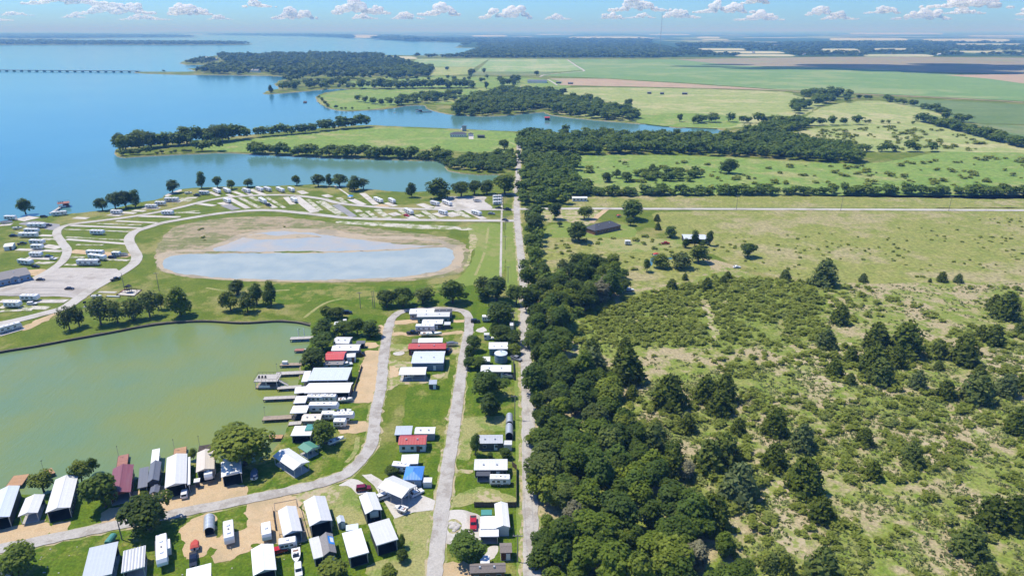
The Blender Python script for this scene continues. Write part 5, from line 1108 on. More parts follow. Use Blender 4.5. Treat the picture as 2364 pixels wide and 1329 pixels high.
def make_boat(cover=None, trailer=True, L=6.2):
    p = proto('motor_boat'); zb = .55 if trailer else -.55; a = L / 2; V = []; n = 9
    for i in range(n):
        u = i / (n - 1); x = -a + u * L; w = 1.12 * (1 - max(0, (u - .45) / .55) ** 2.2) + .03; d = .12 * u
        V += [(x, -w, zb + .95 + d), (x, -w * .82, zb + .35), (x, 0, zb + .02 + .5 * max(0, u - .7)), (x, w * .82, zb + .35), (x, w, zb + .95 + d)]
    F = []
    for i in range(n - 1):
        for k in range(4): F.append((i*5+k, i*5+k+1, (i+1)*5+k+1, (i+1)*5+k))
    F += [(4, 3, 2, 1, 0)]
    ppart('hull', MB().add(V, F), 'gel_coat', p)
    D = []; 
    for i in range(n): D += [(V[i*5][0], V[i*5][1] * .97, V[i*5][2] - (.0 if i > 5 else .12)), (V[i*5][0], V[i*5+4][1] * .97, V[i*5+4][2] - (.0 if i > 5 else .12))]
    ppart('deck', MB().add(D, [(2*i, 2*i+2, 2*i+3, 2*i+1) for i in range(n - 1)]), cover or 'gel_coat', p)
    if cover: ppart('cover', MB().prism([(-a * .9, zb + .95), (a * .55, zb + 1.05), (a * .2, zb + 1.45), (-a * .5, zb + 1.4)], -.95, .95, bev=.3), cover, p)
    else:
        ppart('cockpit', MB().box(-a * .75, a * .15, -.7, .7, zb + .8, zb + .86), 'seat_brown', p)
        ppart('windshield', MB().prism([(a * .2, zb + .95), (a * .32, zb + .95), (a * .12, zb + 1.5), (a * .06, zb + 1.5)], -.8, .8), 'window_glass', p)
        for y in (-.4, .4): ppart('seat', MB().box(-a * .35, -a * .2, y - .22, y + .22, zb + .86, zb + 1.25), 'white_paint', p)
    ppart('motor', MB().prism([(-a - .5, zb + .5), (-a - .02, zb + .5), (-a - .02, zb + 1.25), (-a - .4, zb + 1.35)], -.2, .2, bev=.2), 'charcoal', p)
    if trailer:
        ppart('trailer_frame', MB().box(-a + .3, a + .8, -.06, .06, .42, .56).box(-a + .3, a * .4, -.75, -.65, .44, .56).box(-a + .3, a * .4, .65, .75, .44, .56).box(-a + .5, -a + .62, -.75, .75, .45, .55), 'galvanised', p)
        wheel_pair(p, -a * .35, .98, .33, .2)
    return p
PROTO = {'travel': make_trailer(7.2), 'long': make_trailer(9.2), 'fifth': make_trailer(10.0, 'fifth'), 'home': make_trailer(9.6, 'home'), 'small': make_trailer(5.4),
         'sedan': make_car('sedan', 'car_dark'), 'suv': make_car('suv', 'car_dark'), 'suvw': make_car('suv', 'car_white'), 'truck': make_car('pickup', 'car_dark'), 'truckg': make_car('pickup', 'car_grey'), 'red': make_car('sedan', 'car_red'),
         'truckr': make_car('pickup', 'car_red'), 'maroon': make_car('suv', 'car_maroon'), 'blue': make_car('sedan', 'car_blue'), 'grey': make_car('sedan', 'car_grey'), 'white': make_car('sedan', 'car_white'), 'truckw': make_car('pickup', 'car_white'),
         'boat': make_boat(), 'boatc': make_boat('boat_cover'), 'boatw': make_boat(None, False), 'boatr': make_boat('red_paint', True, 4.2)}
PLEN = {'travel': 7.2, 'long': 9.2, 'fifth': 10.0, 'home': 9.6, 'small': 5.4, 'boat': 6.2, 'boatc': 6.2, 'boatw': 6.2, 'boatr': 4.2}
def copy_tree(src, parent=None):
    c = src.copy(); COL.objects.link(c); c.parent = parent
    for ch in PCH.get(src, []): copy_tree(ch, c)
    return c
def vehicle(kind, s, x1, y1, x2, y2, label, cat, group=None, lo=.82, hi=1.3, z=.1):
    """stands on the ground line from its tail to its nose"""
    a, b = gp(s, x1, y1), gp(s, x2, y2); d = b - a; L = d.length
    nat = PLEN.get(kind, 5.6 if kind.startswith('truck') else 4.6)
    k = max(lo, min(hi, L / nat)) if kind in PLEN else max(.92, min(1.12, L / nat))
    o = copy_tree(PROTO[kind]); ang = math.atan2(d.y, d.x)
    # the line marks the near side of the wheels: step half a width away from the viewer
    m = (a + b) / 2; nn = Vector((-math.sin(ang), math.cos(ang), 0)); nn = nn if nn.y > 0 else -nn
    w = (1.2 if kind in ('travel', 'long', 'fifth', 'home', 'small') else .95) * abs(nn.y)
    o.location = (m.x + nn.x * w, m.y + nn.y * w, z); o.rotation_euler = (0, 0, ang); o.scale = (k, min(max(k, .95), 1.08), min(max(k, .95), 1.08))
    tag(o, label, cat, group); return o

# ------------------------------------------------------------------ houses, carports and sheds of the village
def bl(*a, **k): return building(*a, **k)
WR, CR = 'white_roof', 'cream_roof'
# row on the cove bank, from the edge of the view eastwards
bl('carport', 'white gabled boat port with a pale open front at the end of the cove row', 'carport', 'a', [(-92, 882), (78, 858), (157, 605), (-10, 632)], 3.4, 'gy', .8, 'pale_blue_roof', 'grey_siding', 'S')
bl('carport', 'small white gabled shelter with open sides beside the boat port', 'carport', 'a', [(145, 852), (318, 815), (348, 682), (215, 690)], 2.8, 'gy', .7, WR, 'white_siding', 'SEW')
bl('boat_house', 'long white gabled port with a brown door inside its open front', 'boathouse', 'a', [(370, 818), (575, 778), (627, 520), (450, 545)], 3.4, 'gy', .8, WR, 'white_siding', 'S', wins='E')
h_ = bl('house', 'maroon roofed house with a carport front on a slab by the cove', 'house', 'a', [(900, 670), (1055, 668), (1077, 435), (905, 460)], 3.2, 'gy', .9, 'maroon_roof', 'maroon_siding', 'S', wins='E')
bl('cabin', 'dark grey roofed cabin with a lean-to and a covered dock', 'cabin', 'a', [(1195, 578), (1290, 558), (1302, 415), (1218, 415)], 3.2, 'gy', .9, 'slate_roof', 'dark_siding', '', wins='E', doors='S')
bl('lean_to', 'dark grey lean-to roof along the side of the dark cabin', 'shed', 'a', [(1115, 625), (1192, 602), (1208, 450), (1130, 462)], 2.6, 'flat', .6, 'slate_roof', 'dark_siding', 'S')
bl('porch', 'small dark gabled porch before the dark cabin', 'porch', 'a', [(1213, 662), (1290, 657), (1290, 603), (1220, 610)], 2.5, 'gy', .5, 'slate_roof', 'dark_siding', 'SEW')
bl('boat_shelter', 'narrow white roof over the dock behind the dark cabin', 'boathouse', 'a', [(1224, 414), (1285, 412), (1291, 303), (1233, 308)], 2.2, 'flat', .2, WR, 'white_siding', 'SNEW')
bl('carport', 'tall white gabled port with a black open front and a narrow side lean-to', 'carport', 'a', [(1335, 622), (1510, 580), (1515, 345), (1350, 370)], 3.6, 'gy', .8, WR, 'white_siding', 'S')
bl('lean_to', 'narrow white strip roof along the tall white port', 'shed', 'a', [(1514, 592), (1541, 586), (1540, 368), (1519, 370)], 3.0, 'flat', .2, WR, 'grey_siding', 'SN')
bl('carport', 'cream gabled port with a fifth wheel trailer poking out', 'carport', 'a', [(1588, 492), (1738, 465), (1735, 308), (1595, 330)], 3.8, 'gy', .7, CR, 'tan_siding', 'S')
bl('shed', 'little white box shed beside the cream port', 'shed', 'a', [(1570, 572), (1620, 566), (1617, 541), (1570, 546)], 2.2, 'flat', .3, WR, 'dark_siding', '')
bl('carport', 'white gabled port half under the largest spreading tree', 'carport', 'b', [(397, 530), (562, 500), (540, 345), (380, 357)], 3.4, 'gy', .8, WR, 'white_siding', 'S')
bl('carport', 'white gabled shelter turned cornerwise on the grass by the cove', 'carport', 'b', [(825, 362), (966, 484), (1100, 405), (925, 290)], 3.0, 'gx', .9, WR, 'white_siding', 'SNEW')
bl('canopy', 'green gabled canopy over a parked boat', 'canopy', 'b', [(1003, 290), (1082, 332), (1182, 286), (1105, 238)], 2.6, 'gx', .6, 'green_roof', 'white_siding', 'SNEW')
bl('carport', 'white roofed open port next to the teal porch roof', 'carport', 'b', [(950, 196), (1118, 192), (1140, 120), (985, 116)], 2.8, 'flat', .4, WR, 'dark_siding', 'S')
bl('porch', 'teal roofed porch behind the open white port', 'porch', 'b', [(1066, 150), (1122, 152), (1142, 104), (1082, 106)], 3.2, 'flat', .3, 'teal_paint', 'white_siding', 'SW')
# second row, below the lower lane
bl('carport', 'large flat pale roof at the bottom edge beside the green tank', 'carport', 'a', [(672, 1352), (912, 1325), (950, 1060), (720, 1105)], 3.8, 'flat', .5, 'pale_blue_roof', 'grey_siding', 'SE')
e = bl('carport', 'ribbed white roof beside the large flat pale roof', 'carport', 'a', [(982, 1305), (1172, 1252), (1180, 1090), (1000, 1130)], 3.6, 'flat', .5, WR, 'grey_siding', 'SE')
c0, a0, w0, l0 = rect('a', [(982, 1305), (1172, 1252), (1180, 1090), (1000, 1130)], 3.6)
for k in range(7):
    x = -w0 / 2 + (k + .5) * w0 / 7; part('roof_rib', MB().prism([(-l0 / 2, 3.74), (l0 / 2, 3.92), (l0 / 2, 4.02), (-l0 / 2, 3.84)], x - .16, x + .16, ax='x'), 'grey_roof', e)
bl('carport', 'white roof at the bottom edge below the black trailer', 'carport', 'b', [(103, 1420), (312, 1380), (302, 1228), (106, 1280)], 3.4, 'flat', .4, WR, 'grey_siding', 'S')
bl('carport', 'white roof corner under the dark round corner tree', 'carport', 'a', [(-120, 1420), (120, 1400), (40, 1235), (-90, 1260)], 3.0, 'flat', .4, WR, 'grey_siding', 'S')
bl('quonset', 'small arched metal shelter on the sand lot', 'shelter', 'a', [(1648, 972), (1750, 968), (1725, 858), (1652, 862)], 1.2, 'arch', 1.5, 'galvanised', 'dark_siding', 'S', posts=False)
bl('house', 'white gabled house framed by a deck and pergola on the sand', 'house', 'b', [(885, 1002), (1055, 970), (985, 770), (850, 800)], 3.2, 'gy', .9, WR, 'blue_siding', 'S')
bl('barn', 'tall white gabled barn with a grey gable and black doorway', 'barn', 'b', [(1105, 932), (1287, 880), (1230, 685), (1053, 726)], 3.8, 'gy', 1.0, WR, 'grey_siding', 'S')
bl('shed', 'tiny grey garden shed beside the tall white barn', 'shed', 'b', [(1335, 908), (1394, 892), (1375, 845), (1318, 855)], 2.0, 'gy', .5, 'pale_blue_roof', 'grey_siding', '', doors='S', over=.12)
bl('barn', 'white gabled port sheltering a trailer by the concrete apron', 'carport', 'b', [(1560, 832), (1687, 795), (1640, 655), (1497, 686)], 3.4, 'gy', .8, WR, 'grey_siding', 'S')
bl('carport', 'flat white shelter next to the dry lawn, nearest the round bush', 'carport', 'b', [(1645, 1082), (1822, 1030), (1747, 868), (1575, 912)], 3.6, 'flat', .4, WR, 'grey_siding', 'S')
bl('carport', 'flat white shelter between the tarp house and the dry lawn shelter', 'carport', 'b', [(1420, 1182), (1587, 1137), (1520, 950), (1365, 985)], 3.4, 'flat', .4, WR, 'grey_siding', 'S')
e = bl('house', 'grey shingled house with a blue tarp on its roof', 'house', 'b', [(1216, 1172), (1322, 1142), (1290, 992), (1182, 1010)], 3.0, 'gy', 1.0, 'shingle_grey', 'dark_siding', '', doors='S')
c0, a0, w0, l0 = rect('b', [(1216, 1172), (1322, 1142), (1290, 992), (1182, 1010)], 3.0)
tz = lambda x: 3.0 + 1.0 * (1 - x / (w0 / 2)) + .17
tp_ = part('roof_tarp', MB().add([(.15, -l0 * .08, tz(.15)), (w0 / 2 * .98, -l0 * .08, tz(w0 / 2 * .98)), (w0 / 2 * .98, l0 * .32, tz(w0 / 2 * .98)), (.15, l0 * .32, tz(.15))], [(0, 1, 2, 3)]), 'tarp_blue', e)
part('tarp_patch', MB().add([(.7, l0 * .02, tz(.7) + .03), (w0 / 2 * .9, l0 * .02, tz(w0 / 2 * .9) + .03), (w0 / 2 * .9, l0 * .26, tz(w0 / 2 * .9) + .03), (.7, l0 * .26, tz(.7) + .03)], [(0, 1, 2, 3)]), 'white_paint', tp_)
bl('lean_to', 'white lean-to roof on the side of the tarp house', 'shed', 'b', [(1135, 1197), (1214, 1166), (1180, 1002), (1103, 1042)], 2.6, 'flat', .5, WR, 'dark_siding', 'S')
bl('barn', 'white gabled port at the bottom edge with an open front', 'carport', 'b', [(648, 1328), (840, 1280), (806, 1075), (628, 1112)], 3.6, 'gy', .9, WR, 'grey_siding', 'S')
bl('canopy', 'pale green glass canopy above the flat white shelters', 'canopy', 'b', [(1395, 968), (1490, 950), (1505, 903), (1400, 925)], 2.0, 'flat', .3, 'tank_roof', 'white_siding', 'SNEW')
# between the lanes
bl('carport', 'big white gabled carport turned cornerwise on the concrete apron', 'carport', 'c', [(255, 617), (438, 700), (582, 600), (370, 520)], 3.4, 'gx', 1.0, WR, 'white_siding', 'SNEW')
bl('house', 'red metal roofed house with white walls between the lanes', 'house', 'c', [(420, 268), (642, 268), (656, 190), (430, 193)], 2.8, 'gx', .9, 'red_roof', 'white_siding', '', wins='SE', doors='S')
bl('carport', 'white roofed shed behind the red roofed house, nearer the west lane', 'shed', 'c', [(390, 188), (526, 186), (536, 118), (400, 120)], 2.8, 'flat', .4, 'pale_blue_roof', 'grey_siding', 'S')
bl('carport', 'long white roofed shed behind the red roofed house, nearer the east lane', 'shed', 'c', [(541, 182), (716, 178), (721, 125), (568, 127)], 2.6, 'gx', .6, WR, 'grey_siding', '')
bl('shed', 'small white roofed shed alone above the blue roof', 'shed', 'c', [(440, 426), (581, 423), (584, 348), (447, 352)], 2.6, 'flat', .4, WR, 'grey_siding', '')
bl('cabin', 'bright blue hip roofed cabin between the lanes', 'cabin', 'c', [(462, 545), (612, 556), (629, 440), (480, 438)], 2.9, 'hip', 1.2, 'blue_roof', 'blue_siding', '', wins='S', doors='E')
bl('shed', 'little white shed next to the blue roofed cabin', 'shed', 'c', [(620, 570), (690, 574), (692, 536), (620, 536)], 2.0, 'flat', .3, WR, 'white_siding', '', over=.1)
# lots between the east lane and the main road
bl('cabin', 'grey metal roofed cabin with dark walls below the arched shelters', 'cabin', 'c', [(1068, 258), (1266, 258), (1266, 188), (1060, 190)], 2.7, 'gx', .6, 'grey_roof', 'dark_siding', '', wins='S', doors='S')
bl('shed', 'small white shed at the end of the grey roofed cabin', 'shed', 'c', [(1270, 268), (1340, 270), (1338, 236), (1272, 236)], 2.2, 'flat', .3, WR, 'white_siding', '', over=.12)
bl('house', 'long white roofed house with a screened porch below', 'house', 'c', [(1033, 474), (1302, 472), (1304, 385), (1035, 385)], 2.8, 'gx', .7, WR, 'dark_siding', '', wins='S', doors='S')
bl('porch', 'dark screened porch under the long white roof', 'porch', 'c', [(1050, 520), (1165, 520), (1165, 472), (1050, 472)], 2.3, 'flat', .3, 'shingle_dark', 'charcoal', 'S')
bl('house', 'white gabled wing of the house by the red car', 'house', 'c', [(1216, 942), (1320, 936), (1306, 742), (1194, 746)], 3.0, 'gy', .7, WR, 'white_siding', '', wins='E')
bl('carport', 'flat white wing beside the gabled wing by the red car', 'carport', 'c', [(1084, 950), (1212, 944), (1206, 848), (1085, 850)], 2.9, 'flat', .3, WR, 'white_siding', 'W')
bl('carport', 'white roofed carport before the wings by the red car', 'carport', 'c', [(1075, 1012), (1231, 1009), (1232, 947), (1079, 950)], 2.5, 'flat', .3, WR, 'blue_siding', 'S')
bl('cabin', 'brown shed with a grey shingle roof near the utility pole', 'shed', 'c', [(1240, 1145), (1340, 1140), (1336, 1062), (1238, 1064)], 2.6, 'gx', .6, 'shingle_brown', 'maroon_siding', '', doors='S')
bl('house', 'brown walled house with a stepped shingle roof at the bottom edge', 'house', 'c', [(997, 1306), (1289, 1301), (1286, 1220), (998, 1234)], 2.8, 'gx', .9, 'shingle_brown', 'brown_siding', '', wins='S')
bl('carport', 'white roof behind the brown walled house', 'shed', 'c', [(1080, 1230), (1158, 1226), (1157, 1165), (1085, 1170)], 2.6, 'flat', .3, WR, 'grey_siding', '')
bl('canopy', 'green sheet roof beside the gabled white wing', 'canopy', 'c', [(1088, 838), (1178, 836), (1176, 796), (1090, 798)], 1.8, 'flat', .3, 'teal_paint', 'white_siding', 'SNEW')
bl('quonset', 'arched metal shelter nearest the grey roofed cabin', 'shelter', 'c', [(1284, 200), (1350, 200), (1346, 122), (1288, 122)], 1.4, 'arch', 1.6, 'galvanised', 'dark_siding', 'SN', posts=False, over=.1)
bl('quonset', 'arched metal shelter at the back beside the lot', 'shelter', 'c', [(1288, 108), (1350, 108), (1345, 38), (1292, 38)], 1.4, 'arch', 1.6, 'galvanised', 'dark_siding', 'S', posts=False, over=.1)
# cove east bank, from the grove down
bl('cabin', 'white roofed boat cabin topmost on the east bank of the cove', 'cabin', 'd', [(772, 472), (945, 470), (966, 410), (828, 404)], 2.8, 'gx', .7, WR, 'grey_siding', '', wins='S')
bl('carport', 'small dark flat carport at the end of the topmost boat cabin', 'carport', 'd', [(1005, 470), (1090, 470), (1095, 445), (1010, 445)], 2.2, 'flat', .3, 'slate_roof', 'dark_siding', 'S')
bl('cabin', 'long white roofed cabin directly above the red roofed boat cabin', 'cabin', 'd', [(775, 537), (1033, 537), (1052, 478), (785, 480)], 2.9, 'gx', .7, WR, 'grey_siding', '', wins='S')
bl('cabin', 'red roofed boat cabin on the cove bank', 'cabin', 'd', [(700, 624), (888, 627), (910, 545), (732, 548)], 3.0, 'gx', .9, 'red_roof', 'blue_siding', 'S')
bl('porch', 'grey roofed blue porch below the red roofed cabin', 'porch', 'd', [(698, 672), (884, 674), (892, 632), (708, 630)], 2.3, 'flat', .4, 'shingle_grey', 'blue_siding', '', wins='S')
bl('shed', 'small white shed beside the red roofed cabin', 'shed', 'd', [(915, 600), (1002, 600), (999, 562), (918, 564)], 2.4, 'gx', .4, WR, 'white_siding', '', doors='S', over=.12)
bl('boat_house', 'large pale blue roofed boathouse with an open sunlit gap', 'boathouse', 'd', [(545, 822), (925, 822), (966, 705), (595, 709)], 3.4, 'flat', .9, 'pale_blue_roof', 'tan_siding', 'S')
bl('lean_to', 'white lean-to roof at the water end of the pale blue boathouse', 'shed', 'd', [(478, 846), (544, 824), (580, 736), (510, 734)], 2.8, 'flat', .4, WR, 'grey_siding', 'SW')
bl('boat_house', 'long white gabled boathouse below the pale blue one', 'boathouse', 'd', [(524, 940), (946, 942), (972, 845), (540, 848)], 3.2, 'gx', .9, WR, 'dark_siding', 'S')
bl('lean_to', 'white gabled annex at the water end of the long white boathouse', 'shed', 'd', [(410, 950), (520, 938), (532, 880), (430, 884)], 2.6, 'gx', .5, WR, 'grey_siding', 'SW')
bl('carport', 'white roofed port beside two parked trailers on the cove bank', 'carport', 'd', [(408, 1042), (520, 1040), (542, 975), (430, 975)], 2.8, 'flat', .4, WR, 'dark_siding', 'S')
bl('carport', 'white roofed port at the head of the long plank dock', 'carport', 'd', [(373, 1136), (530, 1134), (556, 1065), (400, 1068)], 2.8, 'flat', .4, WR, 'dark_siding', 'SW')
bl('cabin', 'cream roofed cabin with dark windows at the cove corner', 'cabin', 'd', [(482, 1212), (660, 1210), (692, 1143), (500, 1145)], 2.8, 'gx', .6, CR, 'tan_siding', '', wins='S')
# island between the lanes, from its head down
bl('house', 'white roofed mobile home at the head of the loop lane', 'house', 'e', [(395, 186), (635, 182), (633, 135), (400, 138)], 2.9, 'gx', .6, WR, 'grey_siding', '', wins='S')
bl('garage', 'dark roofed garage joined to the end of the head mobile home', 'garage', 'e', [(640, 178), (806, 174), (806, 138), (640, 138)], 2.7, 'gx', .5, 'shingle_dark', 'grey_siding', '')
bl('house', 'long white mobile home second from the head of the loop', 'house', 'e', [(470, 214), (782, 213), (786, 168), (472, 170)], 3.0, 'gx', .6, WR, 'grey_siding', '', wins='S')
bl('house', 'white trailer home third from the head of the loop', 'house', 'e', [(514, 282), (714, 283), (722, 238), (524, 240)], 2.8, 'gx', .4, WR, 'dark_siding', '', wins='S', doors='S')
bl('shed', 'small white topped shed by the end of the third trailer home', 'shed', 'e', [(725, 290), (790, 290), (790, 264), (726, 264)], 2.0, 'flat', .3, WR, 'dark_siding', '', over=.1)
bl('carport', 'white roof directly behind the long red roof', 'carport', 'e', [(480, 460), (715, 460), (716, 415), (484, 418)], 2.8, 'gx', .5, WR, 'grey_siding', 'S')
bl('porch', 'small brown porch at the end of the white roof behind the red one', 'porch', 'e', [(418, 462), (478, 462), (480, 428), (420, 430)], 2.0, 'flat', .3, 'shingle_brown', 'brown_siding', 'SW')
bl('house', 'long red metal roofed house between the lanes', 'house', 'e', [(382, 523), (746, 521), (753, 468), (394, 468)], 2.9, 'gx', .8, 'red_roof', 'maroon_siding', '', wins='S')
bl('workshop', 'large grey metal workshop with a pale roof', 'workshop', 'e', [(414, 657), (723, 657), (741, 543), (440, 545)], 3.4, 'gx', .9, 'pale_blue_roof', 'blue_metal', '', doors='S')
bl('carport', 'open white roofed carport over sand below the grey workshop', 'carport', 'e', [(301, 768), (551, 770), (563, 695), (305, 697)], 2.7, 'gx', .6, WR, 'tan_siding', 'SEW')
bl('shed', 'small dark shed with a grey roof on the open lawn', 'shed', 'e', [(581, 860), (659, 860), (659, 820), (584, 820)], 2.1, 'flat', .3, 'galvanised', 'dark_siding', '', doors='S', over=.1)
# east of the east lane
bl('shed', 'small blue shed with a white roof by the stone slab', 'shed', 'e', [(1108, 388), (1162, 388), (1160, 368), (1110, 368)], 2.4, 'flat', .3, WR, 'blue_metal', '', doors='S', over=.1)
bl('workshop', 'white roofed workshop behind the round tank', 'workshop', 'e', [(1154, 521), (1341, 521), (1336, 462), (1157, 462)], 3.0, 'flat', .6, WR, 'blue_metal', '', wins='S')
bl('carport', 'low white roof beside the round steel tank', 'carport', 'e', [(1088, 640), (1170, 642), (1170, 596), (1090, 598)], 2.3, 'flat', .3, WR, 'grey_siding', '')
bl('house', 'long white roofed house behind the tall dark tree', 'house', 'e', [(1072, 738), (1371, 741), (1371, 675), (1088, 678)], 2.8, 'gx', .6, WR, 'dark_siding', '', wins='S', doors='S')
bl('shed', 'little white shed beside the main road verge', 'shed', 'e', [(1358, 298), (1398, 298), (1397, 270), (1358, 270)], 2.0, 'flat', .3, WR, 'white_siding', '', over=.1)
bl('shed', 'white shed hidden in the cove grove', 'shed', 'd', [(795, 290), (858, 290), (858, 262), (798, 262)], 2.6, 'flat', .3, WR, 'white_siding', '', over=.1)
bl('shed', 'upright white shed at the back of the cove grove', 'shed', 'd', [(878, 262), (915, 260), (912, 234), (884, 236)], 2.8, 'gx', .4, WR, 'white_siding', '', over=.1)
# round steel tank
tb = gp('e', 1272, 664); rr_ = 62 / 4.152 / pxm(tb); e = empty('storage_tank', (tb.x, tb.y + rr_, 0)); tag(e, 'round blue grey steel tank with a pale roof', 'tank')
part('tank_wall', MB().tube((0, 0, 0), (0, 0, 3.6), rr_, 28), 'tank_wall', e)
rf = part('roof', MB().tube((0, 0, 3.6), (0, 0, 4.3), rr_ * 1.03, 28, 0, .25), 'tank_roof', e); part('vent', MB().tube((0, 0, 4.25), (0, 0, 4.7), .25, 10), 'galvanised', rf)
for k in range(3): part('hoop', MB().tube((0, 0, .9 + k * 1.1), (0, 0, 1.0 + k * 1.1), rr_ * 1.015, 28), 'galvanised', e)
part('ladder', MB().box(rr_ * .5, rr_ * .5 + .06, -rr_ * .9, -rr_ * .84, 0, 3.7).box(rr_ * .5 + .4, rr_ * .5 + .46, -rr_ * .9, -rr_ * .84, 0, 3.7), 'galvanised', e)
e = empty('propane_tank', gp('a', 905, 1062)); tag(e, 'teal rounded tank behind the large flat pale roof', 'tank')
part('tank_body', MB().prism([(math.cos(i * math.pi / 6) * .9, 1.3 + math.sin(i * math.pi / 6) * .9) for i in range(12)], -1.6, 1.6, bev=.25), 'teal_paint', e)
for y in (-1, 1): part('leg', MB().box(-.5, .5, y - .1, y + .1, 0, .6), 'concrete_wall', e)

# ------------------------------------------------------------------ campground, farm and far buildings
bl('clubhouse', 'blue walled clubhouse with a wide grey roof by the gravel lot', 'clubhouse', 'f', [(-170, 850), (262, 752), (222, 690), (-160, 775)], 3.4, 'gx', 1.8, 'shingle_grey', 'blue_siding', '', wins='SE', doors='S')
bl('porch', 'gabled entrance porch of the blue walled clubhouse', 'porch', 'f', [(75, 805), (165, 780), (160, 745), (80, 770)], 3.2, 'gy', 1.0, 'shingle_grey', 'blue_siding', 'S')
bl('shed', 'white cabana in the west block of the campground', 'shed', 'f', [(42, 505), (122, 505), (118, 475), (52, 476)], 2.4, 'gx', .6, WR, 'white_siding', '', doors='S', over=.15)
bl('farmhouse', 'dark hip roofed farmhouse on a mown yard', 'house', 'p', [(600, 480), (822, 432), (750, 395), (566, 448)], 3.0, 'hip', 2.8, 'shingle_dark', 'brown_siding', '', wins='S')
bl('barn', 'pale metal barn behind a row of trees in the pasture', 'barn', 'p', [(1345, 545), (1545, 545), (1538, 508), (1350, 508)], 3.0, 'gx', .8, 'pale_blue_roof', 'grey_siding', 'S')
bl('mobile_home', 'long white trailer house at the edge of the junction wood', 'house', 'p', [(430, 207), (558, 206), (556, 193), (432, 194)], 2.6, 'gx', .5, WR, 'white_siding', '', wins='S')
bl('shed', 'white sheeted roof in the clearing of the junction wood', 'shed', 'q', [(1700, 682), (1820, 684), (1800, 660), (1700, 658)], 2.6, 'flat', .6, WR, 'white_siding', '')
bl('house', 'dark blue roofed lodge on the grassy peninsula', 'house', 'q', [(638, 285), (785, 290), (775, 250), (655, 252)], 3.4, 'hip', 2.2, 'shingle_dark', 'white_siding', '', wins='S')
bl('garage', 'small dark roofed garage beside the lodge', 'garage', 'q', [(788, 285), (838, 286), (830, 264), (792, 264)], 2.8, 'hip', 1.4, 'shingle_dark', 'white_siding', '')
bl('shed', 'low dark shed by the hedge past the lodge driveway', 'shed', 'q', [(866, 300), (932, 302), (928, 288), (872, 288)], 2.6, 'gx', .8, 'shingle_dark', 'dark_siding', '')
bl('boat_house', 'two storey boathouse at the water behind the lodge', 'boathouse', 'q', [(738, 222), (780, 222), (776, 202), (740, 202)], 6.5, 'flat', .6, 'shingle_dark', 'grey_siding', '', wins='S')
bl('barn', 'long white barn inside an oval track beyond the far inlet', 'barn', 'i', [(70, 262), (250, 264), (246, 248), (78, 247)], 5.0, 'gx', 2.0, 'slate_roof', 'white_siding', '')
bl('boat_house', 'red roofed boathouse floating in the far inlet', 'boathouse', 'q', [(1422, 150), (1468, 152), (1466, 130), (1426, 130)], 3.4, 'gx', 1.2, 'red_roof', 'white_siding', 'S')
bl('house', 'tan roofed house among the trees across the far inlet', 'house', 'k', [(1440, 400), (1500, 402), (1496, 380), (1446, 380)], 4, 'gx', 2, 'shingle_grey', 'tan_siding', '', wins='S')
bl('house', 'pale house in the clearing of the woods across the far inlet', 'house', 'k', [(2165, 440), (2215, 442), (2212, 420), (2170, 420)], 4, 'gx', 2, 'shingle_grey', 'white_siding', '', wins='S')
bl('house', 'brown roofed house in the far end of the inlet woods', 'house', 'i', [(925, 552), (975, 554), (972, 538), (930, 538)], 4, 'gx', 2, 'shingle_brown', 'brown_siding', '')
for k, (x, y, w, lb) in enumerate(((1148, 366, 40, 'first dark shed in the cream pasture'), (1264, 370, 38, 'second dark shed in the cream pasture'), (1462, 372, 50, 'tall dark barn on pale footing in the cream pasture'), (325, 274, 50, 'flat dark shed on the ploughed strip'), (432, 280, 50, 'dark machinery shed on the ploughed strip'))):
    bl('shed', lb, 'shed', 'i', [(x, y), (x + w, y), (x + w - 2, y - 8), (x + 2, y - 8)], 3.2, 'gx', 1.0, 'slate_roof', 'dark_siding', '')
rf_ = random.Random(8)
for k in range(34):
    x = rf_.uniform(470, 950); y = rf_.uniform(131, 168)
    if k >= 20: x = rf_.uniform(1560, 2360); y = rf_.uniform(104, 128)
    q = gp('z', x, y); e = empty('far_house', (q.x, q.y, 0), rf_.uniform(-.6, .6)); w, l = rf_.uniform(14, 26), rf_.uniform(9, 14)
    tag(e, 'pale roofed house among the distant lakeside woods' if k < 20 else 'tiny pale building on the hazy far plain', 'house', 'houses in the lakeside woods' if k < 20 else 'buildings on the far plain')
    part('wall', MB().box(-w/2, w/2, -l/2, l/2, 0, 6), 'white_siding', e); part('roof', MB().prism([(-l/2 - .5, 6), (0, 10), (l/2 + .5, 6)], -w/2 - .5, w/2 + .5, ax='x'), rf_.choice(['cream_roof', 'white_roof', 'shingle_grey']), e)

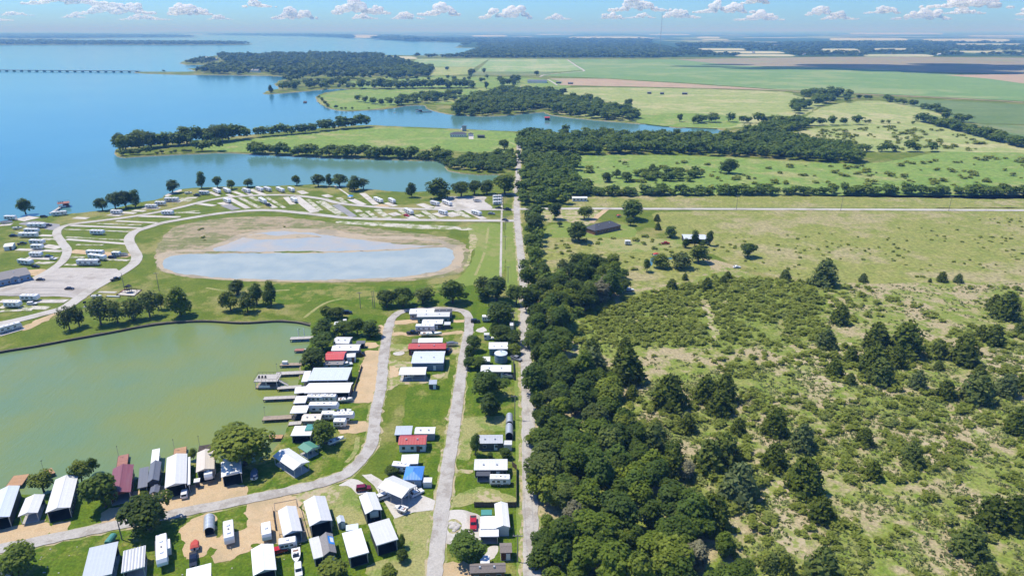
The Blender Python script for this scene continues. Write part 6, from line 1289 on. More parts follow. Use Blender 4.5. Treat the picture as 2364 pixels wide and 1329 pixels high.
# ------------------------------------------------------------------ docks, seawall and things on the water
def dock(s, x1, y1, x2, y2, w, label, mat='grey_deck', z=.35, name='dock', cat='dock', mast=None):
    a, b = gp(s, x1, y1, z), gp(s, x2, y2, z); d = b - a; L = d.length; ang = math.atan2(d.y, d.x)
    e = empty(name, ((a.x + b.x) / 2, (a.y + b.y) / 2, WATER_Z), ang); tag(e, label, cat); zz = z - WATER_Z
    dk = part('deck', MB().box(-L/2, L/2, -w/2, w/2, zz - .16, zz), mat, e)
    n = max(3, int(L / 1.6))
    for i in range(n): part('plank', MB().box(-L/2 + i * L / n + .02, -L/2 + (i + 1) * L / n - .02, -w/2 + .02, w/2 - .02, zz + .003, zz + .035 + .012 * (i % 3)), mat, dk)
    part('edge_beam', MB().box(-L/2 - .03, L/2 + .03, -w/2 - .08, -w/2, zz - .3, zz + .02).box(-L/2 - .03, L/2 + .03, w/2, w/2 + .08, zz - .3, zz + .02), 'dark_wood', e)
    for i in range(max(2, int(L / 3.5)) + 1):
        x = -L/2 + .2 + (L - .4) * i / max(2, int(L / 3.5))
        for sg in (-1, 1): part('piling', MB().tube((x, sg * (w/2 - .1), -1.2), (x, sg * (w/2 - .1), zz - .1), .13, 7), 'dark_wood', e)
    if mast is not None:
        m = part('lamp_post', MB().tube((-L/2 + L * mast, w/2 - .15, zz), (-L/2 + L * mast, w/2 - .15, zz + 3.6), .05, 6), 'steel', e); part('lamp_head', MB().box(-L/2 + L * mast - .1, -L/2 + L * mast + .35, w/2 - .25, w/2 - .05, zz + 3.55, zz + 3.68), 'charcoal', m)
    return e
dock('d', 375, 418, 592, 408, 2.6, 'concrete landing with two mooring posts by the grove', 'grey_deck', .6, mast=.4)
dock('d', 418, 528, 506, 526, 2.2, 'short boxy dock below the landing', 'red_deck'); dock('d', 505, 522, 590, 516, .9, 'thin gangway from the grove to the boxy dock', 'grey_deck')
dock('d', 278, 668, 492, 662, 2.2, 'plank dock with a white lift box near the big leaning tree', 'weathered_wood'); dock('d', 238, 755, 505, 742, 2.6, 'grey dock with a lamp post above the floating pavilion', 'grey_deck', mast=.02)
dock('d', 252, 892, 480, 878, 2.2, 'gangway dock leading to the floating pavilion', 'grey_deck'); dock('d', 120, 992, 432, 978, 2.2, 'long bleached dock below the floating pavilion', 'grey_deck')
dock('d', 112, 1184, 392, 1168, 2.6, 'long plank dock with a lamp post at the cove corner', 'weathered_wood', mast=.05); dock('d', 360, 1234, 482, 1224, 2.2, 'short dock on the bank at the cove corner', 'grey_deck')
dock('b', 770, 205, 885, 200, 2.2, 'small plank landing beyond the largest spreading tree', 'orange_deck')
dock('a', 110, 600, 175, 510, 4.2, 'square orange deck behind the pale boat port', 'orange_deck'); dock('a', 360, 500, 432, 472, 3.6, 'orange landing with a post beyond the thin yellow tree', 'orange_deck', mast=.1)
dock('a', 985, 450, 1000, 348, 2.9, 'red brown dock behind the maroon roofed house', 'red_deck', mast=.95); dock('a', 1455, 350, 1460, 290, 3.6, 'tan swim platform behind the tall white port', 'orange_deck', mast=.9)
dock('a', 1655, 310, 1662, 268, 3.6, 'dark platform behind the cream port', 'dark_wood', mast=.95)
dock('f', 455, 205, 540, 150, 2.0, 'gangway to the red floating boathouse on the lake', 'grey_deck'); dock('q', 410, 102, 490, 97, 4, 'pier of the far inlet boathouse', 'dark_wood')
dock('q', 735, 250, 760, 225, 4, 'white gangway from the lodge to the boathouse', 'grey_deck')
dock('l', 2080, 700, 2082, 690, 6, 'tiny platform in the far lake', 'dark_wood')
def pavilion(s, x1, y1, x2, y2, label, two=True, rm='grey_deck', wm='charcoal', dep=5.5):
    a, b = gp(s, x1, y1, WATER_Z), gp(s, x2, y2, WATER_Z); d = b - a; w = d.length; ang = math.atan2(d.y, d.x); nn = Vector((-math.sin(ang), math.cos(ang), 0))
    c = (a + b) / 2 + nn * dep / 2; e = empty('floating_pavilion', (c.x, c.y, WATER_Z), ang); tag(e, label, 'boathouse'); hw, hl = w/2, dep/2
    part('float_deck', MB().box(-hw, hw, -hl, hl, .1, .5), 'weathered_wood', e)
    for x in (-hw + .2, 0, hw - .2):
        for y in (-hl + .2, hl - .2): part('post', MB().box(x - .08, x + .08, y - .08, y + .08, .5, 3.0), 'white_paint', e)
    part('back_wall', MB().box(-hw * .2, hw * .85, hl * .2, hl * .3, .5, 3.0), wm, e)
    up = part('upper_deck', MB().box(-hw - .2, hw + .2, -hl - .2, hl + .2, 3.0, 3.25), rm, e)
    for y in (-hl - .1, hl + .1): part('rail', MB().box(-hw - .1, hw + .1, y - .03, y + .03, 4.1, 4.18), 'dark_wood', up)
    for x in (-hw - .1, hw + .1): part('rail', MB().box(x - .03, x + .03, -hl - .1, hl + .1, 4.1, 4.18), 'dark_wood', up)
    for i in range(7):
        for y in (-hl - .1, hl + .1): part('baluster', MB().box(-hw + i * w / 6 - .03, -hw + i * w / 6 + .03, y - .03, y + .03, 3.25, 4.1), 'dark_wood', up)
    for i in range(3): part('deck_chair', MB().box(-hw + .6 + i * 1.2, -hw + 1.2 + i * 1.2, -.3, .3, 3.25, 3.7).box(-hw + .6 + i * 1.2, -hw + 1.2 + i * 1.2, .2, .3, 3.7, 4.1), 'charcoal', up)
    part('counter', MB().box(-hw * .7, hw * .3, -hl + .1, -hl + .4, .5, 1.4), 'white_paint', e)
    return e
pavilion('d', 40, 905, 255, 902, 'dark floating pavilion with a roof deck on the cove')
e = empty('stair_ramp', (0, 0, 0)); a, b = gp('d', 248, 810, 2.4), gp('d', 355, 866, .4); nn = Vector((0, .55, 0)); tag(e, 'wooden stair ramp from the pavilion roof deck to the dock', 'ramp')
part('ramp_deck', MB().add([a - nn, b - nn, b + nn, a + nn, a - nn - Vector((0, 0, .15)), b - nn - Vector((0, 0, .15)), b + nn - Vector((0, 0, .15)), a + nn - Vector((0, 0, .15))], [(0, 1, 2, 3), (4, 7, 6, 5), (0, 4, 5, 1), (3, 2, 6, 7), (0, 3, 7, 4), (1, 5, 6, 2)]), 'grey_deck', e)
part('handrail', MB().tube(a - nn + Vector((0, 0, 1)), b - nn + Vector((0, 0, 1)), .05, 6), 'dark_wood', e); part('handrail', MB().tube(a + nn + Vector((0, 0, 1)), b + nn + Vector((0, 0, 1)), .05, 6), 'dark_wood', e)
pavilion('f', 530, 160, 635, 148, 'red and white floating boathouse on the lake by the landing', True, 'red_deck', 'red_paint', 7)
pavilion('q', 355, 104, 412, 104, 'small boathouse at the end of the far pier', True, 'shingle_dark', 'dark_siding', 8)
# timber seawall along the levee
SW = densify(gps('z', [(722, 748), (690, 741), (640, 738), (560, 742), (480, 738), (400, 741), (330, 750), (250, 765), (160, 781), (80, 796), (0, 809), (-120, 835)]), False, True, 2.5, 0)
e = empty('seawall', (0, 0, 0)); tag(e, 'dark timber seawall along the levee side of the cove', 'wall')
for i in range(len(SW) - 1):
    p, q = SW[i], SW[i + 1]; t_ = (q - p).normalized(); n_ = Vector((-t_.y, t_.x)); a0, b0 = p + n_ * 1.2, q + n_ * 1.2; a1, b1 = a0 + n_ * .28, b0 + n_ * .28
    part('wall_panel', MB().add([(a0.x, a0.y, -1.5), (b0.x, b0.y, -1.5), (b1.x, b1.y, -1.5), (a1.x, a1.y, -1.5), (a0.x, a0.y, .22), (b0.x, b0.y, .22), (b1.x, b1.y, .22), (a1.x, a1.y, .22)], [(0, 3, 2, 1), (4, 5, 6, 7), (0, 1, 5, 4), (2, 3, 7, 6), (0, 4, 7, 3), (1, 2, 6, 5)]), 'dark_wood', e)
    part('cap_board', MB().add([(a0.x, a0.y, .22), (b0.x, b0.y, .22), (b1.x, b1.y, .22), (a1.x, a1.y, .22), (a0.x, a0.y, .3), (b0.x, b0.y, .3), (b1.x, b1.y, .3), (a1.x, a1.y, .3)], [(0, 3, 2, 1), (4, 5, 6, 7), (0, 1, 5, 4), (2, 3, 7, 6), (0, 4, 7, 3), (1, 2, 6, 5)]), 'weathered_wood', e)
# causeway bridge far out on the lake
e = empty('lake_bridge', (0, 0, 0)); tag(e, 'long low road bridge on piers crossing the far lake', 'bridge')
A_, B2 = gp('z', 322, 167.2, WATER_Z), gp('z', -60, 164.3, WATER_Z); d = (B2 - A_); L = d.length; d.normalize(); nn = Vector((-d.y, d.x, 0)) * 6
def beam(a, b, w, z0, z1):
    n_ = Vector((-(b - a).y, (b - a).x, 0)).normalized() * w; U = Vector((0, 0, 1))
    return MB().add([a - n_ + U * z0, b - n_ + U * z0, b + n_ + U * z0, a + n_ + U * z0, a - n_ + U * z1, b - n_ + U * z1, b + n_ + U * z1, a + n_ + U * z1], [(0, 3, 2, 1), (4, 5, 6, 7), (0, 1, 5, 4), (2, 3, 7, 6), (0, 4, 7, 3), (1, 2, 6, 5)])
part('bridge_deck', beam(A_, B2, 6, 2.6, 3.7), 'concrete_wall', e)
for sg in (-1, 1): part('parapet', beam(A_ + nn * sg, B2 + nn * sg, .3, 3.7, 4.4), 'concrete_wall', e)
for i in range(int(L / 27)): q = A_ + d * (i * 27 + 8); part('pier', beam(q - nn * .9, q + nn * .9, 1.1, -1, 2.6), 'concrete_wall', e)
# radio mast on the plain
q = gp('z', 1522, 131); e = empty('radio_mast', (q.x, q.y, 0)); tag(e, 'tall slender lattice radio mast standing on the far plain', 'mast'); Hm = 205; mb = MB()
for k in range(3):
    a = k * 2.094; mb.tube((math.cos(a) * 1.3, math.sin(a) * 1.3, 0), (math.cos(a) * .9, math.sin(a) * .9, Hm), .34, 5)
part('mast_leg_frame', mb, 'steel', e)
for i in range(20):
    z = i * Hm / 20; part('mast_brace', MB().tube((1.3, 0, z), (-.6, 1.1, z + Hm / 20), .2, 4).tube((-.6, 1.1, z), (-.6, -1.1, z + Hm / 20), .2, 4), 'red_paint' if (i // 3) % 2 else 'steel', e)
part('beacon', MB().tube((0, 0, Hm), (0, 0, Hm + 3), .6, 6), 'red_paint', e)

# ------------------------------------------------------------------ poles, lines, fences
POLES = []
def pole(s, x, y, h, label, arm=True):
    q = gp(s, x, y); e = empty('utility_pole', (q.x, q.y, 0)); tag(e, label, 'utility pole'); POLES.append((q, h))
    part('pole', MB().tube((0, 0, -.2), (0, 0, h), .17, 7, 0, .11), 'pole_wood', e)
    if arm:
        ar = part('crossarm', MB().box(-1.25, 1.25, -.08, .08, h - .6, h - .44), 'pole_wood', e)
        for x_ in (-1.1, -.45, .45, 1.1): part('insulator', MB().tube((x_, 0, h - .44), (x_, 0, h - .2), .07, 6), 'galvanised', ar)
    return e
pole('c', 1385, 1212, 8.5, 'utility pole with a crossarm by the brown shed'); pole('e', 1406, 1195, 9.5, 'utility pole with a crossarm beside the dark tree and arched shelters')
pole('e', 1398, 815, 9, 'utility pole by the end of the long white roofed house'); pole('e', 1393, 345, 9, 'utility pole beside the little white roadside shed')
pole('h', 1536, 1062, 9, 'utility pole on the verge beside the pond end trees'); pole('h', 1510, 770, 9, 'utility pole on the verge midway along the pond meadow'); pole('h', 1516, 585, 9, 'utility pole on the verge below the lane entrance'); pole('h', 1497, 405, 10, 'utility pole at the campground lane entrance')
pole('d', 1048, 132, 8.5, 'single pole behind the cove grove'); pole('d', 1168, 125, 8.5, 'near pole of the pair behind the cove grove', False); pole('d', 1184, 122, 8.5, 'far pole of the pair behind the cove grove', False)
pole('a', 988, 1035, 8, 'pole standing on the verge of the lower lane', False); pole('f', 1438, 905, 10, 'pole on the pond levee behind the playground trees')
pole('j', 690, 1278, 11, 'leaning pole on the county road verge'); pole('j', 1665, 1278, 11, 'pole farther along the county road verge'); pole('p', 1790, 302, 11, 'pole on the county road beyond the farmhouse oak')
pole('f', 1120, 870, 8, 'thin flag pole beside the playground', False)
def wire_run(ids, label):
    e = empty('power_line', (0, 0, 0)); tag(e, label, 'power line')
    for (p, h), (q, k) in zip([POLES[i] for i in ids], [POLES[i] for i in ids][1:]):
        for off in (-1.05, 1.05):
            mb = MB(); N = 8; pts = []
            for i in range(N + 1):
                t_ = i / N; v = p.lerp(q, t_); pts.append(Vector((v.x + off, v.y, h * (1 - t_) + k * t_ - .25 - 1.2 * 4 * t_ * (1 - t_))))
            for a, b in zip(pts, pts[1:]): mb.tube(a, b, .022, 4)
            part('wire', mb, 'charcoal', e)
wire_run([0, 1, 2, 3, 4, 5, 6, 7], 'pair of thin wires along the west verge of the main road')
def fence(s, pts, label, h=1.8, bay=2.4, mat='fence_wood'):
    P = gps(s, pts); e = empty('wooden_fence', P[0]); tag(e, label, 'fence'); o0 = P[0]
    for a, b in zip(P, P[1:]):
        L = (b - a).length; n = max(1, round(L / bay)); d = (b - a) / n
        for i in range(n):
            p, q = a + d * i - o0, a + d * (i + 1) - o0
            part('panel', beam(p + d * .03, q - d * .03, .04, .08, h - .08 * (i % 2)), mat, e); part('post', beam(p - d.normalized() * .07, p + d.normalized() * .07, .07, 0, h + .1), mat, e)
fence('c', [(1035, 772), (1376, 772)], 'dark wooden fence between the grass lot and the gabled white wing')
fence('c', [(1376, 768), (1375, 600), (1376, 470), (1340, 440)], 'dark wooden fence along the main road verge')
fence('e', [(1390, 660), (1395, 740), (1398, 820)], 'dark fence beside the long white roof at the road', 1.8)
fence('b', [(830, 960), (815, 860), (808, 800)], 'rough dark rail fence beside the framed white house', 1.3)
fence('d', [(985, 925), (1062, 690)], 'low dark fence along the sand lot of the boathouses', 1.2)
def frame_rail(s, cs, z, label):
    P = gps(s, cs); e = empty('pergola', P[0]); tag(e, label, 'pergola')
    for i, p in enumerate(P):
        q = P[(i + 1) % len(P)]; part('post', beam(p - P[0] - Vector((.08, 0, 0)), p - P[0] + Vector((.08, 0, 0)), .08, 0, z), 'weathered_wood', e)
        part('top_beam', beam(p - P[0], q - P[0], .07, z, z + .16), 'weathered_wood', e)
frame_rail('b', [(870, 1052), (1078, 1030), (1005, 765), (825, 800)], 2.4, 'light timber pergola frame round the white gabled house')

# ------------------------------------------------------------------ trailers, cars and boats
def ordn(i): return ['first', 'second', 'third', 'fourth', 'fifth', 'sixth', 'seventh', 'eighth', 'ninth', 'tenth', 'eleventh', 'twelfth'][i]
V_ = vehicle
TR = ('travel', 'long', 'fifth', 'home', 'small')
CG = 'trailers parked in the campground'
# campground, west block and along the lanes
for k, (kd, x1, y1, x2, y2, lb) in enumerate((
    ('long', 400, 340, 245, 340, 'long bluish trailer hitched to a truck at the head of the west block'), ('travel', 210, 388, 355, 390, 'trailer second from the top of the west block'), ('long', 335, 427, 165, 427, 'trailer third from the top of the west block, beside a dark car'),
    ('travel', 255, 490, 405, 494, 'trailer beside the white cabana'), ('small', 280, 537, 385, 537, 'short dark windowed trailer below the cabana'), ('travel', 265, 605, 375, 605, 'trailer parked beside a blue car in the west block'),
    ('travel', 155, 668, 290, 682, 'dark trailer behind the clubhouse'), ('travel', 815, 402, 935, 404, 'lone trailer in the middle of the central grass block'), ('long', 780, 588, 930, 592, 'dark sided trailer at the back of the central trio'),
    ('long', 780, 618, 960, 640, 'white trailer in the middle of the central trio'), ('home', 695, 680, 892, 680, 'large motorhome with open awning at the front of the central trio'), ('small', 1010, 598, 1082, 598, 'small box trailer at the bend of the inner lane'),
    ('home', 470, 235, 608, 222, 'motorhome on the shore pad by the red floating boathouse'), ('travel', 40, 270, 140, 270, 'trailer at the shore edge of the west block'), ('travel', 1000, 218, 1097, 218, 'trailer on the lake side pad below the shoreline clump'),
    ('long', 1310, 163, 1417, 163, 'trailer on the lake side of the outer lane bend, near one'), ('travel', 1400, 138, 1492, 138, 'trailer on the lake side of the outer lane bend, rear one'), ('long', 1485, 103, 1612, 101, 'trailer below the path bend at the lake'), ('travel', 1460, 225, 1562, 225, 'trailer between the two lanes at the outer bend'),
    ('travel', 40, 1062, 182, 1062, 'white trailer with open hatch by the lower lane pads'), ('travel', 185, 1002, 342, 1002, 'dark sided trailer on the white pad by the gravel lot'), ('home', -10, 1300, 205, 1240, 'motorhome on the strip pad beside the levee'))):
    V_(kd, 'f', x1, y1, x2, y2, lb, 'trailer' if kd != 'home' else 'motorhome', CG)
for kd, x1, y1, x2, y2, lb, ct in (('truck', 400, 332, 472, 318, 'dark truck hitched to the long bluish trailer', 'truck'), ('sedan', 75, 420, 158, 418, 'dark car beside the third trailer of the west block', 'car'), ('truck', 160, 496, 240, 486, 'dark truck beside the white cabana', 'truck'),
    ('blue', 395, 608, 470, 606, 'blue car behind a trailer in the west block', 'car'), ('white', 445, 625, 492, 630, 'small white car at the end of the blue car pad', 'car'), ('sedan', 285, 697, 342, 700, 'dark car near the clubhouse corner', 'car'), ('suv', 975, 618, 1045, 618, 'dark car in front of the small box trailer', 'car'),
    ('sedan', 322, 818, 392, 818, 'dark car in the gravel lot nearer the clubhouse', 'car'), ('sedan', 580, 900, 657, 900, 'dark car in the middle of the gravel lot', 'car'), ('truck', 1012, 822, 1090, 800, 'dark truck parked at the edge of the gravel lot', 'truck'), ('grey', 198, 822, 258, 808, 'grey car by the clubhouse porch', 'car'),
    ('suvw', 250, 1040, 322, 1035, 'white car beside the trailer with the open hatch', 'car'), ('suv', 362, 248, 428, 244, 'black van on the shore by the landing gangway', 'van')):
    V_(kd, 'f', x1, y1, x2, y2, lb, ct)
V_('boat', 'f', 822, 978, 912, 976, 'small white boat on the grass above the levee trees', 'boat'); V_('boat', 'f', 110, 355, 200, 352, 'white boat on the grass beside the long bluish trailer', 'boat'); V_('boatc', 'f', 0, 305, 112, 298, 'covered boat at the edge of the west block shore', 'boat')
V_('boatc', 'f', 1088, 596, 1138, 596, 'low covered boat trailer at the inner lane bend', 'boat')
for k, (kd, x1, y1, x2, y2) in enumerate((('travel', 5, 360, 135, 358), ('travel', 330, 292, 420, 294), ('long', 465, 258, 527, 286), ('long', 555, 252, 632, 286), ('travel', 750, 262, 808, 278), ('travel', 875, 246, 935, 266), ('travel', 950, 246, 1012, 266), ('long', 1065, 246, 1142, 276), ('travel', 1185, 250, 1232, 270))):
    V_(kd, 'g', x1, y1, x2, y2, f'trailer on the lake side of the upper lane, {ordn(k)} along from the path bend', 'trailer', CG)
for k, (kd, x1, y1, x2, y2) in enumerate((('travel', 555, 352, 632, 382), ('long', 895, 345, 972, 386), ('travel', 1200, 342, 1268, 378))):
    V_(kd, 'g', x1, y1, x2, y2, f'trailer between the two lanes above the pond, {ordn(k)} along from the bend', 'trailer', CG)
V_('travel', 'g', 5, 488, 82, 488, 'trailer alone at the bend between the lanes', 'trailer', CG); V_('truck', 'g', 262, 300, 345, 310, 'dark truck with a trailer near the path bend', 'truck'); V_('boat', 'g', 190, 285, 262, 285, 'white boat near the path bend by the lake', 'boat')
V_('truck', 'g', 965, 392, 1010, 405, 'dark truck nosed behind a trailer between the lanes', 'truck')
for k, (kd, x1, y1, x2, y2) in enumerate((('long', 325, 325, 396, 354), ('travel', 455, 332, 512, 360), ('travel', 835, 362, 902, 378), ('long', 945, 352, 1016, 380))):
    V_(kd, 'h', x1, y1, x2, y2, f'trailer on the inlet side of the upper lane, {ordn(k)} along past the foot path', 'trailer', CG)
for k, (kd, x1, y1, x2, y2) in enumerate((('long', 595, 425, 672, 462), ('travel', 910, 446, 976, 462), ('travel', 1205, 448, 1282, 468))):
    V_(kd, 'h', x1, y1, x2, y2, f'trailer between the lanes toward the main road, {ordn(k)} along', 'trailer', CG)
for k, y in enumerate((315, 340, 368)): V_('travel', 'h', 1402, y, 1482, y - 4, f'dark sided trailer in the entrance storage row, {ordn(k)} from the back', 'trailer', CG)
V_('boatc', 'h', 1222, 338, 1292, 344, 'grey covered boat by the entrance driveway loop', 'boat'); V_('red', 'h', 592, 462, 634, 474, 'red car beside a trailer between the lanes', 'car'); V_('grey', 'h', 1350, 452, 1418, 454, 'grey car on the entrance lawn', 'car')
V_('truck', 'h', 1420, 402, 1482, 404, 'dark truck at the entrance of the upper lane', 'truck'); V_('truck', 'h', 1488, 412, 1560, 418, 'dark truck behind the entrance pole', 'truck'); V_('sedan', 'h', 1480, 505, 1528, 516, 'dark car leaving the lower campground lane', 'car')
e = empty('camp_tent', gp('h', 115, 308)); tag(e, 'blue shade canopy at the end of the foot path', 'canopy')
part('canopy_top', MB().add([(-2, -2, 2.2), (2, -2, 2.2), (2, 2, 2.2), (-2, 2, 2.2), (0, 0, 3.1)], [(0, 1, 4), (1, 2, 4), (2, 3, 4), (3, 0, 4)]), 'tarp_blue', e)
for x in (-1.9, 1.9):
    for y in (-1.9, 1.9): part('leg', MB().box(x - .05, x + .05, y - .05, y + .05, 0, 2.25), 'steel', e)
# playground
q = gp('f', 1162, 918); e = empty('play_structure', (q.x, q.y, .1)); tag(e, 'dark climbing frame with a slide on the playground square', 'play structure')
for x in (-1.2, 1.2):
    for y in (-1, 1): part('post', MB().tube((x, y, 0), (x, y, 3.2), .1, 6), 'charcoal', e)
part('platform', MB().box(-1.3, 1.3, -1.1, 1.1, 1.4, 1.55), 'dark_wood', e); part('roof', MB().prism([(-1.6, 3.1), (0, 4.0), (1.6, 3.1)], -1.3, 1.3), 'charcoal', e)
part('slide', MB().prism([(-1.3, 1.5), (-4.2, .1), (-4.2, .3), (-1.3, 1.7)], -.4, .4), 'red_paint', e); part('ladder', MB().box(1.3, 1.9, -.5, .5, 0, .15).box(1.3, 1.6, -.5, .5, .5, .65).box(1.3, 1.45, -.5, .5, 1.0, 1.12), 'steel', e)
part('swing_beam', MB().tube((1.2, -1, 2.9), (5.0, -1.4, 2.7), .09, 6), 'charcoal', e); part('swing_leg', MB().tube((5.0, -1.4, 2.7), (5.2, -2.3, 0), .08, 6), 'charcoal', e); part('swing_leg', MB().tube((5.0, -1.4, 2.7), (5.2, -.5, 0), .08, 6), 'charcoal', e)
for x in (2.4, 3.7): part('swing', MB().box(x - .25, x + .25, -1.4, -1.1, .5, .56).box(x - .25, x - .22, -1.27, -1.24, .56, 2.8).box(x + .22, x + .25, -1.27, -1.24, .56, 2.8), 'charcoal', e)
q0 = gps('f', [(1050, 944), (1130, 889), (1282, 897), (1212, 953)]); e = empty('timber_edging', q0[0]); tag(e, 'timber edging round the playground square', 'edging')
for a, b in zip(q0, q0[1:] + q0[:1]): part('timber', beam(a - q0[0], b - q0[0], .12, 0, .35), 'dark_wood', e)
e = empty('bench_log', gp('f', 965, 958)); tag(e, 'long pale beam lying beside the playground', 'beam'); a, b = gp('f', 965, 958), gp('f', 1080, 962)
part('beam_body', beam(Vector((0, 0, 0)), b - a, .3, .25, .6), 'white_paint', e); part('beam_foot', MB().box(-.3, .3, -.5, .5, 0, .3), 'dark_wood', e); dd = b - a; part('beam_foot', MB().box(dd.x - .3, dd.x + .3, dd.y - .5, dd.y + .5, 0, .3), 'dark_wood', e)
q = gp('f', 772, 1050); e = empty('notice_sign', (q.x, q.y, 0)); tag(e, 'small dark sign on a white base beside the lower lane', 'sign'); part('sign_base', MB().box(-.9, .9, -.5, .5, 0, .3), 'concrete_wall', e); part('sign_post', MB().box(-.12, .12, -.1, .1, .3, 1.8), 'charcoal', e); part('sign_board', MB().prism([(-.9, 1.8), (.8, 2.1), (.9, 3.1), (-.6, 2.9)], -.08, .08), 'charcoal', e)

# village vehicles
V_('fifth', 'a', 1305, 1085, 1310, 1300, 'long white fifth wheel trailer beside the ribbed white roof', 'trailer'); V_('fifth', 'a', 1690, 470, 1685, 590, 'fifth wheel trailer poking out of the cream port', 'trailer', None, .7)
V_('boatr', 'a', 1570, 1142, 1575, 1075, 'red watercraft on a trailer on the sand drive', 'watercraft'); V_('truck', 'a', 1555, 1190, 1555, 1245, 'white and black flatbed truck below the red watercraft', 'truck')
V_('travel', 'b', 440, 955, 448, 1100, 'white travel trailer alone on the sand lot', 'trailer'); V_('small', 'b', 745, 965, 752, 1070, 'short camper at the end of the sand lot', 'trailer')
V_('small', 'b', 885, 1140, 985, 1120, 'white camper tucked under the framed house', 'trailer'); V_('red', 'b', 842, 1160, 878, 1150, 'red car beside the white camper', 'car'); V_('boat', 'b', 985, 1140, 992, 1258, 'white speed boat on a trailer on the grass', 'boat', None, .9, 1.6); V_('suvw', 'b', 1003, 1270, 1008, 1335, 'white car hitched below the speed boat', 'car')
V_('maroon', 'b', 1512, 655, 1570, 648, 'dark red jeep on the drive by the white gabled port', 'car'); V_('small', 'b', 1615, 815, 1622, 880, 'camper nosing out of the white gabled port', 'trailer', None, .6); V_('small', 'b', 1430, 1165, 1540, 1150, 'camper under the flat white shelter', 'trailer', None, .6)
V_('fifth', 'b', 1300, 98, 1465, 92, 'white fifth wheel trailer on the sand by the cove corner', 'trailer', None, .7); V_('small', 'b', 1210, 78, 1298, 74, 'white trailer between the cream cabin and the fifth wheel', 'trailer'); V_('small', 'b', 1298, 140, 1400, 138, 'rounded camper beside the dark tree', 'trailer', None, .7)
V_('boat', 'b', 1268, 285, 1385, 240, 'white pontoon boat beside the dark tree', 'boat', None, .9, 1.6); V_('boat', 'b', 1332, 36, 1440, 28, 'white boat on the grass above the fifth wheel', 'boat', None, .8, 1.5); V_('boatc', 'b', 650, 570, 655, 490, 'covered boat in the shade of the largest tree', 'boat')
V_('boatc', 'b', 1100, 345, 1170, 320, 'boat under the green canopy', 'boat'); V_('suvw', 'c', 285, 722, 340, 700, 'white car under the edge of the cornerwise carport', 'car'); V_('truckw', 'c', 490, 690, 550, 650, 'pale truck under the cornerwise carport gable', 'truck'); V_('boat', 'c', 470, 838, 385, 812, 'small boat trailer on the concrete apron', 'boat', None, .6)
V_('white', 'c', 560, 690, 600, 670, 'small white cart at the carport corner', 'car'); V_('truckr', 'c', 1025, 870, 1025, 965, 'red pickup parked on the pale drive by the east lane', 'truck'); V_('small', 'c', 1235, 985, 1300, 985, 'white camper beside the gabled wing', 'trailer', None, .6)
V_('travel', 'c', 1160, 608, 1328, 608, 'white trailer on the grass lot below the long white roof', 'trailer'); V_('long', 'c', 400, 500, 480, 505, 'white trailer behind the blue roofed cabin', 'trailer', None, .6); V_('suvw', 'a', 1485, 700, 1490, 660, 'white cart before the tall white port', 'car')
V_('travel', 'd', 555, 1046, 668, 1046, 'white trailer beside the white port, the one nearer the cove', 'trailer'); V_('travel', 'd', 670, 1042, 808, 1042, 'white trailer beside the white port, the one nearer the lane', 'trailer'); V_('boat', 'd', 845, 1044, 960, 1036, 'flat white boat on a trailer by the sand lot', 'boat')
V_('fifth', 'd', 555, 1146, 838, 1142, 'largest white trailer beside the port at the plank dock', 'trailer', None, .8, 1.5); V_('boat', 'd', 832, 1166, 955, 1150, 'white boat lying on the lawn below the largest trailer', 'boat')
V_('suv', 'd', 1020, 600, 1070, 592, 'black car behind the white shed on the sand', 'car'); V_('truckw', 'd', 885, 700, 940, 690, 'white truck by the blue porch', 'truck'); V_('suv', 'd', 905, 192, 940, 190, 'white cart on the meadow behind the grove', 'cart')
V_('home', 'e', 455, 362, 640, 362, 'white motorhome across the loop head island', 'motorhome'); V_('truck', 'e', 375, 388, 470, 388, 'dark pickup on the sand drive of the loop island', 'truck'); V_('boat', 'e', 500, 408, 706, 404, 'white boat in front of the motorhome on the loop island', 'boat', None, .9, 1.7)
V_('boatc', 'e', 758, 502, 855, 500, 'dark covered boat trailer by the end of the long red roof', 'boat'); V_('suv', 'e', 765, 562, 785, 535, 'dark car at the end of the grey workshop', 'car'); V_('small', 'e', 1092, 266, 1172, 266, 'white trailer at the head of the east lots', 'trailer', None, .6)
V_('suv', 'e', 1008, 276, 1050, 274, 'dark car beside the loop head on the east side', 'car'); V_('white', 'e', 1135, 438, 1180, 438, 'white cart by the small blue shed', 'cart'); V_('boat', 'e', 375, 818, 425, 812, 'small white boat under the open carport', 'boat', None, .6)
V_('boatc', 'e', 1285, 800, 1345, 812, 'maroon covered boat in front of the long white roofed house', 'boat'); V_('truckg', 'e', 1385, 622, 1432, 640, 'grey truck by the road fence near the round tank', 'truck')
V_('truckr', 'p', 1175, 592, 1240, 590, 'red wagon in the farm paddock', 'wagon'); V_('boatr', 'p', 805, 368, 840, 366, 'red machine by the huge oak', 'machine'); V_('small', 'p', 870, 596, 918, 596, 'pale livestock trailer in the farm paddock', 'trailer', None, .6); V_('white', 'p', 1780, 788, 1820, 786, 'white car abandoned in the pasture', 'car')
V_('boatw', 'q', 175, 108, 195, 106, 'small boat floating in the far inlet', 'boat', None, .6, 1.6, WATER_Z); V_('boatr', 'p', 1105, 695, 1165, 690, 'red machine at the head of the small pond', 'machine'); V_('white', 'p', 890, 975, 930, 975, 'white car at the edge of the roadside wood', 'car')
q = gp('d', 325, 662, .4); e = empty('boat_lift_box', (q.x, q.y, .4)); tag(e, 'white lift box on the plank dock', 'box'); part('box_body', MB().box(-1.0, 1.0, -.5, .5, 0, 1.0), 'white_paint', e); part('lid', MB().prism([(-1.1, 1.0), (1.1, 1.0), (.9, 1.18), (-.9, 1.18)], -.6, .6), 'white_paint', e)
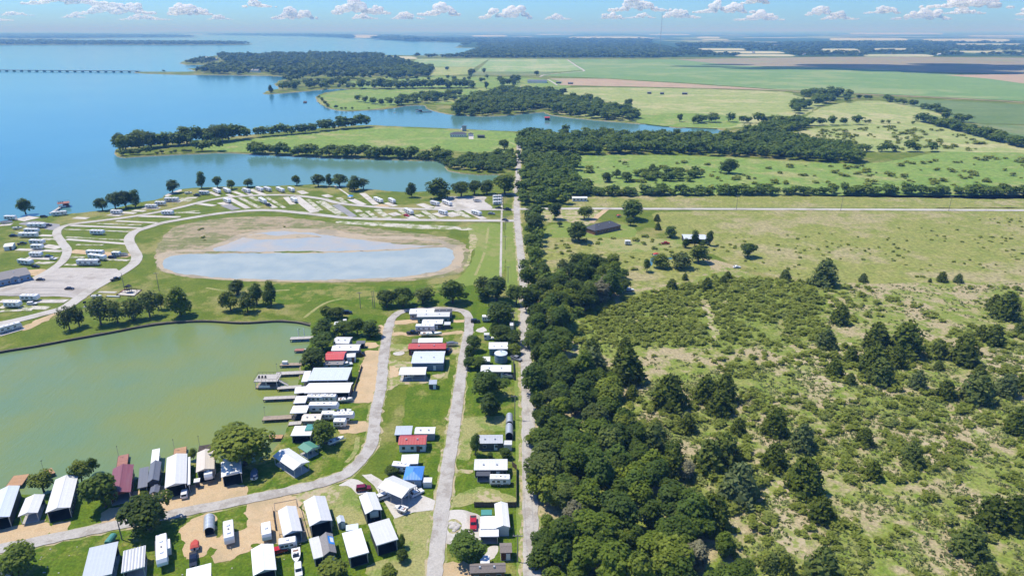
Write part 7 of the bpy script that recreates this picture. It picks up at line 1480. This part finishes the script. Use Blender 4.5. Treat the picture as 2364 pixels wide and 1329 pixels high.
for k, (x, y) in enumerate(((455, 395), (510, 392))):
    q = gp('d', x, y, .6); e = empty('mooring_post', (q.x, q.y, .6)); tag(e, ['white mooring post nearer open water on the landing', 'white mooring post nearer the grove on the landing'][k], 'post'); part('shaft', MB().tube((0, 0, 0), (0, 0, 3.2), .14, 7), 'white_paint', e); part('cap', MB().tube((0, 0, 3.2), (0, 0, 3.45), .2, 7, 0, .05), 'white_paint', e)
# pale rocks in the garden bed, loose stones on the grass
def rock(p, r, label, group=None):
    V, F = SPHR; rg_ = random.Random(int(p.x * 100)); W3 = [(v[0] * r * (1 + .3 * mnoise.noise((v[0] * 2 + p.x, v[1] * 2, v[2] * 2))), v[1] * r * .8 * (1 + .3 * mnoise.noise((v[0] * 2, v[1] * 2 + p.y, v[2] * 2))), max(-.05, v[2] * r * .6)) for v in V]
    o = obj('rock', mesh_from('rock', W3, F, 'stone'), None, (p.x, p.y, .1)); tag(o, label, 'rock', group)
import bmesh
bm = bmesh.new(); bmesh.ops.create_icosphere(bm, subdivisions=2, radius=1); SPHR = ([tuple(v.co) for v in bm.verts], [tuple(v.index for v in f.verts) for f in bm.faces]); bm.free()
for x, y, r_ in ((850, 905, .9), (872, 912, 1.1), (895, 918, .8), (862, 935, 1.2), (888, 945, 1.0), (845, 940, .7), (910, 925, .7), (870, 965, .6)): rock(gp('c', x, y), r_, 'white boulder in the stone bed on the pale drive', 'boulders of the stone bed')
rg_ = random.Random(4)
for k in range(18):
    x, y = rg_.choice([(rg_.uniform(1080, 1560) , rg_.uniform(360, 500))] + [(rg_.uniform(0, 900), rg_.uniform(1050, 1329))] * 2)
    if k % 2: rock(gp('b', x, y), rg_.uniform(.12, .28), 'small pale stone lying on the village grass', 'loose stones')
    else: rock(gp('a', 320 + rg_.uniform(0, 380), rg_.uniform(1040, 1320)), rg_.uniform(.12, .28), 'small pale stone lying on the village grass', 'loose stones')
for i, (l_, w_, d_) in enumerate(BLD): print('B', i, w_, d_, l_[:50])

# ------------------------------------------------------------------ the sky: the cloud above the fields
def cloud_mat():
    t = NT('cloud_white')
    t.out((0.985, 0.99, 0.995), 1.0, 0.0)
    b = t.b; b.subsurface_method = 'RANDOM_WALK'
    b.inputs['Subsurface Weight'].default_value = 1.0; b.inputs['Subsurface Radius'].default_value = (1.0, 1.0, 1.0); b.inputs['Subsurface Scale'].default_value = 900.0
    b.inputs['Subsurface Anisotropy'].default_value = 0.8
    tr = t.new('ShaderNodeBsdfTranslucent'); tr.inputs[0].default_value = (1, 1, 1, 1); tp = t.new('ShaderNodeBsdfTransparent')
    m1 = t.new('ShaderNodeMixShader'); m1.inputs[0].default_value = .5; m2 = t.new('ShaderNodeMixShader'); m2.inputs[0].default_value = .12
    t.l.new(b.outputs[0], m1.inputs[1]); t.l.new(tr.outputs[0], m1.inputs[2]); t.l.new(t.ramp(t.noise(t.mapping(t.pos(), (1 / 420.0, 1 / 420.0, 1 / 160.0)), 1.0, 5, .65), .42, .7, .05, .7), m2.inputs[0]); t.l.new(m1.outputs[0], m2.inputs[1]); t.l.new(tp.outputs[0], m2.inputs[2]); t.l.new(m2.outputs[0], t.n['Material Output'].inputs[0])
cloud_mat()
import bmesh
def sphere(sub=2):
    bm = bmesh.new(); bmesh.ops.create_icosphere(bm, subdivisions=sub, radius=1); bm.verts.ensure_lookup_table()
    V = np.array([v.co[:] for v in bm.verts]); F = np.array([[v.index for v in f.verts] for f in bm.faces]); bm.free(); return V, F
SPH = sphere(2)
def cloud(x0, x1, ytop, ybase, seed, label, dist=None):
    """a cumulus heap: overlapping puffs on a flat base, fused into one closed skin"""
    r = np.random.default_rng(seed)
    e = math.atan((70 - ybase) / FPX * _cp * _cp); d = dist or max(9000, min(62000, 1050 / math.tan(max(e, .004))))
    m = d / _cp / FPX
    W_, H_ = (x1 - x0) * m * 1.06, (ybase - ytop) * m * 1.15
    cx = ((x0 + x1) / 2 - CX) * m; z = CAM_H + d * math.tan(e)
    Vs, Fs, off = [], [], 0; k = int(18 + W_ / H_ * 7)
    peaks = [(r.uniform(-.55, .55), r.uniform(.55, 1.0)) for _ in range(3)] + [(r.uniform(-.2, .2), 1.0)]
    for i in range(k):
        u = r.uniform(-.93, .93) if i % 3 else r.normal(0, .3)
        u = max(-.95, min(.95, u)); env = max([.38 * (1 - u * u)] + [pz * math.exp(-((u - pu) / .27) ** 2) for pu, pz in peaks]) * (1 - abs(u) ** 4)
        rad = H_ * r.uniform(.16, .27) * (.5 + .6 * env); zz = max(0, r.uniform(.0, 1.0) ** .7 * (env * H_ - rad))
        V = SPH[0] * np.array([r.uniform(1.1, 1.8), 1.5, .95]) * rad + np.array([u * W_ / 2, r.normal(0, .35) * H_, zz + rad * .5])
        V[:, 2] = np.where(V[:, 2] < 0, V[:, 2] * .15, V[:, 2])
        Vs.append(V); Fs.append(SPH[1] + off); off += len(V)
    me = np_mesh('cloud', np.concatenate(Vs), np.concatenate(Fs), 'cloud_white')
    o = obj('cloud', me, None, (cx, d, z))
    md = o.modifiers.new('fuse', 'REMESH'); md.mode = 'VOXEL'; md.voxel_size = H_ / 22
    ev = o.evaluated_get(bpy.context.evaluated_depsgraph_get()); me2 = bpy.data.meshes.new_from_object(ev)
    o.modifiers.clear(); o.data = me2; bpy.data.meshes.remove(me)
    n = len(me2.vertices); co = np.empty(n * 3, np.float32); me2.vertices.foreach_get('co', co); co = co.reshape(-1, 3)
    nr = np.empty(n * 3, np.float32); me2.vertices.foreach_get('normal', nr); nr = nr.reshape(-1, 3)
    f = 1 / (H_ * .14)
    dn = np.array([mnoise.fractal(Vector(c) * f, 1.0, 2.0, 3) for c in co]); co += nr * (dn * H_ * .04)[:, None]
    me2.vertices.foreach_set('co', co.ravel()); me2.polygons.foreach_set('use_smooth', [True] * len(me2.polygons)); me2.update()
    if not me2.materials: me2.materials.append(M['cloud_white'])
    tag(o, label, 'cloud', 'cumulus clouds'); return o
CL = [(-15, 128, 4, 32, 'large cloud at the far end of the lake sky'), (200, 385, -10, 11, 'long cloud cut by the top edge over the lake'), (310, 475, 10, 34, 'long cloud above the far lake islands'), (485, 582, 16, 36, 'round cloud above the lake beside the long cloud'),
      (636, 710, 5, 18, 'small flat cloud high over the lake'), (698, 790, 25, 45, 'low cloud over the lake middle'), (815, 940, 8, 34, 'big heaped cloud over the far shore'), (995, 1085, 13, 37, 'peaked cloud over the far bay'), (1118, 1225, 20, 44, 'double headed cloud over the far bay end'),
      (938, 1008, 33, 45, 'small low cloud beside the double headed cloud'), (1245, 1305, 36, 46, 'small low cloud before the radio mast'), (1372, 1500, 3, 27, 'large heaped cloud on the lake side of the radio mast'), (1358, 1408, 32, 45, 'small cloud under the large heaped cloud'),
      (1480, 1560, 27, 43, 'low cloud behind the radio mast'), (1545, 1665, 9, 31, 'heaped cloud on the plain side of the radio mast'), (1632, 1730, 30, 48, 'low flat cloud under the heaped cloud past the radio mast'), (1770, 1830, 22, 37, 'small cloud above the fallow field'), (1800, 1875, 32, 46, 'low small cloud over the plain'),
      (1640, 1700, -6, 10, 'cloud piece at the top edge past the radio mast'), (1890, 1960, 18, 32, 'thin cloud over the plain'), (1990, 2200, -2, 20, 'longest cloud over the plain'), (1945, 2065, 27, 46, 'low cloud under the longest cloud'), (2048, 2130, 20, 33, 'cloud just under the longest cloud'),
      (2200, 2280, 15, 36, 'cloud beside the longest cloud'), (2320, 2400, 4, 28, 'cloud cut by the edge of the view over the plain'), (2200, 2290, 34, 47, 'low flat cloud near the cut cloud'), (100, 180, 39, 49, 'faint low cloud over the islands'), (275, 325, 34, 42, 'tiny cloud over the islands'),
      (150, 225, 30, 37, 'thin small cloud over the lake'), (380, 500, 38, 47, 'faint flat cloud under the long lake cloud'), (570, 620, 38, 46, 'tiny low cloud over the lake'), (855, 915, 35, 45, 'small low cloud under the big heaped cloud'), (1410, 1470, 34, 43, 'tiny low cloud under the mast clouds')]
for i, (x0, x1, yt, yb, lb) in enumerate(CL): cloud(x0, x1, yt, yb, 900 + i, lb)
# the cloud over the far plain whose shadow lies on the fields
sh = gp('z', 2060, 155); z_ = 1100
c = cloud(0, 100, 0, 30, 77, 'broad cloud overhead casting its shadow on the fallow field', dist=9000)
off = sun_dir * (z_ / sun_dir.z)
dim = c.dimensions.copy()
bpy.context.view_layer.update(); dim = c.dimensions
c.location = (sh.x + off.x, sh.y + off.y, z_)
c.scale = (1500 / max(dim.x, 1), 760 / max(dim.y, 1), 160 / max(dim.z, 1)); c.rotation_euler = (0, 0, R(-6))

# ------------------------------------------------------------------ the air
t = NT('haze_air'); vol = t.new('ShaderNodeVolumePrincipled')
vol.inputs['Color'].default_value = (0.21, 0.50, 1.0, 1); vol.inputs['Absorption Color'].default_value = (0.9, 1, 1, 1); vol.inputs['Density'].default_value = 1.3e-4; vol.inputs['Anisotropy'].default_value = 0.0
for l in list(t.n['Material Output'].inputs[0].links): t.l.remove(l)
t.l.new(vol.outputs[0], t.n['Material Output'].inputs[1])
x0, x1, y0, y1, z0, z1 = -91000, 91000, -1200, 96000, -3.0, 262.0
V = [(x, y, z) for z in (z0, z1) for y in (y0, y1) for x in (x0, x1)]
F = [(0, 2, 3, 1), (4, 5, 7, 6), (0, 1, 5, 4), (2, 6, 7, 3), (0, 4, 6, 2), (1, 3, 7, 5)]
hz = stuff(obj('haze', mesh_from('haze', V, F, 'haze_air')), 'thin blue summer haze over the whole plain', 'haze')
